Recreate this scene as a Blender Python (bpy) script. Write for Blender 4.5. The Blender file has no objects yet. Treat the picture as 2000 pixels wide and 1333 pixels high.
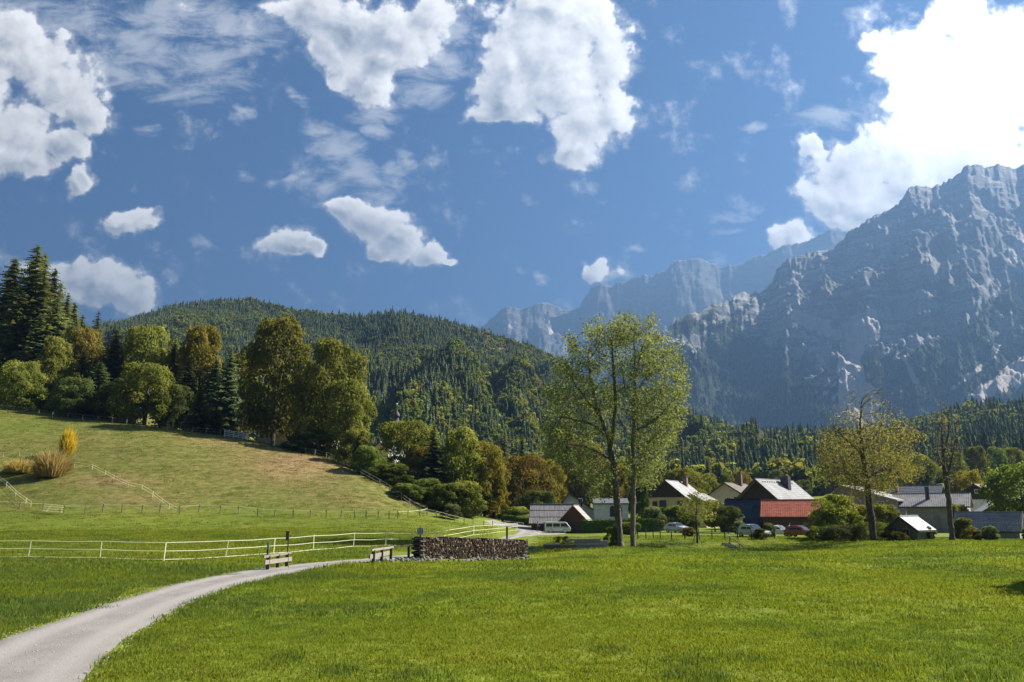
import bpy, bmesh, math, random
import numpy as np
from mathutils import Vector, Matrix, Euler
from mathutils.kdtree import KDTree

R = math.radians
sc = bpy.context.scene
COL = sc.collection
rnd = random.Random(7)

# ------------------------------------------------------------------ camera, world, sun, exposure
F = 1444.0                      # focal length measured in pixels of a 2000 pixel wide picture
PITCH = math.atan(333.5 / F)
CP, SP = math.cos(PITCH), math.sin(PITCH)
HC = 3.2
cam_d = bpy.data.cameras.new('camera')
cam_d.sensor_width = 36.0
cam_d.lens = 36.0 * F / 2000.0
cam_d.clip_start = 0.1
cam_d.clip_end = 60000
cam = bpy.data.objects.new('camera', cam_d)
COL.objects.link(cam)
cam.location = (0, 0, HC)
cam.rotation_euler = (math.pi / 2 + PITCH, 0, 0)
sc.camera = cam

SUN_AZ, SUN_EL = R(71), R(38)   # azimuth measured to the right of the view direction
sun_dir = Vector((math.sin(SUN_AZ) * math.cos(SUN_EL), math.cos(SUN_AZ) * math.cos(SUN_EL), math.sin(SUN_EL)))
sun_d = bpy.data.lights.new('sun', 'SUN')
sun_d.energy = 5.0
sun_d.angle = R(0.53)
sun_d.color = (1.0, 0.93, 0.82)
sun = bpy.data.objects.new('sun', sun_d)
COL.objects.link(sun)
sun.rotation_euler = sun_dir.to_track_quat('Z', 'Y').to_euler()

vs = sc.view_settings
vs.view_transform = 'Standard'
vs.look = 'None'
vs.exposure = 2.08
vs.gamma = 1.0
vs.use_curve_mapping = False
cy = sc.cycles
cy.max_bounces = 8
cy.diffuse_bounces = 5
cy.glossy_bounces = 2
cy.transmission_bounces = 4
cy.transparent_max_bounces = 6
cy.volume_bounces = 0
cy.use_denoising = True
cy.sample_clamp_indirect = 4.0

world = bpy.data.worlds.new('World')
sc.world = world
world.use_nodes = True
wt = world.node_tree
wt.nodes.clear()


class NT:
    """small helper to write node trees"""
    def __init__(self, tree):
        self.t = tree

    def n(self, kind, **kw):
        nd = self.t.nodes.new(kind)
        for k, v in kw.items():
            setattr(nd, k, v)
        return nd

    def put(self, sock, v):
        if isinstance(v, bpy.types.NodeSocket):
            self.t.links.new(v, sock)
        elif v is not None:
            if sock.type == 'RGBA' and hasattr(v, '__len__') and len(v) == 3:
                v = (*v, 1.0)
            sock.default_value = v

    def m(self, op, a, b=None, c=None, clamp=False):
        nd = self.n('ShaderNodeMath', operation=op, use_clamp=clamp)
        for i, v in enumerate((a, b, c)):
            self.put(nd.inputs[i], v)
        return nd.outputs[0]

    def v(self, op, a, b=None):
        nd = self.n('ShaderNodeVectorMath', operation=op)
        self.put(nd.inputs[0], a)
        if b is not None:
            self.put(nd.inputs[1], b)
        return nd.outputs['Value'] if op in ('DOT_PRODUCT', 'LENGTH') else nd.outputs[0]

    def ramp(self, x, lo, hi, a=0.0, b=1.0, smooth=True):
        nd = self.n('ShaderNodeMapRange', interpolation_type='SMOOTHSTEP' if smooth else 'LINEAR')
        for i, v in enumerate((x, lo, hi, a, b)):
            self.put(nd.inputs[i], v)
        return nd.outputs[0]

    def noise(self, vec, scale, detail=4, rough=0.55, lac=2.0, dist=0.0, col=False):
        nd = self.n('ShaderNodeTexNoise')
        self.put(nd.inputs['Vector'], vec)
        nd.inputs['Scale'].default_value = scale
        nd.inputs['Detail'].default_value = detail
        nd.inputs['Roughness'].default_value = rough
        nd.inputs['Lacunarity'].default_value = lac
        nd.inputs['Distortion'].default_value = dist
        return nd.outputs['Color'] if col else nd.outputs['Fac']

    def mix(self, f, a, b, blend='MIX'):
        nd = self.n('ShaderNodeMix', data_type='RGBA', blend_type=blend)
        self.put(nd.inputs[0], f)
        self.put(nd.inputs[6], a)
        self.put(nd.inputs[7], b)
        return nd.outputs[2]

    def map(self, vec, loc=(0, 0, 0), rot=(0, 0, 0), scale=(1, 1, 1), kind='POINT'):
        nd = self.n('ShaderNodeMapping', vector_type=kind)
        self.put(nd.inputs[0], vec)
        if kind != 'NORMAL':
            nd.inputs[1].default_value = loc
        nd.inputs[2].default_value = rot
        nd.inputs[3].default_value = scale
        return nd.outputs[0]


# clouds: centre x, y, radii, turn in degrees (measured on the sky in front of the viewer)
CUMULUS = [
    (1060, 105, 150, 120, 0), (1135, 55, 115, 90, 0), (1190, 90, 72, 80, 0), (985, 175, 85, 85, 0), (1075, 20, 115, 60, 0),
    (1000, 120, 75, 95, 0), (1150, 230, 105, 85, 0), (1125, 285, 80, 50, 0), (1205, 205, 52, 65, 0), (1110, 160, 110, 90, 0), (950, 215, 55, 45, 0), (1020, 215, 70, 50, 0),
    (55, 110, 130, 75, 10), (110, 160, 110, 75, 20), (25, 60, 80, 60, 0), (160, 205, 55, 45, 30), (45, 255, 100, 85, 0), (60, 310, 75, 45, 0), (110, 275, 55, 45, 0), (0, 300, 80, 60, 0),
    (690, 60, 150, 85, 20), (650, 90, 110, 60, 30), (780, 60, 105, 75, 0), (850, 25, 75, 65, 0), (730, 150, 75, 60, 0), (600, 20, 90, 60, 20), (760, 110, 90, 50, 0),
    (163, 344, 36, 32, 0), (252, 433, 60, 30, -8), (235, 440, 40, 20, 0), (565, 480, 66, 32, 14), (600, 495, 40, 20, 10),
    (190, 545, 115, 52, 6), (95, 530, 65, 34, 0), (250, 565, 80, 38, 8), (150, 575, 100, 34, 0),
    (728, 440, 98, 50, 20), (775, 470, 62, 38, 20), (690, 418, 60, 32, 10), (745, 488, 40, 22, 0), (845, 510, 46, 27, 12), (880, 522, 30, 13, 10),
    (1170, 535, 40, 20, 15), (1535, 468, 58, 32, 0), (1560, 475, 50, 26, 0),
    (1850, 200, 180, 150, 0), (1930, 90, 130, 75, 0), (1980, 170, 130, 160, 0), (1760, 280, 180, 85, -10), (1660, 330, 120, 85, 0), (1620, 390, 85, 60, 0),
    (1720, 395, 150, 65, 0), (1640, 430, 75, 36, 0), (1770, 110, 110, 60, -20), (1800, 150, 110, 90, 0), (1900, 310, 170, 90, 0), (1860, 25, 66, 50, 0), (1585, 300, 40, 28, 30),
    (1780, 350, 120, 70, 0), (1990, 330, 90, 70, 0), (1700, 85, 44, 22, -15), (1860, 60, 90, 60, 0),
    (-60, 180, 120, 120, 0), (2080, 240, 160, 200, 0)]
WISPS = [
    (280, 70, 240, 60, 15), (400, 120, 150, 60, 30), (240, 130, 180, 40, 10), (470, 50, 110, 70, 30), (150, 40, 190, 60, 0), (330, 160, 150, 40, 10), (300, 20, 200, 50, 0),
    (470, 228, 30, 15, 0), (478, 333, 26, 22, 0), (535, 352, 28, 18, 20), (397, 470, 40, 15, 8), (575, 345, 20, 12, 0), (580, 185, 22, 14, 20),
    (640, 265, 80, 36, 20), (620, 250, 50, 26, 0), (665, 300, 50, 40, 0), (690, 345, 95, 40, 15), (730, 375, 70, 45, 10), (650, 355, 50, 40, 20), (797, 300, 26, 24, 30), (740, 255, 40, 20, 10), (770, 350, 40, 50, 0),
    (830, 160, 60, 55, 0), (870, 110, 60, 40, 0), (740, 215, 80, 30, 0), (900, 60, 60, 40, -20),
    (1058, 545, 16, 10, 0), (1195, 545, 40, 16, 10), (1430, 432, 44, 20, 0), (1425, 458, 26, 10, 0), (1640, 215, 130, 32, -16), (1480, 255, 24, 14, 0),
    (1235, 120, 36, 20, 0), (1690, 200, 50, 20, 0), (1700, 25, 60, 20, 0), (1240, 490, 20, 12, 10), (290, 250, 40, 18, 0)]


def sky_uv(px, py):
    return ((px - 1000) / F, (666.5 - py) / F)


def cloud_group(wisps=True):
    g = bpy.data.node_groups.new('cloud_field', 'ShaderNodeTree')
    g.interface.new_socket('P', in_out='INPUT', socket_type='NodeSocketVector')
    g.interface.new_socket('Dense', in_out='OUTPUT', socket_type='NodeSocketFloat')
    g.interface.new_socket('Wisp', in_out='OUTPUT', socket_type='NodeSocketFloat')
    T = NT(g)
    gi = T.n('NodeGroupInput')
    go = T.n('NodeGroupOutput')
    p = gi.outputs[0]
    w1 = T.v('SUBTRACT', T.noise(p, 9.0, 4, 0.6, col=True), (0.5, 0.5, 0.5))
    sc1 = T.n('ShaderNodeVectorMath', operation='SCALE')
    T.put(sc1.inputs[0], w1)
    sc1.inputs[3].default_value = 0.085
    q = T.v('ADD', p, sc1.outputs[0])

    def field(src, lst):
        acc = None
        for (x, y, rx, ry, rot) in lst:
            u, v = sky_uv(x, y)
            mp = T.map(src, (u, v, 0), (0, 0, R(-rot)), (rx * 1.16 / F, ry * 1.16 / F, 1), 'TEXTURE')
            gr = T.n('ShaderNodeTexGradient', gradient_type='SPHERICAL')
            T.put(gr.inputs[0], mp)
            acc = gr.outputs['Fac'] if acc is None else T.m('MAXIMUM', acc, gr.outputs['Fac'])
        return acc
    qf = T.n('ShaderNodeVectorMath', operation='MULTIPLY')
    T.put(qf.inputs[0], q)
    qf.inputs[1].default_value = (1, 1, 0)
    e1 = field(qf.outputs[0], CUMULUS)
    n1 = T.noise(p, 15.0, 8, 0.66)
    d = T.m('ADD', T.m('MULTIPLY', e1, 1.55), T.m('MULTIPLY', T.m('SUBTRACT', n1, 0.5), T.m('MULTIPLY_ADD', e1, -0.9, 2.35)))
    pf = None
    for (scl, amp) in ((17.0, 0.34), (41.0, 0.20), (95.0, 0.10)):      # cauliflower billows
        vo = T.n('ShaderNodeTexVoronoi', feature='F1')
        T.put(vo.inputs['Vector'], q)
        vo.inputs['Scale'].default_value = scl
        b = T.m('MULTIPLY', T.m('SUBTRACT', 0.42, vo.outputs['Distance']), amp * 1.6)
        pf = b if pf is None else T.m('ADD', pf, b)
    d = T.m('ADD', d, T.m('MULTIPLY', pf, T.ramp(e1, 0.0, 0.12)))
    T.put(go.inputs[0], d)
    if not wisps:
        return g
    e2 = field(qf.outputs[0], WISPS)
    st = T.map(p, (0, 0, 0), (0, 0, R(24)), (1.0, 2.6, 1.0))
    n2 = T.noise(st, 13.0, 8, 0.68, dist=0.5)
    w = T.m('ADD', T.m('MULTIPLY', e2, 0.62), T.m('MULTIPLY', T.m('SUBTRACT', n2, 0.50), 2.4))
    w = T.m('MULTIPLY', w, T.ramp(e2, 0.0, 0.25))
    T.put(go.inputs[1], w)
    return g


def build_world():
    T = NT(wt)
    out = T.n('ShaderNodeOutputWorld')
    bg = T.n('ShaderNodeBackground')
    tc = T.n('ShaderNodeTexCoord')
    d = tc.outputs['Generated']
    sky = T.n('ShaderNodeTexSky', sky_type='NISHITA')
    sky.sun_disc = False
    sky.sun_elevation = SUN_EL
    sky.sun_rotation = SUN_AZ
    sky.altitude = 900
    sky.air_density = 1.0
    sky.dust_density = 1.6
    sky.ozone_density = 3.0
    a = T.v('DOT_PRODUCT', d, (1, 0, 0))
    b = T.v('DOT_PRODUCT', d, (0, -SP, CP))
    c = T.m('MAXIMUM', T.v('DOT_PRODUCT', d, (0, CP, SP)), 0.06)
    u, v = T.m('DIVIDE', a, c), T.m('DIVIDE', b, c)
    cb = T.n('ShaderNodeCombineXYZ')
    T.put(cb.inputs[0], u)
    T.put(cb.inputs[1], v)
    p = cb.outputs[0]
    grp = cloud_group()
    g1 = T.n('ShaderNodeGroup', node_tree=grp)
    T.put(g1.inputs[0], p)
    g2 = T.n('ShaderNodeGroup', node_tree=cloud_group(False))
    T.put(g2.inputs[0], T.v('ADD', p, (0.012, 0.010, 0)))
    # unseen rest of the sky: scattered clouds, made denser for more ambient light
    fr = T.m('MAXIMUM', T.ramp(T.m('ABSOLUTE', u), 0.72, 0.95), T.ramp(T.m('ABSOLUTE', v), 0.5, 0.7))
    fr = T.m('MAXIMUM', fr, T.ramp(T.v('DOT_PRODUCT', d, (0, CP, SP)), 0.6, 0.3))
    ds = T.map(d, scale=(1, 1, 2.0))
    far = T.m('MULTIPLY', T.m('ADD', T.m('SUBTRACT', T.noise(ds, 2.6, 7, 0.55), 0.48), 0.0), 2.6)
    far = T.m('MULTIPLY', far, fr)
    den = T.m('MAXIMUM', g1.outputs[0], T.m('ADD', far, 0.0))
    mask = T.ramp(den, 0.26, 0.60)
    soft = T.m('MULTIPLY', T.ramp(den, 0.08, 0.50), 0.35)
    mask = T.m('MAXIMUM', mask, soft)
    wm = T.m('MULTIPLY', T.ramp(g1.outputs[1], 0.02, 0.80), 0.72)
    # brightness of the cloud: bright rims towards the sun, greyer thick middles
    thick = T.ramp(den, 0.55, 1.35)
    slope = T.m('SUBTRACT', g1.outputs[0], g2.outputs[0])
    lit = T.m('MULTIPLY_ADD', slope, 0.95, 0.5, clamp=True)
    low = T.noise(p, 5.5, 4, 0.55)
    shade = T.m('MULTIPLY', T.m('MULTIPLY', thick, T.ramp(low, 0.38, 0.60)), 0.44)
    bright = T.m('SUBTRACT', T.m('MULTIPLY_ADD', lit, 0.62, 0.62), shade)
    sd = T.v('DOT_PRODUCT', d, tuple(sun_dir))
    glow = T.m('ADD', T.ramp(sd, 0.45, 1.0, 0.0, 0.35), T.ramp(sd, 0.74, 1.0, 0.0, 3.0))
    bright = T.m('ADD', bright, glow)
    ccol = T.mix(T.ramp(bright, 0.45, 0.95), (0.86, 0.89, 0.95), (1.0, 0.98, 0.95))
    lum = T.n('ShaderNodeVectorMath', operation='SCALE')
    T.put(lum.inputs[0], ccol)
    T.put(lum.inputs[3], T.m('MULTIPLY', bright, CLOUD_GAIN))
    wsp = T.n('ShaderNodeVectorMath', operation='SCALE')
    wsp.inputs[0].default_value = (0.93, 0.96, 1.0)
    wsp.inputs[3].default_value = 0.72 * CLOUD_GAIN
    skyc = T.mix(1.0, sky.outputs[0], SKY_TINT, 'MULTIPLY')
    c1 = T.mix(wm, skyc, wsp.outputs[0])
    c2 = T.mix(mask, c1, lum.outputs[0])
    T.put(bg.inputs[0], c2)
    bg.inputs[1].default_value = SKY_STRENGTH
    T.put(out.inputs[0], bg.outputs[0])


SKY_STRENGTH = 0.06
CLOUD_GAIN = 5.3
SKY_TINT = (0.128, 0.262, 0.405)
build_world()


# ------------------------------------------------------------------ helpers
def tag(o, label=None, cat=None, group=None, kind=None):
    if label:
        o['label'] = label
    if cat:
        o['category'] = cat
    if group:
        o['group'] = group
    if kind:
        o['kind'] = kind
    return o


def empty(name, loc, rz=0.0, label=None, cat=None, group=None):
    o = bpy.data.objects.new(name, None)
    o.empty_display_size = 0.3
    COL.objects.link(o)
    o.location = loc
    o.rotation_euler = (0, 0, rz)
    return tag(o, label, cat, group)


def link(name, me, mat=None, parent=None):
    o = bpy.data.objects.new(name, me)
    COL.objects.link(o)
    if mat is not None and not me.materials:
        me.materials.append(mat)
    if parent is not None:
        o.parent = parent
    return o


def mesh_np(name, V, Fc, smooth=False, col=None):
    """mesh from arrays; Fc is (n,3) or (n,4)"""
    V = np.asarray(V, np.float32)
    Fc = np.asarray(Fc, np.int32)
    me = bpy.data.meshes.new(name)
    me.vertices.add(len(V))
    me.vertices.foreach_set('co', V.ravel())
    k = Fc.shape[1]
    me.loops.add(Fc.size)
    me.loops.foreach_set('vertex_index', Fc.ravel())
    me.polygons.add(len(Fc))
    me.polygons.foreach_set('loop_start', np.arange(0, Fc.size, k, dtype=np.int32))
    me.polygons.foreach_set('loop_total', np.full(len(Fc), k, np.int32))
    if smooth:
        me.polygons.foreach_set('use_smooth', np.ones(len(Fc), bool))
    if col is not None:
        at = me.color_attributes.new('col', 'FLOAT_COLOR', 'POINT')
        c4 = np.ones((len(V), 4), np.float32)
        c4[:, :col.shape[1]] = col
        at.data.foreach_set('color', c4.ravel())
    me.update()
    me.validate()
    return me


class MB:
    """collects simple solids into one mesh"""
    def __init__(self):
        self.v, self.f = [], []

    def add(self, vs_, fs_, M=None):
        o = len(self.v)
        for p in vs_:
            p = Vector(p)
            self.v.append(tuple(M @ p) if M is not None else tuple(p))
        self.f += [tuple(i + o for i in f) for f in fs_]
        return self

    def box(self, c, s, M=None, rot=None):
        x, y, z = (k / 2 for k in s)
        P = [(-x, -y, -z), (x, -y, -z), (x, y, -z), (-x, y, -z), (-x, -y, z), (x, -y, z), (x, y, z), (-x, y, z)]
        T = Matrix.Translation(c)
        if rot:
            T = T @ Euler(rot).to_matrix().to_4x4()
        if M is not None:
            T = M @ T
        return self.add(P, [(0, 3, 2, 1), (4, 5, 6, 7), (0, 1, 5, 4), (1, 2, 6, 5), (2, 3, 7, 6), (3, 0, 4, 7)], T)

    def bar(self, a, b, w, h=None, up=(0, 0, 1)):
        """box beam from a to b"""
        a, b = Vector(a), Vector(b)
        h = h or w
        d = (b - a)
        L = d.length
        if L < 1e-6:
            return self
        d.normalize()
        s = d.cross(Vector(up))
        if s.length < 1e-4:
            s = d.cross(Vector((1, 0, 0)))
        s.normalize()
        u = s.cross(d)
        P = []
        for q in (a, b):
            for (i, j) in ((-1, -1), (1, -1), (1, 1), (-1, 1)):
                P.append(q + s * (i * w / 2) + u * (j * h / 2))
        return self.add(P, [(0, 3, 2, 1), (4, 5, 6, 7), (0, 1, 5, 4), (1, 2, 6, 5), (2, 3, 7, 6), (3, 0, 4, 7)])

    def tube(self, pts, radii, n=6, cap=True):
        pts = [Vector(p) for p in pts]
        if not hasattr(radii, '__len__'):
            radii = [radii] * len(pts)
        o = len(self.v)
        ref = Vector((0.31, 0.17, 0.93))
        for i, p in enumerate(pts):
            d = (pts[min(i + 1, len(pts) - 1)] - pts[max(i - 1, 0)]).normalized()
            s = d.cross(ref)
            if s.length < 0.05:
                s = d.cross(Vector((1, 0, 0)))
            s.normalize()
            u = s.cross(d)
            for k in range(n):
                a = 2 * math.pi * k / n
                self.v.append(tuple(p + (s * math.cos(a) + u * math.sin(a)) * radii[i]))
        for i in range(len(pts) - 1):
            for k in range(n):
                k2 = (k + 1) % n
                self.f.append((o + i * n + k, o + i * n + k2, o + (i + 1) * n + k2, o + (i + 1) * n + k))
        if cap:
            self.f.append(tuple(o + k for k in reversed(range(n))))
            self.f.append(tuple(o + (len(pts) - 1) * n + k for k in range(n)))
        return self

    def lathe(self, prof, n=12, c=(0, 0, 0)):
        o = len(self.v)
        for (r, z) in prof:
            for k in range(n):
                a = 2 * math.pi * k / n
                self.v.append((c[0] + r * math.cos(a), c[1] + r * math.sin(a), c[2] + z))
        for i in range(len(prof) - 1):
            for k in range(n):
                k2 = (k + 1) % n
                self.f.append((o + i * n + k, o + i * n + k2, o + (i + 1) * n + k2, o + (i + 1) * n + k))
        self.f.append(tuple(o + k for k in reversed(range(n))))
        self.f.append(tuple(o + (len(prof) - 1) * n + k for k in range(n)))
        return self

    def slab(self, quad, t):
        """thick panel under the given corner loop (any convex polygon), thickness t against its normal"""
        q = [Vector(p) for p in quad]
        nrm = (q[1] - q[0]).cross(q[2] - q[0]).normalized()
        low = [p - nrm * t for p in q]
        n = len(q)
        fs_ = [tuple(range(n)), tuple(reversed(range(n, 2 * n)))]
        for i in range(n):
            j = (i + 1) % n
            fs_.append((j, i, n + i, n + j))
        return self.add(q + low, fs_)

    def mesh(self, name, smooth=False):
        me = bpy.data.meshes.new(name)
        me.from_pydata(self.v, [], self.f)
        if smooth:
            me.polygons.foreach_set('use_smooth', [True] * len(me.polygons))
        me.update()
        return me

    def build(self, name, mat=None, parent=None, smooth=False):
        return link(name, self.mesh(name, smooth), mat, parent)


# numpy value noise
def _hash(ix, iy, s):
    with np.errstate(over='ignore'):
        n = ix.astype(np.uint32) * np.uint32(374761393) + iy.astype(np.uint32) * np.uint32(668265263) + np.uint32((s * 974711 + 12345) & 0xffffffff)
        n = (n ^ (n >> np.uint32(13))) * np.uint32(1274126177)
        n = (n ^ (n >> np.uint32(15))) * np.uint32(2246822519)
        n = n ^ (n >> np.uint32(16))
    return n.astype(np.float64) / 4294967295.0


def vnoise(x, y, s=0):
    x, y = np.asarray(x, float), np.asarray(y, float)
    ix, iy = np.floor(x).astype(np.int64), np.floor(y).astype(np.int64)
    fx, fy = x - ix, y - iy
    fx, fy = fx * fx * fx * (fx * (fx * 6 - 15) + 10), fy * fy * fy * (fy * (fy * 6 - 15) + 10)
    a, b = _hash(ix, iy, s), _hash(ix + 1, iy, s)
    c, d = _hash(ix, iy + 1, s), _hash(ix + 1, iy + 1, s)
    return (a + (b - a) * fx) * (1 - fy) + (c + (d - c) * fx) * fy


def fbm(x, y, octv=5, s=0, gain=0.5, lac=2.03):
    t, a, n = 0, 1.0, 0
    for i in range(octv):
        t = t + a * (vnoise(x * lac ** i, y * lac ** i, s + i * 17) - 0.5)
        n += a
        a *= gain
    return t / n * 2


def ridged(x, y, octv=5, s=0, gain=0.55, lac=2.07):
    t, a, n = 0, 1.0, 0
    for i in range(octv):
        t = t + a * (1 - np.abs(2 * vnoise(x * lac ** i, y * lac ** i, s + i * 31) - 1))
        n += a
        a *= gain
    return t / n


def sstep(x, a, b):
    t = np.clip((x - a) / (b - a), 0, 1)
    return t * t * (3 - 2 * t)


# a pixel of the photograph as a direction: s = X/Y, e = (Z - camera height)/Y
def pix(px, py):
    px, py = np.asarray(px, float), np.asarray(py, float)
    xn, yn = (px - 1000) / F, (666.5 - py) / F
    den = CP - yn * SP
    return xn / den, (SP + yn * CP) / den


def at(px, py, Y):
    s, e = pix(px, py)
    return Vector((float(s) * Y, Y, HC + float(e) * Y))


def proj(X, Y, Z):
    f = Y * CP + (Z - HC) * SP
    u = (Z - HC) * CP - Y * SP
    f = np.where(f < 0.01, 0.01, f)
    return 1000 + F * X / f, 666.5 - F * u / f


# ------------------------------------------------------------------ terrain
CTRL = [
    (200, 1333, 14), (1000, 1333, 14), (1900, 1333, 14), (200, 1200, 23.1), (1000, 1200, 23.1), (1900, 1200, 23.1), (1500, 1200, 23.1),
    (600, 1110, 42), (1000, 1110, 42), (1400, 1110, 42), (1900, 1100, 46), (-200, 1200, 23), (-600, 1100, 40), (2300, 1200, 23), (2600, 1100, 42),
    (700, 1103, 46), (1000, 1093, 66), (1300, 1078, 78), (1550, 1076, 78), (1750, 1064, 72), (2000, 1060, 74), (2300, 1060, 76),
    (1300, 1056, 86), (1500, 1055, 87), (1212, 1069, 70), (1240, 1072, 68), (1770, 1055, 82), (1950, 1056, 85), (1120, 1072, 76),
    (1088, 1042, 131), (1050, 1042, 124), (1320, 1041, 116), (1560, 1050, 100), (1536, 1046, 108), (1450, 1046, 104), (1200, 1042, 120),
    (1300, 1030, 150), (1600, 1030, 160), (1900, 1033, 140), (1400, 1025, 180), (2200, 1030, 150), (2600, 1020, 160),
    (0, 1200, 23), (0, 1094, 50.5), (200, 1095, 50), (440, 1093, 51), (690, 1074, 62), (806, 1072, 66), (900, 1062, 80), (1000, 1045, 110), (-400, 1094, 52),
    (300, 1120, 39), (540, 1113, 42),
    (0, 1040, 85), (400, 1040, 88), (800, 1035, 100), (0, 1000, 118), (350, 1002, 118), (500, 1012, 118), (700, 1016, 118), (820, 1020, 116), (960, 1030, 125), (-400, 1010, 110),
    (100, 960, 126), (100, 900, 142), (100, 845, 160), (300, 935, 133), (300, 880, 150), (300, 852, 162), (500, 935, 138), (500, 890, 155), (600, 965, 132), (650, 928, 148),
    (750, 990, 127), (720, 945, 142),
    (0, 806, 178), (100, 820, 176), (230, 832, 174), (330, 843, 172), (430, 853, 172), (510, 868, 170), (560, 880, 168), (640, 896, 160), (700, 930, 150), (760, 967, 140), (820, 1008, 128),
    (0, 790, 205), (230, 825, 205), (480, 862, 195), (640, 905, 200), (760, 975, 190), (900, 1007, 165), (1000, 1012, 170), (-400, 760, 190),
    (0, 740, 250), (250, 800, 250), (500, 880, 250), (750, 975, 250), (-400, 690, 250), (0, 690, 320), (300, 800, 320),
    (1000, 992, 250), (1500, 986, 250), (1860, 950, 270), (2000, 940, 300), (1950, 930, 330), (1700, 965, 330), (2400, 930, 270), (1100, 985, 330), (700, 970, 330)]


def build_tps():
    P, Z = [], []
    for (px, py, D) in CTRL:
        q = at(px, py, D)
        P.append((q.x / 100, q.y / 100))
        Z.append(q.z)
    for (x, y, z) in [(0, 0, 0.9), (-15, 3, 0.4), (15, 3, 0.5), (-40, 0, 0), (40, 0, 0.2), (0, -40, 1), (-10, 9, 0.0), (10, 9, 0.05), (0, 9, 0.15)]:
        P.append((x / 100, y / 100))
        Z.append(z)
    P, Z = np.array(P), np.array(Z)
    n = len(P)
    r = np.linalg.norm(P[:, None] - P[None], axis=2)
    K = r ** 2 * np.log(r + 1e-9) + np.eye(n) * 2e-4
    Q = np.c_[np.ones(n), P]
    A = np.block([[K, Q], [Q.T, np.zeros((3, 3))]])
    w = np.linalg.solve(A, np.r_[Z, 0, 0, 0])
    return P, w


TP, TW = build_tps()


def ground_z(X, Y):
    X, Y = np.asarray(X, float), np.asarray(Y, float)
    sh = X.shape
    x, y = X.ravel() / 100, Y.ravel() / 100
    z = np.zeros(len(x))
    xc, yc = np.clip(x, -3.4, 3.4), np.clip(y, -0.6, 3.9)
    for i in range(0, len(x), 20000):
        s = slice(i, i + 20000)
        d2 = (xc[s, None] - TP[None, :, 0]) ** 2 + (yc[s, None] - TP[None, :, 1]) ** 2
        z[s] = (0.5 * d2 * np.log(d2 + 1e-12)) @ TW[:-3] + TW[-3] + TW[-2] * xc[s] + TW[-1] * yc[s]
    far = np.clip(0.035 * (y * 100 - 100), 0, 30)
    k = sstep(y, 3.3, 3.9)
    k = np.maximum(k, sstep(np.abs(x), 2.2 + 0.35 * np.maximum(y, 0), 3.4 + 0.5 * np.maximum(y, 0)))
    k = np.maximum(k, sstep(-y, 0.3, 0.6))
    z = z * (1 - k) + far * k
    z = z + 0.05 * fbm(x * 22, y * 22, 3, 5) + 0.25 * fbm(x * 5, y * 5, 3, 9) * sstep(y, 0.9, 1.5)
    return z.reshape(sh)


def gz(x, y):
    return float(ground_z(np.array([x]), np.array([y]))[0])


_YS = np.geomspace(6, 420, 2500)


def hit(px, py, ymin=6.0):
    """where the line of sight through a pixel first meets the ground"""
    s, e = pix(px, py)
    ys = _YS[_YS >= ymin]
    g = ground_z(s * ys, ys) - (HC + e * ys)
    k = np.argmax(g > 0)
    if g[k] <= 0:                      # just over a crest: take the crest itself
        gg = np.where((ys > 60) & (ys < 260), g, -1e9)
        k = int(np.argmax(gg))
        return Vector((float(s) * float(ys[k]), float(ys[k]), gz(float(s) * float(ys[k]), float(ys[k]))))
    y = float(ys[k])
    if k > 0:
        t = g[k - 1] / (g[k - 1] - g[k] + 1e-12)
        y = float(ys[k - 1] + (ys[k] - ys[k - 1]) * t)
    x = float(s) * y
    return Vector((x, y, gz(x, y)))


# ------------------------------------------------------------------ materials
def new_mat(name):
    m = bpy.data.materials.new(name)
    m.use_nodes = True
    m.node_tree.nodes.clear()
    T = NT(m.node_tree)
    T.out = T.n('ShaderNodeOutputMaterial')
    return m, T


def principled(T, col, rough=0.8, metal=0.0, bump=None, spec=0.3, bump_d=0.02):
    p = T.n('ShaderNodeBsdfPrincipled')
    T.put(p.inputs['Base Color'], col)
    T.put(p.inputs['Roughness'], rough)
    p.inputs['Metallic'].default_value = metal
    p.inputs['Specular IOR Level'].default_value = spec
    if bump is not None:
        b = T.n('ShaderNodeBump')
        b.inputs['Strength'].default_value = 1.0
        b.inputs['Distance'].default_value = bump_d
        T.put(b.inputs['Height'], bump)
        T.put(p.inputs['Normal'], b.outputs[0])
    return p


def surf(name, c1, c2, scale=3.0, rough=0.8, stretch=(1, 1, 1), metal=0.0, spec=0.3, bump=0.01, detail=5, lo=0.35, hi=0.65, c3=None):
    """weathered two-tone surface in object coordinates"""
    m, T = new_mat(name)
    tc = T.n('ShaderNodeTexCoord')
    v = T.map(tc.outputs['Object'], scale=stretch)
    n = T.noise(v, scale, detail, 0.6)
    col = T.mix(T.ramp(n, lo, hi), c1, c2)
    if c3 is not None:
        col = T.mix(T.m('MULTIPLY', T.ramp(T.noise(v, scale * 0.31, 3), 0.5, 0.72), 0.7), col, c3)
    oi = T.n('ShaderNodeObjectInfo')
    hv = T.n('ShaderNodeHueSaturation')
    T.put(hv.inputs['Value'], T.ramp(oi.outputs['Random'], 0, 1, 0.86, 1.12, False))
    T.put(hv.inputs['Color'], col)
    p = principled(T, hv.outputs[0], rough, metal, n if bump else None, spec, bump)
    T.put(T.out.inputs[0], p.outputs[0])
    return m


def plain(name, c, rough=0.5, metal=0.0, spec=0.4):
    m, T = new_mat(name)
    tc = T.n('ShaderNodeTexCoord')
    n = T.noise(tc.outputs['Object'], 6, 3)
    col = T.mix(T.ramp(n, 0.3, 0.7), tuple(k * 0.88 for k in c), tuple(min(1, k * 1.08) for k in c))
    T.put(T.out.inputs[0], principled(T, col, rough, metal, None, spec).outputs[0])
    return m


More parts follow.
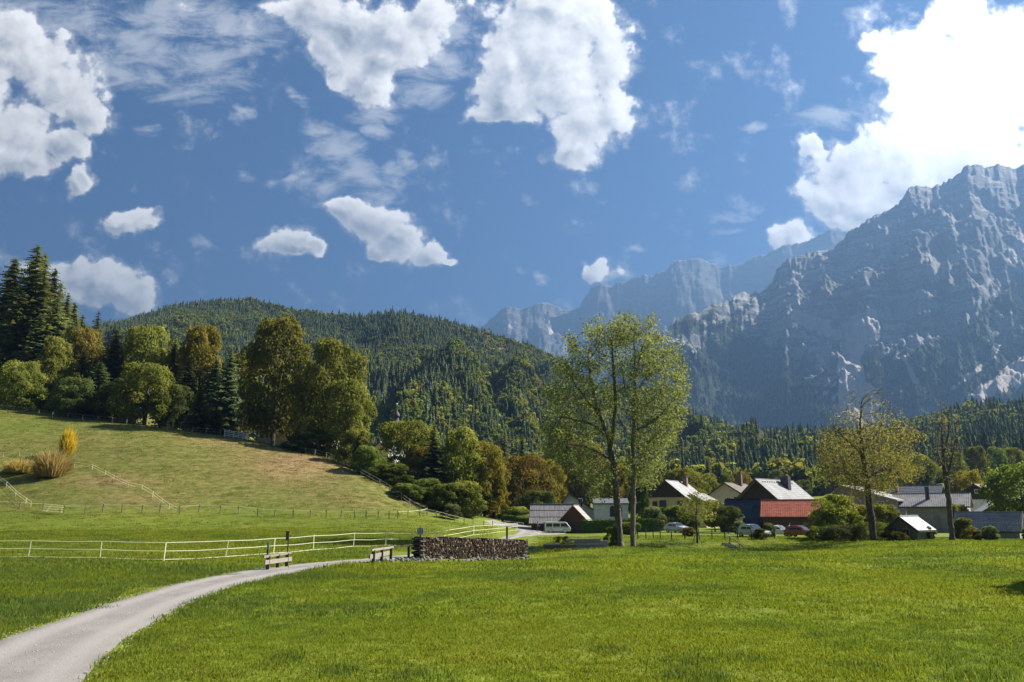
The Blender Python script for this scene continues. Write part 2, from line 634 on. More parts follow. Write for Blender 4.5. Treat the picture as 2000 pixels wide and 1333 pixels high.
def leaf_mat(name, dark, light, trans=0.5, rnd_v=0.25):
    """foliage: colour of each clump from the attribute col.r, each tree a little different"""
    m, T = new_mat(name)
    at_ = T.n('ShaderNodeAttribute', attribute_name='col')
    sep = T.n('ShaderNodeSeparateColor')
    T.put(sep.inputs[0], at_.outputs['Color'])
    oi = T.n('ShaderNodeObjectInfo')
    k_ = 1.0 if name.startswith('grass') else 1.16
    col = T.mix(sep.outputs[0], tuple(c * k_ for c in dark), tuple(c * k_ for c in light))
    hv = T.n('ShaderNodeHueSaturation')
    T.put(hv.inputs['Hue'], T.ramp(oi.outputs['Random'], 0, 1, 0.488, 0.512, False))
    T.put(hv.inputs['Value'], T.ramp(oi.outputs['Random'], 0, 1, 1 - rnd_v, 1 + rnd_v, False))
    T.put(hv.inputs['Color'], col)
    d = T.n('ShaderNodeBsdfDiffuse')
    t = T.n('ShaderNodeBsdfTranslucent')
    T.put(d.inputs[0], hv.outputs[0])
    tcol = T.mix(1.0, hv.outputs[0], (1.14, 1.12, 0.58), 'MULTIPLY')
    T.put(t.inputs[0], tcol)
    mx = T.n('ShaderNodeMixShader')
    mx.inputs[0].default_value = trans
    T.put(mx.inputs[1], d.outputs[0])
    T.put(mx.inputs[2], t.outputs[0])
    T.put(T.out.inputs[0], mx.outputs[0])
    return m


# ------------------------------------------------------------------ ground sheet
def poly_dist(px, py, pts):
    """distance in pixels to a polyline"""
    d = np.full(np.shape(px), 1e9)
    for (x0, y0), (x1, y1) in zip(pts[:-1], pts[1:]):
        dx, dy = x1 - x0, y1 - y0
        t = np.clip(((px - x0) * dx + (py - y0) * dy) / (dx * dx + dy * dy + 1e-9), 0, 1)
        d = np.minimum(d, np.hypot(px - x0 - t * dx, py - y0 - t * dy))
    return d


def ground_material():
    m, T = new_mat('meadow')
    at_ = T.n('ShaderNodeAttribute', attribute_name='col')
    sep = T.n('ShaderNodeSeparateColor')
    T.put(sep.inputs[0], at_.outputs['Color'])
    dry, rough_g, soil = sep.outputs
    geo = T.n('ShaderNodeNewGeometry')
    P = geo.outputs['Position']
    nl = T.noise(P, 0.11, 4, 0.6)
    nm = T.noise(P, 0.9, 4, 0.6)
    ns = T.noise(P, 9.0, 3, 0.7)
    lush = T.mix(T.ramp(nl, 0.35, 0.65), (0.120, 0.170, 0.014), (0.195, 0.215, 0.018))
    lush = T.mix(T.m('MULTIPLY', T.ramp(nm, 0.45, 0.7), 0.45), lush, (0.070, 0.115, 0.010))
    rg = T.mix(T.ramp(nm, 0.35, 0.65), (0.075, 0.115, 0.016), (0.135, 0.150, 0.030))
    dr = T.mix(T.ramp(nm, 0.38, 0.62), (0.105, 0.110, 0.026), (0.200, 0.158, 0.054))
    so = T.mix(T.ramp(nm, 0.35, 0.65), (0.21, 0.130, 0.062), (0.27, 0.195, 0.095))
    col = T.mix(rough_g, lush, rg)
    col = T.mix(dry, col, dr)
    col = T.mix(soil, col, so)
    col = T.mix(1.0, col, T.mix(T.ramp(ns, 0.3, 0.7), (0.72, 0.72, 0.72), (1.22, 1.22, 1.22)), 'MULTIPLY')
    h = T.m('ADD', T.m('MULTIPLY', ns, 0.4), T.m('MULTIPLY', nm, 1.0))
    p = principled(T, col, 0.9, 0, h, 0.1, 0.12)
    T.put(T.out.inputs[0], p.outputs[0])
    return m


def grid_faces(nr, ncol, wrap=False):
    i = np.arange(nr - 1)[:, None]
    j = np.arange(ncol if wrap else ncol - 1)[None]
    j2 = (j + 1) % ncol
    a = (i * ncol + j).ravel()
    b = (i * ncol + j2).ravel()
    c = ((i + 1) * ncol + j2).ravel()
    d = ((i + 1) * ncol + j).ravel()
    return np.c_[a, b, c, d]


def build_ground():
    az = np.r_[np.linspace(-44, 44, 300), np.linspace(46, 314, 68)]
    az = np.radians(az)
    rr = np.r_[0.4, np.geomspace(2, 420, 230), np.geomspace(450, 11500, 16)]
    RR, AZ = np.meshgrid(rr, az, indexing='ij')
    X, Y = RR * np.sin(AZ), RR * np.cos(AZ)
    Z = ground_z(X, Y)
    px, py = proj(X, Y, Z)
    front = Y > 5
    # dry pasture on the hill, rougher grass on banks, bare patches
    hillz = sstep(Z, 1.8, 5.0) * sstep(Y, 95, 120) * sstep(-X, -15, 5)
    dry = hillz * (0.66 + 0.35 * fbm(X / 14, Y / 14, 4, 3))
    green_top = np.exp(-((px - 40) / 110) ** 2 - ((py - 830) / 22) ** 2)
    dry = dry * (1 - 0.85 * green_top * front)
    wet = np.exp(-((px - 150) / 150) ** 2 - ((py - 965) / 22) ** 2)
    dry = dry * (1 - 0.45 * wet * front)
    rg = np.zeros_like(X) + 0.10
    rg = np.maximum(rg, sstep(-X, -6, 14) * sstep(Y, 44, 56) * 0.55)
    bank = front * np.exp(-((py - 1110 - (px < 250) * 0) / 24) ** 2) * (px < 500) * (Y < 60)
    rg = np.maximum(rg, np.clip(bank, 0, 1) * 0.8)
    rg = np.maximum(rg, hillz * 0.9)
    yard = front * sstep(Y, 76, 84) * sstep(X, -2, 4)
    rg = np.maximum(rg, yard * 0.5)
    soil = 0.95 * np.exp(-((px - 580) / 110) ** 2 - ((py - 905) / 36) ** 2) + 0.6 * np.exp(-((px - 430) / 80) ** 2 - ((py - 860) / 15) ** 2)
    soil += 0.85 * np.exp(-((px - 205) / 70) ** 2 - ((py - 940) / 10) ** 2) + 0.6 * np.exp(-((px - 250) / 80) ** 2 - ((py - 972) / 8) ** 2)
    soil = soil * hillz * front
    C = np.stack([np.clip(dry, 0, 1), np.clip(rg, 0, 1), np.clip(soil, 0, 1)], -1).reshape(-1, 3)
    me = mesh_np('ground', np.stack([X, Y, Z], -1).reshape(-1, 3), grid_faces(*X.shape, wrap=True)[:, ::-1], True, C)
    tag(link('ground', me, ground_material()), kind='structure')


build_ground()

# ------------------------------------------------------------------ gravel lane
LANE_L = [(-420, 1460), (-170, 1333), (-60, 1275), (0, 1245), (100, 1214), (200, 1180), (300, 1151), (400, 1128), (480, 1114), (560, 1104), (640, 1097), (700, 1093), (760, 1087), (806, 1083)]
LANE_R = [(120, 1440), (175, 1336), (215, 1290), (262, 1245), (350, 1192), (400, 1167), (470, 1143), (560, 1124), (625, 1111), (690, 1103), (735, 1098), (765, 1095), (790, 1092), (815, 1089)]


def lane_sheet(name, left, right, mat, rows=260, cols=12, wob=0.09, lift=0.03):
    def resample(p, n):
        p = np.array([tuple(hit(*q))[:2] for q in p])
        s = np.r_[0, np.cumsum(np.hypot(*np.diff(p, axis=0).T))]
        t = np.linspace(0, s[-1], n)
        q = np.c_[np.interp(t, s, p[:, 0]), np.interp(t, s, p[:, 1])]
        for _ in range(int(n * 0.08)):
            q[1:-1] = 0.25 * q[:-2] + 0.5 * q[1:-1] + 0.25 * q[2:]
        return q
    A, B = resample(left, rows), resample(right, rows)
    t = np.linspace(0, 1, cols)[None, :, None]
    P = A[:, None] * (1 - t) + B[:, None] * t
    d = (B - A) / (np.linalg.norm(B - A, axis=1)[:, None] + 1e-6)
    wl = fbm(A[:, 0] * 1.3, A[:, 1] * 1.3, 4, 71) * wob * 2
    wr = fbm(B[:, 0] * 1.3, B[:, 1] * 1.3, 4, 72) * wob * 2
    P[:, 0] += d * wl[:, None]
    P[:, -1] += d * wr[:, None]
    X, Y = P[..., 0], P[..., 1]
    Z = ground_z(X, Y) + lift
    Z[:, 0] -= lift + 0.05
    Z[:, -1] -= lift + 0.05
    cc = np.zeros((rows * cols, 3))
    cc[:, 0] = np.tile(np.linspace(0, 1, cols), rows)
    me = mesh_np(name, np.stack([X, Y, Z], -1).reshape(-1, 3), grid_faces(rows, cols), True, cc)
    tag(link(name, me, mat), kind='structure')
    return A, B


def lane_material():
    m, T = new_mat('lane_gravel')
    at_ = T.n('ShaderNodeAttribute', attribute_name='col')
    sep = T.n('ShaderNodeSeparateColor')
    T.put(sep.inputs[0], at_.outputs['Color'])
    geo = T.n('ShaderNodeNewGeometry')
    P = geo.outputs['Position']
    n1 = T.noise(P, 0.7, 5, 0.6)
    n2 = T.noise(P, 28.0, 3, 0.7)
    # two paler wheel tracks along the lane
    tr = T.m('ABSOLUTE', T.m('SUBTRACT', T.m('ABSOLUTE', T.m('SUBTRACT', sep.outputs[0], 0.5)), 0.25))
    tr = T.ramp(T.m('ADD', tr, T.m('MULTIPLY', T.m('SUBTRACT', n1, 0.5), 0.12)), 0.02, 0.16, 1.0, 0.0)
    col = T.mix(T.ramp(n1, 0.3, 0.7), (0.188, 0.176, 0.162), (0.245, 0.230, 0.213))
    col = T.mix(T.m('MULTIPLY', tr, 0.75), col, (0.300, 0.283, 0.264))
    col = T.mix(1.0, col, T.mix(T.ramp(n2, 0.25, 0.75), (0.8, 0.8, 0.8), (1.15, 1.15, 1.15)), 'MULTIPLY')
    p = principled(T, col, 0.95, 0, n2, 0.15, 0.015)
    T.put(T.out.inputs[0], p.outputs[0])
    return m


M_LANE = lane_material()
LA, LB = lane_sheet('lane', LANE_L, LANE_R, M_LANE)
lane_sheet('lane', [(905, 1064), (975, 1052), (1000, 1044), (1012, 1038), (1000, 1031), (960, 1026), (945, 1019)],
           [(930, 1064), (1010, 1052), (1060, 1044), (1062, 1036), (1030, 1026), (990, 1022), (968, 1016)], M_LANE, 90, 8, 0.05, 0.06)
lane_sheet('driveway', [(1035, 1042), (1070, 1042), (1100, 1041.5)], [(1035, 1047), (1075, 1045.5), (1105, 1043)], M_LANE, 40, 6, 0.05, 0.07)


def on_lane(x, y, margin=0.0):
    """True where a point lies on the near gravel lane"""
    P = np.concatenate([LA[::3], LB[::-3]])
    Q = np.roll(P, -1, 0)
    out = np.zeros(len(x), bool)
    for i in range(0, len(x), 5000):
        xs, ys = x[i:i + 5000, None], y[i:i + 5000, None]
        c = ((P[None, :, 1] > ys) != (Q[None, :, 1] > ys)) & (xs < (Q[:, 0] - P[:, 0])[None] * (ys - P[None, :, 1]) / ((Q[:, 1] - P[:, 1])[None] + 1e-12) + P[None, :, 0])
        out[i:i + 5000] = c.sum(1) % 2 == 1
    return out


# ------------------------------------------------------------------ mountains and wooded hills
def make_range(name, sil, Yr, Yb, zb, nu, nv, power, bumps, s_ext=None, detail_sil=0.0, seed=0, back=0.5):
    """heightfield between a base line and a skyline; returns grids X, Y, Z"""
    sil = np.array(sil, float)
    ss, ee = pix(sil[:, 0], sil[:, 1])
    s = np.linspace(ss[0], ss[-1], nu)
    e = np.interp(s, ss, ee)
    yr = np.interp(s, ss, np.interp(sil[:, 0], [p[0] for p in Yr], [p[1] for p in Yr]))
    yb = np.interp(s, ss, np.interp(sil[:, 0], [p[0] for p in Yb], [p[1] for p in Yb]))
    zr = HC + e * yr + detail_sil * fbm(s * 160, s * 0 + 3.3, 4, seed)
    v = np.r_[np.linspace(0, 1, nv), np.linspace(1.03, 1.5, 9)]
    V, S = np.meshgrid(v, s, indexing='ij')
    Y = yb[None] + (yr - yb)[None] * V
    X = S * Y
    vc = np.clip(V, 0, 1)
    prof = (1 - power[0]) * vc ** power[1] + power[0] * vc
    Z = zb + (zr[None] - zb) * prof
    Z = np.where(V > 1, zb + (zr[None] - zb) * (1 - (V - 1) / back), Z)
    Z = Z + bumps(X, Y, V, S, vc)
    return X, Y, Z, V, S


def range_mesh(name, X, Y, Z, mat, col):
    me = mesh_np(name, np.stack([X, Y, Z], -1).reshape(-1, 3), grid_faces(*X.shape), True, col)
    return tag(link(name, me, mat), kind='structure')


def rock_material():
    m, T = new_mat('mountain_rock')
    at_ = T.n('ShaderNodeAttribute', attribute_name='col')
    sep = T.n('ShaderNodeSeparateColor')
    T.put(sep.inputs[0], at_.outputs['Color'])
    wood, scree, tone = sep.outputs
    geo = T.n('ShaderNodeNewGeometry')
    P = geo.outputs['Position']
    n1 = T.noise(T.map(P, scale=(1, 1, 0.55)), 0.008, 9, 0.74)
    n2 = T.noise(P, 0.03, 6, 0.72)
    # tilted bands of limestone
    band = T.noise(T.map(P, rot=(0.55, 0.42, 0.2), scale=(0.22, 0.22, 2.4)), 0.009, 8, 0.72)
    rock = T.mix(T.ramp(n1, 0.40, 0.60), (0.17, 0.167, 0.163), (0.38, 0.37, 0.355))
    rock = T.mix(T.m('MULTIPLY', T.ramp(band, 0.47, 0.57), 0.70), rock, (0.11, 0.11, 0.11))
    rock = T.mix(tone, rock, T.mix(T.ramp(n1, 0.36, 0.64), (0.06, 0.06, 0.06), (0.115, 0.115, 0.114)))
    sc_ = T.mix(T.ramp(n2, 0.3, 0.7), (0.42, 0.375, 0.35), (0.52, 0.475, 0.445))
    wd = T.mix(T.ramp(n2, 0.4, 0.62), (0.014, 0.026, 0.016), (0.045, 0.062, 0.028))
    en = T.m('ADD', T.m('MULTIPLY', T.m('SUBTRACT', T.noise(P, 0.010, 7, 0.74), 0.5), 1.9), T.m('MULTIPLY', T.m('SUBTRACT', n2, 0.5), 0.9))
    edge = T.m('ADD', wood, en)
    col = T.mix(T.ramp(edge, 0.44, 0.56), rock, wd)
    col = T.mix(T.ramp(T.m('ADD', scree, T.m('MULTIPLY', T.m('SUBTRACT', n2, 0.5), 0.4)), 0.4, 0.6), col, sc_)
    h = T.m('ADD', T.m('MULTIPLY', n1, 1.0), T.m('ADD', T.m('MULTIPLY', n2, 0.35), T.m('MULTIPLY', band, 0.6)))
    p = principled(T, col, 0.95, 0, h, 0.1, 28.0)
    T.put(T.out.inputs[0], p.outputs[0])
    return m


M_ROCK = rock_material()


def gully(S, V, f, seed, w=0.05):
    return ridged(S * f + w * fbm(S * f * 0.8, V * 6, 4, seed + 5) * 3, V * 1.6 + seed, 5, seed)


# massif on the right
SIL_M = [(1100, 800), (1180, 740), (1230, 700), (1270, 668), (1300, 640), (1322, 620), (1345, 617), (1370, 612), (1395, 596), (1420, 592), (1440, 579), (1452, 573), (1480, 576), (1500, 566), (1512, 545), (1520, 527),
         (1540, 511), (1570, 501), (1600, 492), (1625, 486), (1640, 471), (1655, 456), (1670, 447), (1690, 437), (1710, 425), (1735, 418), (1750, 406), (1768, 386), (1776, 373), (1800, 367), (1820, 371), (1850, 356),
         (1870, 345), (1888, 327), (1905, 322), (1930, 331), (1965, 325), (1985, 333), (2000, 322), (2060, 310), (2150, 330), (2300, 360), (2500, 340), (2800, 420), (3100, 500)]


def bumps_m(X, Y, V, S, vc):
    env = np.clip(vc * (1.02 - vc) * 4, 0, 1)
    g = gully(S, V, 17, 3) - 0.55
    g2 = gully(S, V, 46, 8) - 0.55
    f = fbm(X / 520, Y / 520, 6, 4, 0.55)
    f3 = ridged(X / 210 + V * 3, Y / 210, 4, 14) - 0.55
    return env * (g * 170 + g2 * 60 + f * 360 + f3 * 130) + (ridged(S * 150, V * 9, 3, 21) - 0.5) * 28 * vc * (V < 1.01) + (V > 1) * 0


X, Y, Z, V, S = make_range('mountain', SIL_M, [(1100, 3400), (1300, 3700), (1500, 4400), (2000, 4600), (3100, 4000)], [(1100, 2100), (1500, 2300), (2000, 2200), (3100, 1900)], 80, 860, 340, (0.32, 1.5), bumps_m, detail_sil=14, seed=5)
px, py = proj(X, Y, Z)
nz = fbm(px / 42, py / 42, 5, 33)
left = sstep(px, 1640, 1480)
wood = 0.16 + 0.50 * sstep(py + 40 * nz, 600 + 60 * (1 - left), 740) + 0.26 * left * sstep(py, 570, 640) + 0.22 * nz
wood = wood + 0.55 * sstep(py + 40 * nz, 735, 800)
# rocky ribs between the wooded gullies on the left shoulder
wood = wood - 0.34 * np.exp(-(poly_dist(px, py, [(1500, 620), (1570, 690), (1640, 770)]) / 40) ** 2)
# dark wooded buttress at the right
edge_x = np.interp(py, [480, 515, 560, 610, 690, 760, 830], [2010, 1990, 1945, 1895, 1840, 1780, 1740])
butt_ = sstep(px + 26 * nz - edge_x, -4, 26) * (py > 490)
wood = np.maximum(wood, butt_ * (0.82 - 0.40 * np.exp(-((px - 1965) / 46) ** 2 - ((py - 640) / 46) ** 2)))
wood = np.maximum(wood, 0.9 * np.exp(-(poly_dist(px, py, [(1720, 740), (1790, 720), (1850, 690)]) / 40) ** 2))
wood = np.clip(wood, 0, 1)
sd = poly_dist(px, py, [(1700, 625), (1676, 660), (1664, 700), (1666, 745), (1676, 800)])
scree = sstep(20 + np.clip(py - 690, 0, 200) * 0.22 - sd + 16 * fbm(px / 20, py / 20, 3, 8), -9, 9) * (py > 600)
sd = poly_dist(px, py, [(1560, 612), (1620, 650), (1690, 632)])
scree = np.maximum(scree, 0.72 * sstep(15 - sd + 18 * fbm(px / 16, py / 16, 3, 9), -8, 8))
sd = poly_dist(px, py, [(2040, 700), (1960, 745), (1898, 780)])
scree = np.maximum(scree, 0.98 * sstep(13 + 0.11 * (px - 1900) - sd + 7 * fbm(px / 14, py / 14, 3, 71), -4, 4))
for pl, w in (([(1985, 620), (1940, 700), (1860, 760)], 5), ([(1765, 700), (1790, 745)], 8), ([(1545, 650), (1600, 700), (1622, 728)], 5), ([(1610, 768), (1642, 742)], 5), ([(2000, 470), (1985, 500)], 18)):
    scree = np.maximum(scree, 0.6 * sstep(w - poly_dist(px, py, pl) + 6 * fbm(px / 10, py / 10, 3, 10), -5, 5))
mount = (X, Y, Z, px, py, wood, scree)
range_mesh('mountain', X, Y, Z, M_ROCK, np.stack([wood, scree, V * 0], -1).reshape(-1, 3))

# far blue ridge
SIL_F = [(840, 700), (900, 660), (950, 633), (975, 607), (988, 599), (1003, 597), (1016, 605), (1030, 601), (1042, 597), (1052, 591), (1062, 591), (1076, 594), (1090, 601), (1100, 604), (1115, 607), (1130, 600),
         (1148, 573), (1156, 562), (1166, 555), (1178, 556), (1188, 556), (1200, 559), (1206, 551), (1214, 551), (1222, 552), (1232, 545), (1246, 540), (1260, 537), (1276, 538), (1288, 531), (1306, 526),
         (1308, 514), (1322, 507), (1338, 508), (1352, 505), (1366, 506), (1380, 511), (1400, 519), (1412, 523), (1424, 518), (1446, 515), (1460, 510), (1476, 503), (1500, 495), (1530, 481), (1560, 475), (1592, 467),
         (1606, 457), (1622, 450), (1640, 450), (1656, 456), (1700, 470), (1800, 520), (1900, 560)]


def bumps_f(X, Y, V, S, vc):
    env = np.clip(vc * (1.02 - vc) * 4, 0, 1)
    return env * ((gully(S, V, 34, 80) - 0.55) * 230 + fbm(X / 500, Y / 500, 6, 81) * 240) + (ridged(S * 170, V * 9, 3, 82) - 0.5) * 46 * vc * (V < 1.01)


X, Y, Z, V, S = make_range('mountain', SIL_F, [(840, 9000), (1900, 8000)], [(840, 5200), (1900, 5200)], 300, 420, 130, (0.35, 1.6), bumps_f, detail_sil=14, seed=17)
px, py = proj(X, Y, Z)
wood = sstep(py, 660, 740) * 0.9
scree = 0.9 * sstep(3.5 - poly_dist(px, py, [(1062, 596), (1068, 625), (1076, 650)]) + 3 * fbm(px / 6, py / 6, 3, 90), -2, 2)
scree = np.maximum(scree, 0.7 * sstep(4 - poly_dist(px, py, [(984, 628), (1000, 640)]), -2, 2))
range_mesh('mountain', X, Y, Z, M_ROCK, np.stack([wood, scree, V * 0 + 0.85], -1).reshape(-1, 3))


# wooded hill across the middle
def hill_material():
    m, T = new_mat('forest_floor')
    at_ = T.n('ShaderNodeAttribute', attribute_name='col')
    geo = T.n('ShaderNodeNewGeometry')
    n = T.noise(geo.outputs['Position'], 0.06, 4)
    col = T.mix(T.ramp(n, 0.35, 0.65), (0.022, 0.032, 0.014), (0.05, 0.055, 0.022))
    sep = T.n('ShaderNodeSeparateColor')
    T.put(sep.inputs[0], at_.outputs['Color'])
    col = T.mix(sep.outputs[0], col, T.mix(T.ramp(n, 0.4, 0.6), (0.20, 0.12, 0.07), (0.30, 0.22, 0.14)))
    col = T.mix(sep.outputs[1], col, T.mix(T.ramp(n, 0.4, 0.6), (0.11, 0.16, 0.02), (0.15, 0.19, 0.03)))
    T.put(T.out.inputs[0], principled(T, col, 0.95, 0, n, 0.1, 2.0).outputs[0])
    return m


M_FLOOR = hill_material()
SIL_H = [(-600, 640), (-300, 660), (0, 690), (120, 680), (180, 665), (230, 645), (262, 634), (300, 622), (350, 607), (400, 596), (440, 592), (470, 590), (500, 592), (530, 600), (570, 609), (620, 613), (660, 616), (690, 618), (712, 615),
         (735, 616), (755, 620), (775, 609), (800, 617), (850, 629), (900, 640), (950, 655), (1000, 668), (1040, 681), (1080, 702), (1120, 735), (1180, 790), (1250, 838), (1350, 870), (1500, 900)]


def bumps_h(X, Y, V, S, vc):
    env = np.clip(vc * (1.02 - vc) * 4, 0, 1)
    return env * ((ridged(S * 5.5 + 0.25 * fbm(S * 6, V * 3, 3, 91), V * 0.9, 3, 92) - 0.55) * 135 + fbm(X / 160, Y / 160, 4, 93) * 34)


HX, HY, HZ, HV, HS = make_range('hill', SIL_H, [(-600, 1200), (0, 1350), (480, 1500), (780, 1350), (1080, 1400), (1500, 900)], [(-600, 330), (700, 330), (1000, 400), (1500, 520)], 6, 200, 130, (0.55, 1.5), bumps_h, seed=18)
px, py = proj(HX, HY, HZ)
bare = 0.9 * np.exp(-((px - 697) / 22) ** 2 - ((py - 618) / 7) ** 2) + 0.9 * np.exp(-((px - 772) / 22) ** 2 - ((py - 615) / 9) ** 2) + 0.9 * np.exp(-((px - 975) / 24) ** 2 - ((py - 682) / 4) ** 2)
bare = np.clip(bare * 1.3, 0, 1)
HBARE = bare
range_mesh('hill', HX, HY, HZ, M_FLOOR, np.stack([bare, bare * 0, bare * 0], -1).reshape(-1, 3))

# low wooded slope on the right, with a strip of pasture at its foot
SIL_R = [(1050, 925), (1200, 905), (1300, 880), (1340, 858), (1450, 862), (1600, 860), (1700, 855), (1750, 846), (1850, 822), (1930, 806), (2000, 806), (2150, 790), (2400, 780), (2700, 800)]


def bumps_r(X, Y, V, S, vc):
    env = np.clip(vc * (1.02 - vc) * 4, 0, 1)
    return env * fbm(X / 120, Y / 120, 4, 95) * 12


RX, RY, RZ, RV, RS = make_range('hill', SIL_R, [(1050, 700), (1340, 950), (2000, 900), (2700, 800)], [(1050, 330), (1700, 330), (2000, 300), (2700, 260)], 8, 160, 60, (0.6, 1.5), bumps_r, seed=19)
px, py = proj(RX, RY, RZ)
past = sstep(px, 1850, 1890) * sstep(py, 920, 932)
range_mesh('hill', RX, RY, RZ, M_FLOOR, np.stack([past * 0, past, past * 0], -1).reshape(-1, 3))


# ------------------------------------------------------------------ trees: meshes
def quad_cloud(C, Nrm, size, rs, tint, aspect=0.62):
    """one leaf-clump quad at each centre C, facing Nrm"""
    n = len(C)
    Nrm = Nrm / (np.linalg.norm(Nrm, axis=1)[:, None] + 1e-9)
    r = rs.normal(size=(n, 3))
    a = np.cross(Nrm, r)
    a /= np.linalg.norm(a, axis=1)[:, None] + 1e-9
    b = np.cross(Nrm, a)
    sz = np.asarray(size).reshape(-1, 1) * np.ones((n, 1))
    a, b = a * sz * 0.5, b * sz * 0.5 * aspect
    bend = Nrm * sz * 0.12
    V_ = np.stack([C - a - bend, C - b * 0.9, C + a - bend, C + b * 0.9], 1).reshape(-1, 3)
    Fq = np.arange(4 * n).reshape(-1, 4)
    col = np.repeat(np.asarray(tint).reshape(-1, 1), 4, 0)
    return V_, Fq, np.c_[col, col, col]


def crown_mesh(name, seed, lobes=60, per=150, leaf=0.055, shape='round', lobe_r=(0.11, 0.19), zs=0.8):
    """broadleaf crown in a unit box: radius about 0.5 in x and y, height 1 from z 0 to 1; leafy lobes with gaps between"""
    rs = np.random.RandomState(seed)
    C, Nn, T_ = [], [], []
    ph = rs.uniform(0, 50)
    for k in range(lobes):
        z = rs.uniform(0.02, 0.97)
        if shape == 'round':
            rad = 0.5 * math.sqrt(max(0.02, 1 - ((z - 0.48) / 0.52) ** 2))
        elif shape == 'egg':
            rad = 0.5 * min(1, (z / 0.22) ** 0.6) * math.sqrt(max(0.01, 1 - max(0, (z - 0.3) / 0.7) ** 1.8))
        else:
            rad = 0.5 * min(1, (z / 0.12) ** 0.5) * max(0.05, 1 - z) ** 0.6
        a = rs.uniform(0, 2 * math.pi)
        rad *= 0.80 + 0.55 * float(vnoise(np.array([ph + 1.4 * math.cos(a) + 3]), np.array([ph + 1.4 * math.sin(a) + z * 3.2]), seed)[0])
        lr = lobe_r[0] + (lobe_r[1] - lobe_r[0]) * rs.uniform(0, 1) ** 1.4
        rr = max(0, rad - lr * 0.55) * rs.uniform(0.30, 1) ** 0.5
        zc = min(max(z, lr * 0.5 * zs / 0.8), max(lr * 0.5, 1 - lr * 0.75 * zs / 0.8))
        c = np.array([rr * math.cos(a), rr * math.sin(a), zc])
        n = int(per * (lr / 0.15) ** 2)
        d = rs.normal(size=(n, 3))
        d[:, 2] += 0.35
        d[:, :2] += 0.45 * np.array([math.cos(a), math.sin(a)])
        d /= np.linalg.norm(d, axis=1)[:, None]
        # each lobe is a handful of twig clusters, so its surface is ragged
        kd = rs.normal(size=(9, 3))
        kd /= np.linalg.norm(kd, axis=1)[:, None]
        bump = 0.72 + 0.42 * np.clip((d @ kd.T).max(1), 0, 1) ** 6
        p = c + d * lr * bump[:, None] * (rs.uniform(0.80, 1.08, (n, 1))) * np.array([1, 1, zs])
        st_ = rs.uniform(size=n) < 0.13
        p = np.where(st_[:, None], c + (p - c) * rs.uniform(1.08, 1.42, (n, 1)), p)
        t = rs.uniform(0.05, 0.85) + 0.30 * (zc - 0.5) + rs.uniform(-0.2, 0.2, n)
        C.append(p)
        Nn.append(d + rs.normal(size=(n, 3)) * 0.5)
        T_.append(np.clip(t, 0, 1))
    C, Nn, T_ = np.concatenate(C), np.concatenate(Nn), np.concatenate(T_)
    V_, Fq, col = quad_cloud(C, Nn, leaf * rs.uniform(0.55, 1.4, len(C)), rs, T_)
    return mesh_np(name, V_, Fq, False, col)


def conifer_mesh(name, seed, tiers=26, per=9, fronds=4, width=0.16, bare=0.06, drop=0.25):
    """spruce of height 1; branches in drooping whorls, each with side fronds"""
    rs = np.random.RandomState(seed)
    Vt, Ft, Ct = [], [], []
    for i in range(tiers):
        h = bare + (1 - bare) * (i / tiers) ** 0.92
        L0 = width * (1 - h) ** 0.78 * (1.0 if h > bare + 0.10 else 0.8) + 0.006
        for k in range(per):
            a = 2 * math.pi * (k + rs.uniform(-0.35, 0.35)) / per + i * 1.7
            L = L0 * rs.uniform(0.62, 1.15)
            hh = h + rs.uniform(-0.5, 0.5) / tiers
            d = np.array([math.cos(a), math.sin(a), 0])
            side = np.array([-math.sin(a), math.cos(a), 0])
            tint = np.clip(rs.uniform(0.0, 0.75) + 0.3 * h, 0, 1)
            for j in range(fronds):
                t0, t1 = j / fronds * 0.9, (j + 1) / fronds
                z0 = hh - L * drop * t0 - L * 0.12 * t0 ** 2
                z1 = hh - L * drop * t1 + L * 0.10 * t1 ** 2 - L * 0.1
                w = L * 0.30 * (1.1 - t0) + 0.004
                sag = L * rs.uniform(0.06, 0.2)
                p0 = d * L * t0 + np.array([0, 0, z0])
                p1 = d * L * t1 + np.array([0, 0, z1])
                q1 = p0 * 0.35 + p1 * 0.65 + side * w - np.array([0, 0, sag])
                q2 = p0 * 0.35 + p1 * 0.65 - side * w - np.array([0, 0, sag])
                o = len(Vt)
                Vt += [p0, q1, p1, q2]
                Ft.append((o, o + 1, o + 2, o + 3))
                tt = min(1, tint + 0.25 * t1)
                Ct += [(tt, tt, tt)] * 4
    return mesh_np(name, np.array(Vt), np.array(Ft), False, np.array(Ct))


def far_conifer_mesh(name, seed, tiers=11, per=6, width=0.17):
    rs = np.random.RandomState(seed)
    Vt, Ft, Ct = [], [], []
    for i in range(tiers):
        h = 0.04 + 0.93 * i / tiers
        L0 = width * (1 - h) ** 0.8 + 0.012
        for k in range(per):
            a = 2 * math.pi * (k + rs.uniform(-0.4, 0.4)) / per + i * 1.3
            L = L0 * rs.uniform(0.7, 1.2)
            d = np.array([math.cos(a), math.sin(a), 0])
            s = np.array([-math.sin(a), math.cos(a), 0]) * L * 0.52
            o = len(Vt)
            top = np.array([0, 0, h + 1.5 / tiers])
            Vt += [top, d * L * 0.55 + s + [0, 0, h + 0.01], d * L + [0, 0, h - L * 0.28], d * L * 0.55 - s + [0, 0, h + 0.01]]
            Ft.append((o, o + 1, o + 2, o + 3))
            t = rs.uniform(0.1, 0.9)
            Ct += [(t, t, t)] * 4
    return mesh_np(name, np.array(Vt), np.array(Ft), False, np.array(Ct))


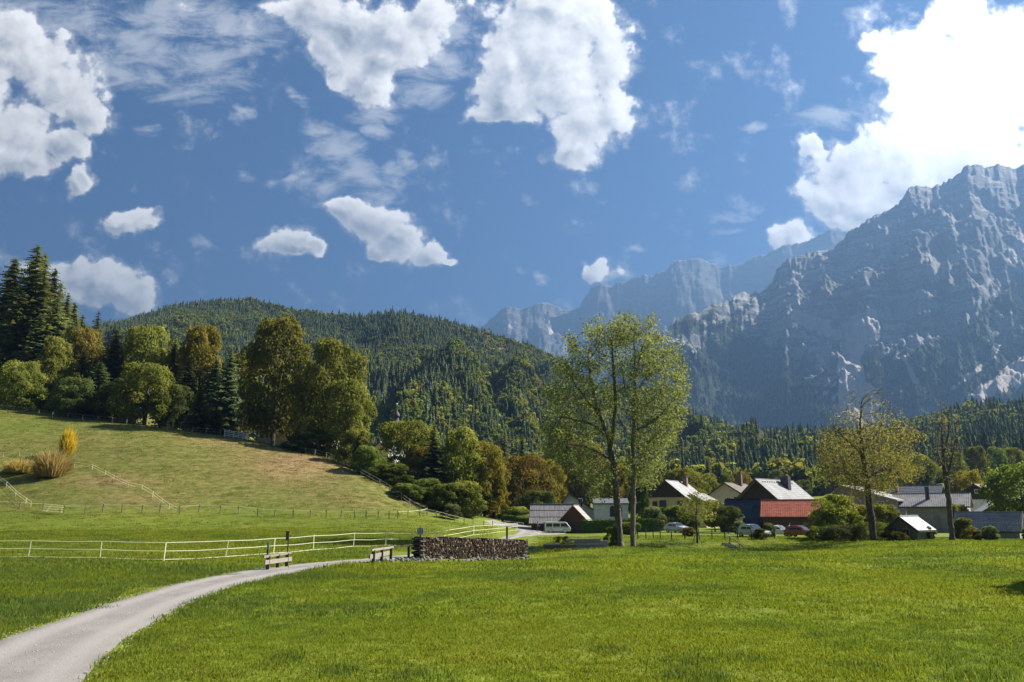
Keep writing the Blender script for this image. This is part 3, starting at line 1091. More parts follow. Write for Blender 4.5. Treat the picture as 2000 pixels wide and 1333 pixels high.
M_SPRUCE = leaf_mat('spruce_needles', (0.040, 0.062, 0.038), (0.115, 0.140, 0.074), 0.3, 0.35)
M_SPRUCE2 = leaf_mat('spruce_needles_green', (0.052, 0.074, 0.034), (0.150, 0.165, 0.066), 0.3, 0.35)
M_LEAF = {
    'green': leaf_mat('leaves_green', (0.062, 0.092, 0.022), (0.19, 0.225, 0.058)),
    'lime': leaf_mat('leaves_lime', (0.088, 0.115, 0.022), (0.285, 0.3, 0.072)),
    'olive': leaf_mat('leaves_olive', (0.08, 0.096, 0.022), (0.255, 0.25, 0.06)),
    'yellow': leaf_mat('leaves_yellow', (0.1, 0.095, 0.02), (0.3, 0.255, 0.05)),
    'orange': leaf_mat('leaves_orange', (0.100, 0.086, 0.022), (0.27, 0.210, 0.055)),
    'brown': leaf_mat('leaves_brown', (0.085, 0.074, 0.028), (0.21, 0.175, 0.068)),
    'dark': leaf_mat('leaves_dark', (0.05, 0.07, 0.022), (0.14, 0.165, 0.055)),
    'hedge': leaf_mat('hedge_leaves', (0.037, 0.065, 0.018), (0.106, 0.156, 0.040), 0.25),
    'grey': leaf_mat('leaves_grey', (0.062, 0.075, 0.037), (0.200, 0.225, 0.112)),
    'tan': leaf_mat('dry_stems', (0.26, 0.205, 0.075), (0.52, 0.42, 0.18)),
    'gold': leaf_mat('golden_leaves', (0.28, 0.20, 0.02), (0.58, 0.42, 0.05)),
    'ash': leaf_mat('ash_leaves', (0.090, 0.112, 0.046), (0.225, 0.240, 0.108), 0.5),
    'maple': leaf_mat('maple_leaves', (0.105, 0.094, 0.030), (0.245, 0.218, 0.075), 0.5),
}
M_BARK = surf('bark', (0.045, 0.035, 0.026), (0.12, 0.10, 0.08), 6, 0.95, (1, 1, 0.25), bump=0.04)
M_BARKG = surf('grey_bark', (0.07, 0.06, 0.05), (0.17, 0.15, 0.12), 5, 0.95, (1, 1, 0.25), bump=0.04, c3=(0.09, 0.10, 0.05))


# forests too far off to count: scattered copies made with geometry nodes
def scatter(name, pts, rotz, scale, which, sources, mat_list, kind='stuff', scale_xy=None):
    n = len(pts)
    me = bpy.data.meshes.new(name)
    me.vertices.add(n)
    me.vertices.foreach_set('co', np.asarray(pts, np.float32).ravel())
    a = me.attributes.new('sc', 'FLOAT_VECTOR', 'POINT')
    s3 = np.asarray(scale, np.float32)
    if s3.ndim == 1:
        s3 = np.c_[s3, s3, s3]
    a.data.foreach_set('vector', s3.ravel())
    a = me.attributes.new('rot', 'FLOAT_VECTOR', 'POINT')
    rz = np.asarray(rotz, np.float32)
    if rz.ndim == 1:
        rz = np.c_[rz * 0, rz * 0, rz]
    a.data.foreach_set('vector', rz.ravel())
    a = me.attributes.new('which', 'INT', 'POINT')
    a.data.foreach_set('value', np.asarray(which, np.int32))
    me.update()
    o = link(name, me)
    tag(o, kind=kind)
    ng = bpy.data.node_groups.new(name, 'GeometryNodeTree')
    ng.interface.new_socket('Geometry', in_out='INPUT', socket_type='NodeSocketGeometry')
    ng.interface.new_socket('Geometry', in_out='OUTPUT', socket_type='NodeSocketGeometry')
    T = NT(ng)
    gi, go = T.n('NodeGroupInput'), T.n('NodeGroupOutput')
    iop = T.n('GeometryNodeInstanceOnPoints')
    join = T.n('GeometryNodeJoinGeometry')
    for src in reversed(sources):
        ob = bpy.data.objects.new(src.name + '_source', src)
        oi = T.n('GeometryNodeObjectInfo', transform_space='ORIGINAL')
        oi.inputs['Object'].default_value = ob
        oi.inputs['As Instance'].default_value = True
        ng.links.new(oi.outputs['Geometry'], join.inputs[0])
    ng.links.new(gi.outputs[0], iop.inputs['Points'])
    ng.links.new(join.outputs[0], iop.inputs['Instance'])
    iop.inputs['Pick Instance'].default_value = True

    def attr(nm, dt):
        nd = T.n('GeometryNodeInputNamedAttribute', data_type=dt)
        nd.inputs[0].default_value = nm
        return nd.outputs[0]
    ng.links.new(attr('which', 'INT'), iop.inputs['Instance Index'])
    ng.links.new(attr('sc', 'FLOAT_VECTOR'), iop.inputs['Scale'])
    e2r = T.n('FunctionNodeEulerToRotation')
    ng.links.new(attr('rot', 'FLOAT_VECTOR'), e2r.inputs[0])
    ng.links.new(e2r.outputs[0], iop.inputs['Rotation'])
    ng.links.new(iop.outputs[0], go.inputs[0])
    md = o.modifiers.new('scatter', 'NODES')
    md.node_group = ng
    return o


def with_mat(me, mat):
    me.materials.append(mat)
    return me


FAR_CON = [with_mat(far_conifer_mesh('far_spruce', 200 + i, width=w), m) for i, (w, m) in enumerate(((0.15, M_SPRUCE), (0.19, M_SPRUCE), (0.17, M_SPRUCE2)))]
FAR_DEC = [with_mat(crown_mesh('far_broadleaf', 210 + i, 15, 16, 0.20, 'round', (0.16, 0.24)), M_LEAF[k]) for i, k in enumerate(('olive', 'dark', 'green', 'green', 'olive'))]


def surface_points(X, Y, Z, density, seed, keep=None):
    """random points on a grid surface, density per square metre of plan area"""
    rs = np.random.RandomState(seed)
    ax, ay = X[1:, :-1] - X[:-1, :-1], Y[1:, :-1] - Y[:-1, :-1]
    bx, by = X[:-1, 1:] - X[:-1, :-1], Y[:-1, 1:] - Y[:-1, :-1]
    area = np.abs(ax * by - ay * bx)
    dens = area * (density[:-1, :-1] if hasattr(density, 'shape') else density)
    n = rs.poisson(dens)
    idx = np.repeat(np.arange(n.size), n.ravel())
    i, j = np.unravel_index(idx, n.shape)
    u, v = rs.uniform(size=len(i)), rs.uniform(size=len(i))
    P = []
    for G in (X, Y, Z):
        P.append((G[i, j] * (1 - u) + G[i + 1, j] * u) * (1 - v) + (G[i, j + 1] * (1 - u) + G[i + 1, j + 1] * u) * v)
    return np.stack(P, -1), rs


def plant_forest(name, P, rs, hrange, dec_share, wmul=1.0):
    n = len(P)
    dec = rs.uniform(size=n) < dec_share
    h = rs.uniform(*hrange, n) * rs.uniform(0.65, 1.2, n) * (0.8 + 0.4 * vnoise(P[:, 0] / 60, P[:, 1] / 60, 5))
    wr = rs.uniform(0.85, 1.2, n) * wmul
    s3 = np.c_[h * wr, h * wr, h]
    k = ~dec
    con = scatter(name[0], P[k], rs.uniform(0, 6.28, k.sum()), s3[k], rs.randint(0, 3, k.sum()), FAR_CON, None)
    s3 = np.c_[h * 0.62 * wr, h * 0.62 * wr, h * 0.78]
    P2 = P[dec] - np.c_[np.zeros((dec.sum(), 2)), np.full(dec.sum(), 0.5)]
    brd = scatter(name[1], P2, rs.uniform(0, 6.28, dec.sum()), s3[dec], rs.randint(0, 5, dec.sum()), FAR_DEC, None)
    return con, brd


dens = 0.062 * (1 - np.clip(HBARE * 1.6, 0, 0.97)) * (HV < 1.05)
P, rs = surface_points(HX, HY, HZ, dens, 31)
ppx, ppy = proj(P[:, 0], P[:, 1], P[:, 2])
k = (ppx > -260) & (ppx < 1480) & (P[:, 1] > 350)
P = P[k]
share = np.clip(0.24 + 0.9 * fbm(P[:, 0] / 170, P[:, 1] / 170, 4, 77) + 0.25 * sstep(ppx[k], 700, 1000) * sstep(ppy[k], 640, 720), 0.04, 0.8)
plant_forest(('hill_spruce_forest', 'hill_broadleaf_forest'), P, rs, (9, 17), share, 1.15)

P, rs = surface_points(RX, RY, RZ, 0.045 * (1 - np.clip(past * 1.2, 0, 1)) * (RV < 1.1), 32)
ppx, ppy = proj(P[:, 0], P[:, 1], P[:, 2])
k = (ppx > 1080) & (ppx < 2250) & (P[:, 1] > 345)
P = P[k]
share = np.clip(0.22 + 0.8 * fbm(P[:, 0] / 120, P[:, 1] / 120, 4, 78) + 0.25 * sstep(P[:, 1], 600, 800), 0.05, 0.75)
plant_forest(('slope_spruce_forest', 'slope_broadleaf_forest'), P, rs, (11, 20), share, 1.1)

# woods on the lower flanks of the mountains
for (G, sd_) in ((mount, 41),):
    X, Y, Z, px, py, wood, scree = G
    den = np.where((wood > 0.62) & (scree < 0.3), 0.0040 * wood, 0.0) * (py > 560)
    P, rs = surface_points(X, Y, Z, den, sd_)
    ppx, ppy = proj(P[:, 0], P[:, 1], P[:, 2])
    P = P[(ppx > 1150) & (ppx < 2150) & (ppy < 900)]
    n = len(P)
    h = rs.uniform(16, 30, n)
    scatter('mountain_spruce_forest', P, rs.uniform(0, 6.28, n), np.c_[h * 1.5, h * 1.5, h], rs.randint(0, 3, n), FAR_CON, None)


# ------------------------------------------------------------------ haze
def build_haze():
    m, T = new_mat('haze')
    v = T.n('ShaderNodeVolumePrincipled')
    v.inputs['Color'].default_value = (0.122, 0.228, 0.41, 1)
    v.inputs['Density'].default_value = HAZE
    v.inputs['Anisotropy'].default_value = 0.3
    T.put(T.out.inputs['Volume'], v.outputs[0])
    b = MB().box((0, 0, (2900 - 300) / 2), (26000, 26000, 3200))
    tag(b.build('haze', m), kind='stuff')


HAZE = 1.4e-4


# ------------------------------------------------------------------ trees one can tell apart
CROWN = {
    'round': crown_mesh('broad_crown', 1, 85, 330, 0.034, 'round', (0.07, 0.19)),
    'round2': crown_mesh('broad_crown', 2, 75, 330, 0.036, 'round', (0.08, 0.2)),
    'egg': crown_mesh('tall_crown', 3, 95, 330, 0.034, 'egg', (0.07, 0.17)),
    'egg2': crown_mesh('tall_crown', 4, 80, 330, 0.036, 'egg', (0.07, 0.19)),
    'bush': crown_mesh('bush_crown', 6, 60, 420, 0.042, 'egg', (0.08, 0.20)),
    'bramble': crown_mesh('bramble_crown', 9, 90, 520, 0.034, 'egg', (0.05, 0.11), 2.4),
    'bush2': crown_mesh('bush_crown', 8, 54, 400, 0.045, 'round', (0.08, 0.21)),
}
SPRUCE = [conifer_mesh('spruce_crown', 21, 36, 12, 5, 0.15), conifer_mesh('spruce_crown', 22, 34, 11, 5, 0.19, 0.08, 0.3), conifer_mesh('spruce_crown', 23, 30, 10, 5, 0.24, 0.04, 0.1)]
for k_, me_ in CROWN.items():
    me_.materials.append(M_LEAF['green'])
for me_ in SPRUCE:
    me_.materials.append(M_SPRUCE)
_tm = MB().tube([(0, 0, -0.04), (0.006, 0.004, 0.25), (-0.004, 0.01, 0.55), (0.004, 0.0, 0.8)], [0.026, 0.019, 0.012, 0.005], 7)
for k_ in range(5):
    a_ = k_ * 2.4
    _tm.tube([(0, 0, 0.22 + 0.07 * k_), (0.09 * math.cos(a_), 0.09 * math.sin(a_), 0.36 + 0.07 * k_), (0.2 * math.cos(a_), 0.2 * math.sin(a_), 0.44 + 0.07 * k_)], [0.010, 0.007, 0.003], 5)
TRUNK_ME = _tm.mesh('trunk')
TRUNK_ME.materials.append(M_BARK)
_tm = MB().tube([(0, 0, -0.03), (0, 0, 0.4), (0, 0, 0.97)], [0.013, 0.009, 0.002], 6)
STEM_ME = _tm.mesh('trunk')
STEM_ME.materials.append(M_BARK)


def mat_on_object(o, m):
    o.material_slots[0].link = 'OBJECT'
    o.material_slots[0].material = m


def plant(name, cat, label, px, top, width, Y=None, base=None, crown='round', mat='green', group=None, low=0.10, depth=1.0):
    """a tree or bush: px centre, top line, width in pixels, standing at distance Y or on the ground seen at (px, base)"""
    if Y is None:
        p = hit(px, base)
        x, Y = p.x, p.y
    s, _ = pix(px, 960)
    x = float(s) * Y
    z = gz(x, Y)
    H = max(0.6, at(px, top, Y).z - z)
    Wd = width * Y / F * 1.03
    t = empty(name, (x, Y, z), rnd.uniform(0, 6.28), label, cat, group)
    if crown.startswith('spruce'):
        me = SPRUCE[int(crown[-1])]
        natural = (0.26, 0.31, 0.40)[int(crown[-1])]
        k = Wd / natural
        c = link('crown', me, None, t)
        c.scale = (k, k, H)
        mat_on_object(c, M_SPRUCE2 if mat == 'green' else M_SPRUCE)
        tr = link('trunk', STEM_ME, None, t)
        tr.scale = (H, H, H)
    else:
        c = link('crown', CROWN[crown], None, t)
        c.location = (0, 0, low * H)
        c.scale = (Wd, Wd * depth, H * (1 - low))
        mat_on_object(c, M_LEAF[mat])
        tr = link('trunk', TRUNK_ME, None, t)
        r = min(1.0, Wd / H * 1.1)
        tr.scale = (H * r, H * r, H)
    return t


G1 = 'trees along the crest of the grassy hill'
for a in [
    # name, category, label, px, top, width, Y, crown, material
    ('spruce_tree', 'tree', 'tallest dark spruce at the left edge, rising above all others on the hillcrest', 2, 474, 150, 225, 'spruce1', 'green'),
    ('spruce_tree', 'tree', 'dark spruce with a leaning tip right of the tallest one at the left edge', 46, 522, 118, 228, 'spruce1', 'green'),
    ('spruce_tree', 'tree', 'slim dark spruce with a bare thin tip against the white cloud', 80, 570, 74, 232, 'spruce0', 'green'),
    ('fir_tree', 'tree', 'broad layered dark fir standing alone above the brown tree', 148, 604, 74, 236, 'spruce2', ''),
    ('spruce_tree', 'tree', 'dark spruce whose tip shows just left of the tallest one at the picture edge', -42, 500, 150, 230, 'spruce1', 'green'),
    ('spruce_tree', 'tree', 'dark spruce between the tallest one and the leaning tipped one', 24, 520, 130, 222, 'spruce2', 'green'),
    ('spruce_tree', 'tree', 'broad green spruce below the leaning tipped one', 60, 575, 120, 218, 'spruce2', 'green'),
    ('spruce_tree', 'tree', 'green spruce right of the slim bare tipped one', 104, 616, 84, 226, 'spruce2', 'green'),
    ('spruce_tree', 'tree', 'wide green spruce at the left edge behind the bright green tree', -12, 566, 120, 218, 'spruce2', 'green'),
    ('spruce_tree', 'tree', 'green spruce rising behind the light green tall tree', 78, 622, 110, 220, 'spruce2', 'green'),
    ('spruce_tree', 'tree', 'short dark spruce just left of the broad layered fir', 122, 632, 78, 230, 'spruce1', ''),
    ('spruce_tree', 'tree', 'green spruce just right of the tallest one, slightly lower', 20, 492, 130, 234, 'spruce1', 'green'),
    ('spruce_tree', 'tree', 'green spruce filling the mass below the leaning tipped one', 62, 548, 126, 236, 'spruce2', 'green'),
    ('spruce_tree', 'tree', 'green spruce sloping down right of the slim bare tipped one', 96, 588, 104, 240, 'spruce1', 'green'),
    ('spruce_tree', 'tree', 'low green spruce at the foot of the slim bare tipped one', 116, 612, 96, 238, 'spruce2', 'green'),
    ('spruce_tree', 'tree', 'dark spruce filling the gap behind the bright green tree at the left edge', 30, 610, 96, 214, 'spruce1', 'green'),
    ('broadleaf_tree', 'tree', 'bright green round tree at the left edge just behind the hillcrest fence', 8, 705, 88, 190, 'round', 'lime'),
    ('broadleaf_tree', 'tree', 'light green tall tree second from the left edge behind the crest fence', 72, 662, 88, 200, 'egg', 'olive'),
    ('broadleaf_tree', 'tree', 'yellow green tree between the light green one and the brown one', 100, 640, 80, 214, 'egg2', 'green'),
    ('broadleaf_tree', 'tree', 'orange brown autumn tree below the broad layered fir', 130, 642, 92, 212, 'egg', 'orange'),
    ('spruce_tree', 'tree', 'dark spruce right of the orange brown autumn tree', 190, 640, 104, 205, 'spruce1', 'green'),
    ('broadleaf_tree', 'tree', 'tall tree with yellow top right of the dark spruce', 266, 634, 118, 208, 'egg2', 'olive'),
    ('spruce_tree', 'tree', 'narrow green spruce between the two yellow topped trees', 312, 662, 70, 206, 'spruce0', 'green'),
    ('broadleaf_tree', 'tree', 'golden round topped tree left of the big lindens', 370, 637, 100, 206, 'egg', 'yellow'),
    ('spruce_tree', 'tree', 'dark spruce in the shade under the golden topped tree', 345, 700, 86, 200, 'spruce1', ''),
    ('broadleaf_tree', 'tree', 'pale yellow green tree standing in front of the dark spruces on the crest', 268, 708, 112, 186, 'egg2', 'lime'),
    ('spruce_tree', 'tree', 'drooping dark spruce beside the left side of the big linden', 428, 676, 92, 196, 'spruce2', ''),
    ('spruce_tree', 'tree', 'second drooping spruce directly behind the small pointed fir by the fence', 400, 700, 90, 202, 'spruce1', ''),
    ('fir_tree', 'tree', 'small pale pointed fir close to the crest fence', 374, 760, 62, 179, 'spruce1', 'green'),
    ('fir_tree', 'tree', 'low dark bushy fir between the small pointed fir and the white gate', 408, 790, 56, 181, 'spruce2', 'green'),
    ('broadleaf_tree', 'tree', 'dark leafed low tree in the shade below the orange brown tree', 118, 738, 92, 188, 'egg', 'dark'),
    ('spruce_tree', 'tree', 'shaded dark spruce above the middle of the crest fence', 165, 706, 100, 194, 'spruce1', ''),
    ('broadleaf_tree', 'tree', 'dark leafed tree at the foot of the spruces left of the pale tree', 212, 742, 90, 190, 'egg2', 'dark'),
    ('spruce_tree', 'tree', 'dark spruce behind the light green tall tree near the left edge', 66, 640, 100, 222, 'spruce1', ''),
    ('broadleaf_tree', 'tree', 'dark shaded undergrowth tree right of the pale yellow green tree', 325, 752, 84, 190, 'round', 'dark'),
    ('broadleaf_tree', 'tree', 'olive tree peeping between the orange brown tree and the dark spruce', 158, 672, 80, 214, 'egg2', 'olive'),
    ('broadleaf_tree', 'tree', 'green tree filling the gap left of the yellow topped tree', 228, 664, 84, 216, 'egg', 'green'),
    ('broadleaf_tree', 'tree', 'olive tree between the yellow topped and the golden round topped tree', 318, 684, 80, 214, 'egg2', 'olive'),
    ('broadleaf_tree', 'tree', 'yellowing tree between the golden round topped tree and the biggest linden', 452, 690, 84, 210, 'egg', 'olive'),
    ('broadleaf_tree', 'tree', 'green crown in the gap between the two big lindens', 588, 706, 80, 200, 'egg2', 'green'),
    ('linden_tree', 'tree', 'biggest linden, tall yellow green crown above the cream house on the crest', 526, 621, 156, 184, 'egg', 'olive'),
    ('linden_tree', 'tree', 'second big linden with a sloping right side, next to the biggest one', 636, 664, 128, 180, 'egg2', 'olive'),
    ('linden_tree', 'tree', 'lower right skirt tree leaning out from the second big linden', 672, 740, 96, 172, 'round', 'olive'),
]:
    plant(a[0], a[1], a[2], a[3], a[4], a[5], Y=a[6], crown=a[7], mat=a[8], group=G1, low=0.10 if 'linden' in a[0] else 0.03)
for t_ in [
    ('round tree bush below the sloping linden at the hill edge', 694, 838, 66, 160, 'bush', 'olive'),
    ('low leafy bush right below the second linden by the fence', 612, 838, 80, 172, 'bush2', 'dark'),
    ('low shaded bush between the two lindens behind the fence', 575, 850, 60, 174, 'bush', 'dark'),
    ('rounded green bush at the end of the linden slope', 716, 872, 60, 154, 'bush2', 'green'),
]:
    plant('leafy_bush', 'bush', t_[0], t_[1], t_[2], t_[3], Y=t_[4], crown=t_[5], mat=t_[6], group='bushes along the hill edge', low=0.0)

G2 = 'trees between the hill and the barn'
for a in [
    ('broadleaf_tree', 'large yellow green tree with an orange top below the church spire', 792, 822, 124, 166, 'round', 'lime'),
    ('broadleaf_tree', 'small orange brown crown tucked between the yellow green tree and the dark spruce', 815, 870, 66, 160, 'egg', 'yellow'),
    ('spruce_tree', 'dark pointed spruce in the middle of the autumn trees', 845, 828, 86, 155, 'spruce1', ''),
    ('broadleaf_tree', 'tall green tree turning yellow right of the dark pointed spruce', 902, 838, 112, 158, 'egg', 'olive'),
    ('broadleaf_tree', 'yellow tree standing on the lane side right of the tall green one', 948, 862, 86, 160, 'egg2', 'yellow'),
    ('broadleaf_tree', 'round orange brown tree with a wide crown behind the clipped hedge', 1022, 888, 106, 178, 'round', 'orange'),
    ('broadleaf_tree', 'golden yellow tree right of the orange brown one', 1066, 898, 70, 184, 'round2', 'yellow'),
    ('broadleaf_tree', 'dark green low tree behind the barn with boarded roof', 1050, 958, 78, 170, 'round', 'dark'),
    ('broadleaf_tree', 'olive tree half hidden behind the left side of the twin ash trees', 1098, 838, 92, 230, 'egg', 'olive'),
    ('broadleaf_tree', 'brownish tree behind the twin ash trees', 1150, 860, 90, 225, 'egg2', 'brown'),
    ('spruce_tree', 'dark spruce behind the golden trees left of the ash trees', 985, 838, 60, 240, 'spruce1', ''),
    ('spruce_tree', 'slimmer dark spruce to the right of the other one behind the golden trees', 1020, 846, 56, 246, 'spruce0', ''),
    ('broadleaf_tree', 'narrow yellowing tree behind the twin ash trees and the white house', 1200, 905, 70, 215, 'egg', 'yellow'),
    ('broadleaf_tree', 'green tree behind the hedge right of the twin ash trees', 1252, 905, 62, 205, 'egg2', 'green'),
]:
    plant(a[0], 'tree', a[1], a[2], a[3], a[4], Y=a[5], crown=a[6], mat=a[7], group=G2, low=0.02)
for t_ in [
    ('spreading green bush at the foot of the pointed spruce', 835, 935, 76, 146, 'bush', 'green'),
    ('green bush in front of the tall trees where the fences meet', 872, 945, 70, 140, 'bush2', 'green'),
    ('leafy bush with lighter tips in front of the yellow tree', 912, 940, 74, 142, 'bush', 'olive'),
    ('green bush below the yellow green tree on the hill edge', 765, 905, 84, 150, 'bush', 'green'),
    ('low green bush on the hill edge left of the spruce', 800, 945, 70, 142, 'bush2', 'green'),
    ('bush with yellow leaves beside the grass at the lane bend', 968, 945, 64, 160, 'bush', 'yellow'),
    ('round light green bush above the clipped hedge by the lane', 1006, 990, 56, 158, 'bush2', 'lime'),
    ('bright green bush left of the shaded white house', 742, 893, 46, 158, 'bush', 'green'),
    ('small grey green bush beside the lower end of the crest fence', 884, 985, 38, 132, 'bush', 'grey'),
]:
    plant('leafy_bush', 'bush', t_[0], t_[1], t_[2], t_[3], Y=t_[4], crown=t_[5], mat=t_[6], group='bushes between the hill and the lane', low=0.0)

G3 = 'trees behind the village roofs'
for a in [
    ('broadleaf_tree', 'rusty brown tree left of the yellow house', 1280, 922, 50, 190, 'egg', 'brown'),
    ('broadleaf_tree', 'yellow brown tree behind the ridge of the yellow house', 1338, 914, 84, 205, 'round', 'olive'),
    ('broadleaf_tree', 'green tree between the yellow house and the beige house', 1380, 925, 60, 215, 'round2', 'olive'),
    ('broadleaf_tree', 'round brown tree above the roof of the beige house', 1450, 920, 44, 225, 'round', 'orange'),
    ('broadleaf_tree', 'green tree left of the round brown one above the beige house', 1420, 926, 50, 235, 'egg', 'green'),
    ('broadleaf_tree', 'small pale round tree above the large white roof', 1518, 917, 30, 330, 'round', 'grey'),
    ('broadleaf_tree', 'small green tree between the white roof and the brick chimney house', 1570, 938, 32, 300, 'round2', 'dark'),
    ('spruce_tree', 'pale tipped spruce behind the beige house', 1385, 898, 40, 330, 'spruce1', 'green'),
    ('spruce_tree', 'slender spruce between the pale tipped one and the round brown tree', 1408, 905, 34, 335, 'spruce0', ''),
    ('broadleaf_tree', 'yellow bushy tree between the slate roof and the dark brown house', 1893, 918, 64, 175, 'round', 'yellow'),
    ('broadleaf_tree', 'round pale green tree on the pasture edge left of the bare poplar', 1800, 888, 66, 300, 'round2', 'olive'),
    ('broadleaf_tree', 'tall pale green tree standing at the edge of the far pasture', 1918, 872, 44, 300, 'egg', 'olive'),
    ('broadleaf_tree', 'dark based pale tree second from the right on the far pasture', 1956, 872, 36, 310, 'egg2', 'green'),
    ('broadleaf_tree', 'pale green tree at the right edge of the far pasture', 1990, 874, 34, 312, 'round', 'olive'),
    ('broadleaf_tree', 'green bushy tree behind the bare poplar', 1870, 884, 50, 290, 'egg', 'green'),
    ('willow_tree', 'dense green willow at the right edge beside the wooden hut', 1994, 905, 120, 100, 'round', 'green'),
    ('broadleaf_tree', 'yellowing low tree between the willow and the dark brown house', 1945, 938, 40, 165, 'round2', 'yellow'),
    ('broadleaf_tree', 'orchard tree with small dark leaves beside the dark blue roof', 1418, 988, 48, 112, 'round', 'dark'),
    ('broadleaf_tree', 'orchard tree with yellow green leaves behind the slender staked tree', 1392, 976, 46, 118, 'round2', 'olive'),
]:
    plant(a[0], 'tree', a[1], a[2], a[3], a[4], Y=a[5], crown=a[6], mat=a[7], group=G3, low=0.16 if 'orchard' in a[1] else 0.04)

G4 = 'bushes around the village gardens'
for t_ in [
    ('tall yellow green bush covering the right end of the red roof', 1622, 966, 86, 90, 'egg2', 'lime'),
    ('bare brownish bush in front of the wooden barn gable', 1655, 985, 76, 92, 'bush2', 'brown'),
    ('low green bramble bush right of the red car', 1600, 1028, 66, 86, 'bramble', 'green'),
    ('low bramble bush left of the maple trunk', 1648, 1026, 80, 85, 'bramble', 'grey'),
    ('leafy bush around the foot of the maple trunk', 1696, 1020, 66, 84, 'bramble', 'green'),
    ('bush against the plank wall right of the maple trunk', 1725, 985, 50, 93, 'bush2', 'olive'),
    ('low bush at the foot of the small shed with white roof', 1738, 1036, 56, 81.5, 'bramble', 'olive'),
    ('dark green bush beside the right wall of the small shed', 1802, 1028, 26, 82, 'bush', 'dark'),
    ('brown green bush left of the wooden hut', 1872, 1012, 44, 86, 'bush', 'olive'),
    ('white flowering bush in front of the wooden hut', 1922, 1028, 30, 82, 'bush2', 'grey'),
    ('red leafed rose bush in front of the wooden hut', 1898, 1036, 24, 82, 'bush', 'brown'),
    ('green bush right of the wooden hut at the edge', 1996, 1030, 26, 82, 'bush', 'lime'),
    ('hanging green bush on the long barn wall behind the poplar', 1868, 985, 34, 100, 'bush2', 'olive'),
    ('red barberry bush beside the silver car', 1341, 1030, 30, 92, 'bush', 'brown'),
    ('grey green bush behind the clipped hedge end', 1275, 990, 46, 128, 'bush', 'grey'),
    ('light green bush in front of the yellow house', 1318, 988, 44, 132, 'bush2', 'green'),
    ('shaded bush under the orchard trees', 1345, 1000, 40, 126, 'bush', 'dark'),
    ('garden bush in front of the silver green car', 1478, 1033, 28, 88, 'bush', 'dark'),
    ('leafy bush between the silver green car and the white car', 1498, 1022, 26, 92, 'bush2', 'grey'),
    ('low bush in front of the dark blue roofed shed', 1440, 1018, 30, 108, 'bush', 'grey'),
    ('suckers and young shoots around the left ash trunk', 1192, 1030, 26, 81, 'bush', 'green'),
    ('trailing weeds on the bank right of the ash trunks', 1268, 1064, 70, 80, 'bramble', 'green'),
    ('creeper hanging at the hedge behind the ash trunks', 1222, 1020, 44, 104, 'bush2', 'green'),
    ('dark bramble bush on the left end of the timber pile', 1098, 1048, 40, 79, 'bramble', 'brown'),
    ('yellow green weeds at the foot of the stone heap', 1078, 1070, 26, 76, 'bush2', 'lime'),
    ('nettles on the bank left of the timber pile', 1120, 1072, 60, 77, 'bramble', 'dark'),
]:
    plant('garden_bush', 'bush', t_[0], t_[1], t_[2], t_[3], Y=t_[4], crown=t_[5], mat=t_[6], group=G4, low=0.0)

# shrubs on the pasture
def stem_shrub(label, px, base, width, height, seed, mat):
    """arching dry stems growing from one base"""
    q = hit(px, base)
    k = q.y / F
    rs = np.random.RandomState(seed)
    root = empty('dry_shrub', q, 0, label, 'shrub', 'dry shrubs on the pasture')
    V_, F_, C_ = [], [], []
    for i in range(1500):
        r, a = width * k * 0.28 * math.sqrt(rs.uniform()), rs.uniform(0, 6.283)
        b0 = np.array([r * math.cos(a), r * math.sin(a), -0.2])
        h = height * k * rs.uniform(0.35, 1.05) * (1 - 0.5 * (r / (width * k * 0.28)) ** 2)
        out = np.array([math.cos(a), math.sin(a), 0]) * width * k * rs.uniform(0.02, 0.26) + rs.normal(0, 0.25, 3) * np.array([1, 1, 0])
        w = rs.normal(size=3) * np.array([1, 1, 0.2])
        w = w / np.linalg.norm(w) * rs.uniform(0.03, 0.075)
        o = len(V_)
        mid, tip = b0 + out * 0.35 + [0, 0, h * 0.65], b0 + out + [0, 0, h * rs.uniform(0.85, 1.0)]
        V_ += [b0 - w * 0.5, b0 + w * 0.5, mid + w, mid - w, tip]
        F_ += [(o, o + 1, o + 2), (o, o + 2, o + 3), (o + 3, o + 2, o + 4)]
        C_ += [[rs.uniform(0, 1)] * 3] * 5
    tag(link('stems', mesh_np('stems', np.array(V_), np.array(F_), False, np.array(C_)), M_LEAF[mat], root), kind='stuff')


stem_shrub('straw coloured dry shrub spreading on the pasture', 100, 930, 92, 66, 1, 'tan')
stem_shrub('low straw coloured clump left of the large dry shrub', 42, 922, 84, 34, 2, 'tan')
stem_shrub('slim golden yellow shrub above the straw coloured ones', 130, 890, 36, 66, 3, 'gold')


# ------------------------------------------------------------------ grown trees with visible branches
def grow(attr, nodes, parents, step, infl, kill, iters):
    """space colonisation: nodes reach for the attraction points"""
    P = [Vector(p) for p in nodes]
    par = list(parents)
    A = [Vector(a) for a in attr]
    nk = {}
    for _ in range(iters):
        if not A:
            break
        kd = KDTree(len(P))
        for i, p in enumerate(P):
            kd.insert(p, i)
        kd.balance()
        pull = {}
        keep = []
        for a in A:
            co, i, d = kd.find(a)
            if d < kill:
                continue
            keep.append(a)
            if d < infl:
                v = pull.setdefault(i, Vector())
                v += (a - co).normalized()
        A = keep
        if not pull:
            break
        added = 0
        for i, v in pull.items():
            if v.length < 0.1 or nk.get(i, 0) >= 3:
                continue
            d = v.normalized()
            if par[i] >= 0:
                d = (d + (P[i] - P[par[i]]).normalized() * 0.45 + Vector((0, 0, 0.10))).normalized()
            q = P[i] + d * step
            if kd.find(q)[2] < step * 0.55:
                nk[i] = nk.get(i, 0) + 1
                continue
            nk[i] = nk.get(i, 0) + 1
            P.append(q)
            par.append(i)
            added += 1
        if not added:
            break
    return P, par


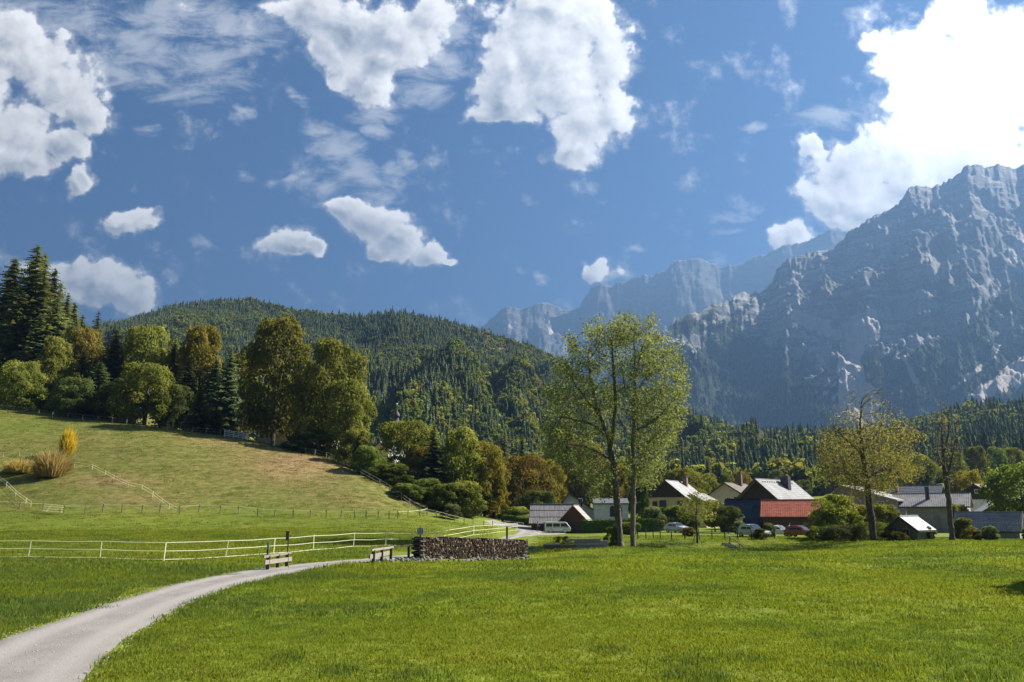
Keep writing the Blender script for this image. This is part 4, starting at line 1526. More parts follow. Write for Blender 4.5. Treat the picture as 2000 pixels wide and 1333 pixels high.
def pix_path(pts, Y0, dy=0.0):
    n = len(pts)
    return [at(x, y, Y0 + dy * k / max(1, n - 1)) for k, (x, y) in enumerate(pts)]


def branch_mesh(name, P, par, tip=0.012, expo=2.35, nmin=4, base_flare=1.35, rmax=None):
    n = len(P)
    kids = [[] for _ in range(n)]
    for i, p in enumerate(par):
        if p >= 0:
            kids[p].append(i)
    r = [0.0] * n
    for i in range(n - 1, -1, -1):
        r[i] = tip if not kids[i] else max(tip, sum(r[k] ** expo for k in kids[i]) ** (1 / expo))
    if rmax:
        f = rmax / max(r)
        r = [max(tip * 0.8, k * (f if k > 0.06 else 1 + (f - 1) * k / 0.06)) for k in r]
    V_, F_ = [], []
    ring = {}
    for i in range(n):
        p = par[i]
        if p < 0:
            continue
        d = (P[i] - P[p]).normalized()
        s = d.cross(Vector((0.3, 0.2, 0.93)))
        if s.length < 0.05:
            s = d.cross(Vector((1, 0, 0)))
        s.normalize()
        u = s.cross(d)
        k = 8 if r[i] > 0.12 else (5 if r[i] > 0.035 else 3)
        o = len(V_)
        r0 = min(r[p], r[i] * 1.35)
        if par[p] < 0:
            r0 *= base_flare
        for (c, rad) in ((P[p], r0), (P[i], r[i])):
            for j in range(k):
                a = 2 * math.pi * j / k
                V_.append(c + (s * math.cos(a) + u * math.sin(a)) * rad)
        F_ += [(o + j, o + (j + 1) % k, o + k + (j + 1) % k, o + k + j) for j in range(k)]
    me = bpy.data.meshes.new(name)
    me.from_pydata([tuple(v) for v in V_], [], F_)
    me.polygons.foreach_set('use_smooth', [True] * len(me.polygons))
    me.update()
    return me, r, kids


def grown_tree(name, label, paths, lobes, Y0, n_attr, leaves, mat, step=0.55, infl=14.0, kill=0.85, depth=4.5, seed=1, rmax=0.4, bark=None, leaf_size=0.27, spread=0.75,
               leaf_keep=None, group=None, iters=140, tip=0.012, cat='tree', side_tint=0.0):
    rs = np.random.RandomState(seed)
    base = Vector(at(paths[0][0][0], paths[0][0][1], Y0))
    base.z = gz(base.x, base.y) - 0.1
    nodes, par = [], []

    def add_path(pts, dy, start=None):
        q = pix_path(pts, Y0, dy)
        if start is None:
            q[0] = base
        prev = start if start is not None else -1
        if start is not None:
            q = [nodes[start]] + q[1:]
        for a, b in zip(q[:-1], q[1:]):
            m_ = max(1, int((b - a).length / step))
            for k in range(m_ + 1):
                if prev >= 0 and k == 0:
                    continue
                w = Vector(rs.normal(size=3)) * 0.03
                nodes.append(a.lerp(b, k / m_) + (w if 0 < k < m_ else Vector()))
                par.append(prev)
                prev = len(nodes) - 1
    add_path(paths[0], 0.0)
    for k, p in enumerate(paths[1:]):
        q0 = at(p[0][0], p[0][1], Y0)
        i = min(range(len(nodes)), key=lambda j: (nodes[j] - q0).length)
        add_path(p, (1 if k % 2 else -1) * 2.2, i)
    A = []
    w = np.array([l[2] ** 2 for l in lobes], float)
    w /= w.sum()
    for _ in range(n_attr):
        l = lobes[rs.choice(len(lobes), p=w)]
        d = rs.normal(size=3)
        d = d / np.linalg.norm(d) * rs.uniform(0, 1) ** 0.45
        px_, py_ = l[0] + d[0] * l[2], l[1] + d[2] * l[2] * (l[3] if len(l) > 3 else 1)
        A.append(at(px_, py_, Y0 + d[1] * l[2] * Y0 / F + rs.uniform(-depth, depth)))
    P, par = grow(A, nodes, par, step, infl, kill, iters)
    me, r, kids = branch_mesh('branches', P, par, tip=tip, rmax=rmax)
    root = empty(name, base, 0, label, cat, group)
    inv = Matrix.Translation(-base)
    me.transform(inv)
    tr = link('trunk', me, bark or M_BARKG, root)
    C, T_ = [], []
    cz = [p.z for p in P]
    z0, z1 = min(cz), max(cz)
    cxm = sum(p.x for p in P) / len(P)
    for i, p in enumerate(P):
        if r[i] > tip * 2.6:
            continue
        h = (p.z - z0) / (z1 - z0)
        kp = leaf_keep(h, rs) if leaf_keep else 1.0
        m_ = rs.poisson(leaves * kp)
        if m_ == 0:
            continue
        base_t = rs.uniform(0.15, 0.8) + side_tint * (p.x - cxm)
        for _ in range(m_):
            d = rs.normal(size=3)
            C.append(np.array(p - base) + d * spread * 0.55)
            T_.append(np.clip(base_t + rs.uniform(-0.25, 0.25), 0, 1))
    C = np.array(C)
    Nn = rs.normal(size=(len(C), 3)) + np.array([0, 0, 0.5])
    V_, Fq, col = quad_cloud(C, Nn, leaf_size * rs.uniform(0.55, 1.3, len(C)), rs, np.array(T_), 0.55)
    lm = mesh_np('leaves', V_, Fq, False, col)
    link('crown', lm, M_LEAF[mat], root)
    return root


CLUSTER = lambda h, rs: 1.0 if rs.uniform() < 0.60 else 0.05
YA = hit(1212, 1069).y
grown_tree('ash_tree', 'left of the twin ash trees by the timber pile, with a forked leaning trunk',
           [[(1212, 1070), (1207, 1010), (1203, 950), (1197, 900), (1192, 868), (1180, 835), (1166, 795), (1156, 750), (1150, 710)],
            [(1194, 880), (1197, 840), (1203, 790), (1200, 740), (1196, 690)],
            [(1199, 905), (1170, 885), (1140, 872), (1110, 868)], [(1190, 860), (1160, 830), (1130, 822), (1100, 815)], [(1203, 950), (1175, 925), (1150, 905)], [(1172, 810), (1145, 780), (1120, 745)]],
           [(1130, 690, 40), (1165, 662, 40), (1205, 650, 36), (1108, 720, 36), (1150, 730, 50), (1198, 715, 42), (1092, 775, 38), (1140, 790, 46), (1185, 780, 36), (1078, 830, 34), (1115, 850, 42), (1160, 860, 36),
            (1100, 890, 34), (1140, 915, 34), (1180, 930, 26), (1080, 870, 26), (1215, 640, 30), (1175, 700, 40), (1165, 960, 22)],
           YA, 2000, 22, 'ash', seed=3, leaf_keep=CLUSTER, kill=0.75, rmax=0.36, side_tint=0.02, spread=0.62, leaf_size=0.30)
grown_tree('ash_tree', 'right of the twin ash trees, with a straight slender trunk',
           [[(1236, 1071), (1236, 1000), (1237, 940), (1237, 880), (1238, 820), (1240, 760), (1240, 700), (1238, 660)],
            [(1238, 850), (1262, 832), (1290, 812), (1318, 780)], [(1239, 770), (1262, 740), (1290, 705)], [(1238, 800), (1222, 770), (1215, 720)], [(1237, 900), (1260, 880), (1285, 872)], [(1239, 735), (1252, 690), (1262, 655)]],
           [(1236, 645, 30), (1262, 668, 38), (1298, 700, 40), (1322, 738, 32), (1255, 715, 38), (1290, 755, 46), (1322, 775, 32), (1255, 790, 40), (1302, 815, 40), (1262, 860, 38), (1236, 915, 26), (1292, 868, 28),
            (1258, 935, 26), (1285, 905, 22), (1216, 660, 26), (1330, 752, 24), (1270, 630, 18)],
           YA - 1.5, 1900, 22, 'ash', seed=4, leaf_keep=CLUSTER, kill=0.75, rmax=0.27, side_tint=0.03, spread=0.62, leaf_size=0.30)
YM = hit(1706, 1057).y
grown_tree('maple_tree', 'maple with yellow brown leaves and a bare top, right of the red roof',
           [[(1707, 1058), (1702, 1010), (1696, 965), (1690, 925), (1684, 880), (1680, 830), (1682, 790)],
            [(1694, 955), (1668, 930), (1640, 915)], [(1692, 940), (1720, 915), (1750, 900)], [(1686, 890), (1655, 860), (1630, 835)], [(1684, 870), (1715, 845), (1750, 835)]],
           [(1695, 800, 48), (1660, 825, 44), (1735, 830, 44), (1630, 860, 36), (1770, 850, 30), (1690, 870, 55), (1740, 880, 40), (1650, 895, 46), (1620, 915, 34), (1770, 915, 32), (1720, 935, 42), (1670, 940, 40),
            (1712, 772, 22), (1665, 780, 26), (1620, 885, 30), (1785, 850, 20)],
           YM, 1700, 19, 'maple', seed=5, kill=0.75, rmax=0.34, bark=M_BARK, leaf_keep=lambda h, rs: 0.12 + 1.1 * max(0, min(1, (0.86 - h) / 0.35)), leaf_size=0.22, depth=4.0)
YP = hit(1858, 1057).y
grown_tree('poplar_tree', 'nearly bare dark poplar in front of the long barn',
           [[(1860, 1058), (1856, 1010), (1851, 965), (1846, 925), (1842, 880), (1840, 835), (1839, 800)],
            [(1848, 940), (1858, 900), (1866, 860), (1868, 830)], [(1846, 920), (1832, 885), (1828, 850)], [(1843, 890), (1852, 850), (1854, 810)]],
           [(1840, 812, 18, 2.0), (1835, 850, 20, 1.7), (1860, 860, 24, 1.6), (1848, 890, 34, 1.2), (1866, 905, 28), (1848, 930, 28), (1830, 885, 18, 1.5), (1862, 940, 20)],
           YP, 900, 4.5, 'brown', seed=6, rmax=0.26, bark=M_BARK, leaf_size=0.17, spread=0.6, depth=1.6, infl=4.0, kill=0.7, leaf_keep=lambda h, rs: 0.7)
YS_ = hit(1362, 1061).y
grown_tree('young_tree', 'slender young tree with a leaning stake in the garden lawn',
           [[(1362, 1062), (1361, 1030), (1360, 1005), (1361, 985), (1362, 968)]],
           [(1362, 975, 22), (1345, 990, 20), (1380, 988, 20), (1362, 1000, 26), (1340, 1008, 16), (1385, 1010, 15), (1363, 960, 10)],
           YS_, 420, 9, 'olive', seed=7, rmax=0.13, step=0.28, infl=3.0, kill=0.45, depth=0.9, leaf_size=0.17, spread=0.4, bark=M_BARK)


# ------------------------------------------------------------------ building materials
W_YELLOW = surf('yellow_plaster', (0.58, 0.44, 0.19), (0.66, 0.52, 0.25), 1.2, 0.9)
W_BEIGE = surf('beige_plaster', (0.46, 0.41, 0.34), (0.55, 0.49, 0.41), 1.2, 0.9)
W_WHITE = surf('white_plaster', (0.62, 0.60, 0.56), (0.76, 0.74, 0.70), 1.0, 0.9)
W_CREAM = surf('cream_plaster', (0.50, 0.43, 0.28), (0.60, 0.52, 0.36), 1.0, 0.9)
W_DARK = surf('dark_boards', (0.046, 0.036, 0.029), (0.100, 0.078, 0.063), 4, 0.85, (6, 6, 0.4))
W_BROWN = surf('brown_boards', (0.095, 0.045, 0.034), (0.17, 0.085, 0.062), 4, 0.85, (6, 6, 0.4))
W_GREY = surf('grey_boards', (0.20, 0.185, 0.165), (0.36, 0.335, 0.30), 3, 0.9, (5, 5, 0.35))
W_SILVER = surf('silvered_boards', (0.19, 0.175, 0.165), (0.36, 0.335, 0.315), 3, 0.85, (5, 0.4, 0.4))
W_PALE = surf('pale_planks', (0.17, 0.152, 0.125), (0.27, 0.248, 0.21), 4, 0.85, (0.6, 5, 5))
W_POST = surf('weathered_posts', (0.10, 0.08, 0.06), (0.20, 0.165, 0.13), 5, 0.9, (3, 3, 0.5))
W_POSTD = surf('dark_posts', (0.035, 0.028, 0.022), (0.075, 0.060, 0.048), 5, 0.9, (3, 3, 0.5))
R_WHITE = surf('pale_roof_sheet', (0.24, 0.238, 0.235), (0.32, 0.318, 0.315), 0.9, 0.85, c3=(0.18, 0.175, 0.17), spec=0.12)
R_BROWN = surf('brown_roof_tiles', (0.105, 0.085, 0.072), (0.16, 0.13, 0.11), 2, 0.75)
R_BLUE = surf('dark_blue_roof', (0.030, 0.034, 0.048), (0.048, 0.053, 0.070), 1.0, 0.7)
R_RED = surf('red_roof_tiles', (0.34, 0.085, 0.045), (0.46, 0.145, 0.085), 3, 0.75, c3=(0.28, 0.085, 0.055))
R_SLATE = surf('slate_roof', (0.075, 0.082, 0.095), (0.12, 0.128, 0.142), 2, 0.7)
R_METAL = surf('grey_metal_roof', (0.22, 0.21, 0.208), (0.31, 0.298, 0.295), 0.8, 0.8, c3=(0.17, 0.16, 0.155), spec=0.12)
R_OLIVE = surf('olive_roof_tiles', (0.15, 0.14, 0.085), (0.22, 0.20, 0.12), 2, 0.8)
R_BRIGHT = surf('white_roof_sheet', (0.42, 0.42, 0.43), (0.52, 0.52, 0.53), 1.0, 0.7, spec=0.15)
M_GLASS = plain('window_glass', (0.022, 0.026, 0.032), 0.12, 0, 0.6)
M_FRAME = plain('white_frame', (0.62, 0.60, 0.57), 0.5)
M_FRAMEB = plain('brown_frame', (0.09, 0.055, 0.035), 0.6)
M_BRICK = surf('chimney_brick', (0.13, 0.085, 0.065), (0.20, 0.14, 0.11), 4, 0.9)
M_DARKBOX = plain('dark_sheet_metal', (0.045, 0.045, 0.05), 0.5)
M_TAPE, T_ = new_mat('fence_tape')
_d, _t, _x = T_.n('ShaderNodeBsdfDiffuse'), T_.n('ShaderNodeBsdfTranslucent'), T_.n('ShaderNodeMixShader')
T_.put(_d.inputs[0], (0.80, 0.79, 0.62))
T_.put(_t.inputs[0], (0.85, 0.84, 0.64))
_x.inputs[0].default_value = 0.5
T_.put(_x.inputs[1], _d.outputs[0])
T_.put(_x.inputs[2], _t.outputs[0])
T_.put(T_.out.inputs[0], _x.outputs[0])
M_STONE = surf('grey_stone', (0.10, 0.096, 0.082), (0.21, 0.20, 0.175), 4, 0.95, bump=0.03, c3=(0.085, 0.095, 0.045))
M_BLACK = plain('black_rubber', (0.018, 0.018, 0.018), 0.85)
M_CHROME = plain('steel', (0.45, 0.45, 0.46), 0.35, 0.8)


def roof_slope(mb, E0, E1, R1, R0, courses=1, thick=0.14, step=0.035, ribs=0, rib_h=0.04):
    """one slope: eave corners E0->E1, ridge corners R1, R0, built of overlapping courses and optional ribs"""
    E0, E1, R0, R1 = map(Vector, (E0, E1, R0, R1))
    n = (E1 - E0).cross(R0 - E0).normalized()
    mb.slab([E0, E1, R1, R0], thick)
    if courses > 1:
        for i in range(courses):
            a, b = i / courses, min(1.0, (i + 1.12) / courses)
            q = [E0.lerp(R0, a) + n * step, E1.lerp(R1, a) + n * step, E1.lerp(R1, b) + n * 0.006, E0.lerp(R0, b) + n * 0.006]
            mb.slab(q, step * 0.8)
    for i in range(ribs):
        t = (i + 0.5) / ribs
        a, b = E0.lerp(E1, t) + n * (rib_h * 0.5 + step * 0.3), R0.lerp(R1, t) + n * (rib_h * 0.5 + step * 0.3)
        mb.bar(a, b, 0.07, rib_h, n)


def house(name, label, px, Y, theta, w, L, h1, h2, ridge='y', wall=None, roof=None, gable=None, over=0.5, over_g=0.45, courses=1, ribs=0, z0=None, windows=(), chimneys=(), apex=0.0,
          cat='house', frame=None, gable_from=None, group=None, thick=0.14):
    s, _ = pix(px, 1000)
    x = float(s) * Y
    z = gz(x, Y) if z0 is None else z0
    root = empty(name, (x, Y, z), -R(theta), label, cat, group)
    hw = w / 2
    ax = apex * hw
    m = MB()
    b0 = -0.6
    if ridge == 'y':
        prof = [(-hw, b0), (hw, b0), (hw, h1), (ax, h2), (-hw, h1)]
        n = len(prof)
        m.add([(p[0], 0, p[1]) for p in prof] + [(p[0], L, p[1]) for p in prof], [tuple(range(n)), tuple(reversed(range(n, 2 * n)))] + [(j, i, n + i, n + j) for i, j in zip(range(n), list(range(1, n)) + [0])])
    else:
        ay = L / 2 * (1 + apex)
        prof = [(0, b0), (L, b0), (L, h1), (ay, h2), (0, h1)]
        n = len(prof)
        m.add([(hw, p[0], p[1]) for p in prof] + [(-hw, p[0], p[1]) for p in prof], [tuple(range(n)), tuple(reversed(range(n, 2 * n)))] + [(j, i, n + i, n + j) for i, j in zip(range(n), list(range(1, n)) + [0])])
    m.build('wall', wall, root)
    rm = MB()
    up = thick + 0.015
    if ridge == 'y':
        for sx in (-1, 1):
            run = hw - sx * ax
            k = (h2 - h1) / run
            ex, ez = sx * (hw + over), h1 - k * over + up
            rz = h2 + up
            y0, y1 = -over_g, L + over_g
            if sx < 0:
                roof_slope(rm, (ex, y1, ez), (ex, y0, ez), (ax, y0, rz), (ax, y1, rz), courses, thick, ribs=ribs)
            else:
                roof_slope(rm, (ex, y0, ez), (ex, y1, ez), (ax, y1, rz), (ax, y0, rz), courses, thick, ribs=ribs)
        rm.bar((ax, -over_g, h2 + up + 0.03), (ax, L + over_g, h2 + up + 0.03), 0.28, 0.10)
    else:
        ay = L / 2 * (1 + apex)
        for sy in (-1, 1):
            run = ay if sy < 0 else L - ay
            k = (h2 - h1) / run
            ey = -over if sy < 0 else L + over
            ez = h1 - k * over + up
            x0, x1 = -hw - over_g, hw + over_g
            if sy < 0:
                roof_slope(rm, (x0, ey, ez), (x1, ey, ez), (x1, ay, h2 + up), (x0, ay, h2 + up), courses, thick, ribs=ribs)
            else:
                roof_slope(rm, (x1, ey, ez), (x0, ey, ez), (x0, ay, h2 + up), (x1, ay, h2 + up), courses, thick, ribs=ribs)
        rm.bar((-hw - over_g, ay, h2 + up + 0.03), (hw + over_g, ay, h2 + up + 0.03), 0.28, 0.10)
    rf = rm.build('roof', roof, root)
    # bargeboards / eaves boards
    bb = MB()
    if ridge == 'y':
        for yy in (-over_g - 0.03, L + over_g + 0.03):
            for sx in (-1, 1):
                k = (h2 - h1) / (hw - sx * ax)
                bb.bar((sx * (hw + over), yy, h1 - k * over - 0.02), (ax, yy, h2 - 0.02), 0.05, 0.26)
        for sx in (-1, 1):
            k = (h2 - h1) / (hw - sx * ax)
            bb.bar((sx * (hw + over + 0.05), -over_g, h1 - k * over), (sx * (hw + over + 0.05), L + over_g, h1 - k * over), 0.10, 0.12)
    else:
        bb.bar((-hw - over_g, -over - 0.05, h1 - (h2 - h1) / ay * over), (hw + over_g, -over - 0.05, h1 - (h2 - h1) / ay * over), 0.10, 0.12)
        for xx in (-hw - over_g - 0.03, hw + over_g + 0.03):
            k = (h2 - h1) / ay
            bb.bar((xx, -over, h1 - k * over - 0.02), (xx, ay, h2 - 0.02), 0.05, 0.24)
    bb.build('bargeboard', gable or W_DARK, root)
    if gable is not None:
        g = MB()
        zb = h1 if gable_from is None else gable_from
        if ridge == 'y':
            def xe(sx):
                return sx * hw if zb <= h1 else ax + sx * (hw - sx * ax) * (h2 - zb) / (h2 - h1)
            pts = [(xe(-1), -0.05, zb), (xe(1), -0.05, zb)]
            if zb < h1:
                pts += [(hw, -0.05, h1)]
            pts += [(ax, -0.05, h2)]
            if zb < h1:
                pts += [(-hw, -0.05, h1)]
            g.slab([(p[0], p[1], p[2]) for p in pts], 0.047)
        else:
            for sx in (-1, 1):
                xx = sx * (hw + 0.05)
                pts = [(xx, 0, zb), (xx, L, zb), (xx, L, h1), (xx, ay, h2), (xx, 0, h1)] if zb < h1 else [(xx, 0, h1), (xx, L, h1), (xx, ay, h2)]
                if sx < 0:
                    pts = pts[::-1]
                g = MB().slab(pts, 0.047)
                gb = g.build('gable', gable, root)
        if ridge == 'y':
            gb = g.build('gable', gable, root)
        if ridge == 'y':
            bm = MB()
            nb = int(w / 0.35)
            for i in range(1, nb):
                xx = -hw + w * i / nb
                top = h2 - abs(xx - ax) / (hw - math.copysign(ax, xx - ax) * (1 if xx > ax else -1) * 1.0 + 1e-6) * (h2 - h1) - 0.12
                if top > zb + 0.1:
                    bm.bar((xx, -0.065, zb + 0.02), (xx, -0.065, top), 0.05, 0.03, (0, 1, 0))
            if bm.v:
                tag(bm.build('cover_strips', gable, gb), kind='stuff')
    for wd in windows:
        face, u, zz, ww, hh = wd[:5]
        opt = wd[5] if len(wd) > 5 else {}
        pm, fm = MB(), MB()
        off = 0.05 if gable is not None and zz > (h1 if gable_from is None else gable_from) else 0.0

        def P3(a, d, c):
            if face == 'front':
                return (a, -d - off, c)
            if face == 'right':
                return (hw + d + off, a, c)
            return (-hw - d - off, a, c)
        fm_mat = opt.get('frame', frame or M_FRAME)
        for (a0, c0, a1, c1) in ((u - ww / 2, zz, u + ww / 2, zz), (u - ww / 2, zz + hh, u + ww / 2, zz + hh), (u - ww / 2, zz, u - ww / 2, zz + hh), (u + ww / 2, zz, u + ww / 2, zz + hh), (u, zz, u, zz + hh)):
            if a0 == a1 == u and ww < 0.7:
                continue
            e = 0.06 if c0 == c1 else 0.0
            upv = (0, 1, 0) if face == 'front' else (1, 0, 0)
            fm.bar(P3(a0 - e, 0.045, c0), P3(a1 + e, 0.045, c1), 0.13 if (a0 != u or c0 == c1) else 0.07, 0.07, upv)
        wo = fm.build('window', fm_mat, root)
        n3 = {'front': (0, -1, 0), 'right': (1, 0, 0), 'left': (-1, 0, 0)}[face]
        q = [P3(u - ww / 2, 0.02, zz), P3(u + ww / 2, 0.02, zz), P3(u + ww / 2, 0.02, zz + hh), P3(u - ww / 2, 0.02, zz + hh)]
        if face == 'left':
            q = q[::-1]
        pm.slab(q, 0.018)
        pm.build('pane', opt.get('pane', M_GLASS), wo)
        if opt.get('sill'):
            MB().bar(P3(u - ww / 2 - 0.1, 0.10, zz - 0.08), P3(u + ww / 2 + 0.1, 0.10, zz - 0.08), 0.2, 0.06).build('sill', fm_mat, wo)
    for (cx_, cy_, bz, tz, cw, cd, mt, cap) in chimneys:
        ch = MB().box((cx_, cy_, (bz + tz) / 2), (cw, cd, tz - bz)).build('chimney', mt, rf)
        if cap:
            MB().box((cx_, cy_, tz + 0.09), (cw + 0.24, cd + 0.24, 0.10)).box((cx_, cy_, tz + 0.22), (cw * 0.6, cd * 0.6, 0.16)).build('chimney_cap', mt, root)
    return root


def zof(py, Y, px=1000):
    return at(px, py, Y).z


def hgt(py, px, Y):
    """height of a picture row above the ground standing at distance Y below px"""
    s, _ = pix(px, 1000)
    return at(px, py, Y).z - gz(float(s) * Y, Y)


# yellow house
h = house('yellow_house', 'yellow house with dark boarded gable and pale roof right of the ash trees', 1304, 150, 32, 8.0, 11, hgt(972, 1300, 150), hgt(940, 1300, 150), 'y', W_YELLOW, R_WHITE, W_DARK,
          0.7, 0.8, 9, windows=[('front', -2.6, 4.0, 0.9, 1.0, {'frame': M_FRAMEB}), ('front', -0.9, 3.2, 1.3, 2.0, {'frame': M_FRAMEB}), ('front', 2.6, 4.0, 0.9, 1.0, {'frame': M_FRAMEB})],
          chimneys=[(1.0, 8.4, 8.0, 10.0, 0.9, 0.9, M_BRICK, True)])
yw = MB()
roof_slope(yw, (8.2, 1.5, 4.5), (8.2, 11.4, 4.5), (3.9, 11.4, 6.75), (3.9, 1.5, 6.75), 6)
yw.build('wing_roof', R_WHITE, h)
MB().box((5.6, 6.4, 1.9), (3.0, 9.0, 5.0)).build('wing_wall', W_YELLOW, h)
# beige house
house('beige_house', 'beige house with brown roof and two small white windows behind the yellow one', 1420, 176, 40, 8.6, 11, hgt(967, 1420, 176), hgt(944, 1408, 176), 'y', W_BEIGE, R_BROWN, None,
      0.7, 0.7, 10, windows=[('front', 0.6, 5.0, 1.0, 1.2), ('front', 2.5, 5.0, 1.0, 1.2, {'frame': M_FRAMEB})], chimneys=[(0.9, 6.5, 9.0, 12.0, 0.9, 0.8, M_BRICK, True)], frame=M_FRAME)
# large pale roof
h = house('white_roofed_house', 'large house with pale metal tile roof, dark gable and square dark chimney', 1484, 138, 45, 8.6, 13.5, hgt(979, 1480, 138), hgt(937, 1478, 138), 'y', W_WHITE, R_WHITE, W_DARK,
          0.9, 1.1, 12, windows=[('front', 0.4, 2.4, 1.2, 1.3)], chimneys=[(1.5, 8.2, 6.6, 9.6, 1.5, 1.2, M_DARKBOX, False)])
sg = MB()
hh1, hh2 = hgt(979, 1480, 138), hgt(937, 1478, 138)
for i in range(14):
    t = 0.16
    sg.box((t * 4.3, 0.6 + i * 0.92, hh2 - t * (hh2 - hh1) + 0.24), (0.26, 0.16, 0.14))
tag(sg.build('snow_guards', M_DARKBOX, h), kind='stuff')
# dark blue roofed shed
h = house('wooden_shed', 'brown wooden shed with a smooth dark blue roof', 1448, 118, 33, 5.6, 5.6, hgt(1017, 1448, 118), hgt(977, 1460, 118), 'x', W_BROWN, R_BLUE, None, 0.5, 0.5, 1, cat='shed')
MB().slab([(-3.0, -2.6, 1.75), (0.6, -2.6, 1.75), (0.6, -0.3, 2.45), (-3.0, -0.3, 2.45)], 0.1).build('lean_to_roof', R_BLUE, h)
MB().box((-1.2, -1.2, 0.8), (3.2, 1.8, 1.7)).build('lean_to', W_DARK, h)
# red roofed barn
h = house('red_roofed_barn', 'low dark red barn under a red tiled roof behind the parked cars', 1548, 113, 23, 8.6, 6.5, hgt(1008, 1540, 113), hgt(978, 1540, 113), 'x', W_BROWN, R_RED, None, 0.4, 0.35, 11, 36, cat='barn')
# wooden gabled barn
house('wooden_barn', 'old grey wooden barn with a wide low gable behind the maple', 1678, 128, 40, 11.0, 12, hgt(977, 1680, 128), hgt(949, 1655, 128), 'y', W_GREY, R_METAL, W_GREY, 0.6, 0.5, 6, 0, cat='barn', apex=-0.45,
      windows=[('front', -2.6, 5.0, 0.75, 0.8, {'frame': M_FRAME}), ('front', -0.2, 3.6, 1.2, 0.5, {'frame': M_FRAMEB}), ('front', 3.6, 4.4, 0.9, 0.5)], gable_from=1.0)
# plank clad lean-to between the barns
h = empty('plank_shelter', (at(1738, 1000, 108).x, 108, gz(at(1738, 1000, 108).x, 108)), -R(34), 'grey lean-to of horizontal overlapping planks behind the small white roofed shed', 'shelter')
for i in range(11):
    zz = 0.35 + i * 0.31
    MB().slab([(-2.9, -0.55 + i * 0.09, zz), (1.9, -0.55 + i * 0.09, zz), (1.9, -0.43 + i * 0.09, zz + 0.37), (-2.9, -0.43 + i * 0.09, zz + 0.37)], 0.05).build('plank', W_GREY, h)
MB().bar((1.98, -0.62, 0.2), (1.98, 0.5, 3.8), 0.12, 0.16).bar((1.98, 0.5, 3.8), (2.9, 0.9, 0.4), 0.12, 0.14).build('pale_batten', W_PALE, h)
MB().box((-0.5, 1.6, 1.7), (4.6, 2.0, 3.3)).build('frame', W_GREY, h)
# long corrugated barn
h = house('long_barn', 'long grey barn with a pale corrugated metal roof and small windows', 1816, 124, 35, 10.6, 8.0, hgt(989, 1815, 124), hgt(965, 1815, 124), 'x', W_GREY, R_METAL, None, 0.5, 0.45, 1, 44, cat='barn',
          windows=[('front', -4.5, 2.5, 0.7, 0.75), ('front', -2.3, 2.0, 0.8, 0.8)], apex=0.1)
vp = MB()
vp.tube([(-0.3, 2.2, 5.2), (-0.3, 2.2, 7.3)], 0.34, 8).box((-0.3, 2.2, 7.5), (0.95, 0.95, 0.14))
vp.build('vent_pipe', M_DARKBOX, h)
ld = MB()
for sx in (-0.2, 0.2):
    ld.bar((1.1 + sx, -0.35, 0.1), (1.1 + sx, -0.1, 2.6), 0.06)
for k in range(8):
    ld.bar((0.9, -0.34 + k * 0.03, 0.35 + k * 0.28), (1.3, -0.34 + k * 0.03, 0.35 + k * 0.28), 0.05)
ld.build('ladder', W_PALE, h)
for i in range(3):
    MB().box((0.0, -0.03, 1.0 + i * 1.05), (10.5, 0.04, 0.09)).build('wall_batten', W_GREY, h)
# slate roof behind
house('slate_roofed_house', 'house with a dark slate roof and small chimney behind the long barn', 1785, 168, 40, 9.8, 9, hgt(972, 1785, 168), hgt(948, 1785, 168), 'x', W_WHITE, R_SLATE, W_DARK, 0.6, 0.6, 8,
      chimneys=[(-3.6, 2.2, 5.2, 8.6, 0.9, 0.9, M_BRICK, True)])
# dark brown house
h = house('dark_brown_house', 'house with dark brown gable, white ground floor and red flowers on the balcony', 1912, 148, 50, 9.0, 10, hgt(976, 1910, 148), hgt(947, 1898, 148), 'y', W_WHITE, R_OLIVE, W_DARK, 0.8, 0.9, 9,
          windows=[('front', 0.2, 6.4, 0.8, 0.7), ('front', -2.9, 3.0, 1.5, 1.9, {'frame': M_FRAMEB}), ('front', 2.5, 3.2, 1.5, 1.7, {'frame': M_FRAMEB})])
MB().box((-0.6, -0.9, 1.9), (7.0, 0.12, 0.9)).box((-0.6, -0.5, 1.42), (7.0, 0.9, 0.12)).build('balcony', W_BROWN, h)
rs_ = np.random.RandomState(5)
C_ = np.c_[rs_.uniform(-4, 2.8, 260), rs_.normal(-1.0, 0.1, 260), rs_.normal(2.38, 0.12, 260)]
v_, f_, c_ = quad_cloud(C_, rs_.normal(size=(260, 3)), 0.2, rs_, rs_.uniform(0, 1, 260))
tag(link('balcony_flowers', mesh_np('balcony_flowers', v_, f_, False, c_), leaf_mat('red_flowers', (0.22, 0.02, 0.03), (0.45, 0.05, 0.06)), h), kind='stuff')
house('grey_roofed_annex', 'low annex with a pale grey roof at the right side of the dark brown house', 1962, 128, 20, 7.0, 6, 3.0, 5.2, 'y', W_WHITE, R_METAL, W_DARK, 0.5, 0.5, 1)
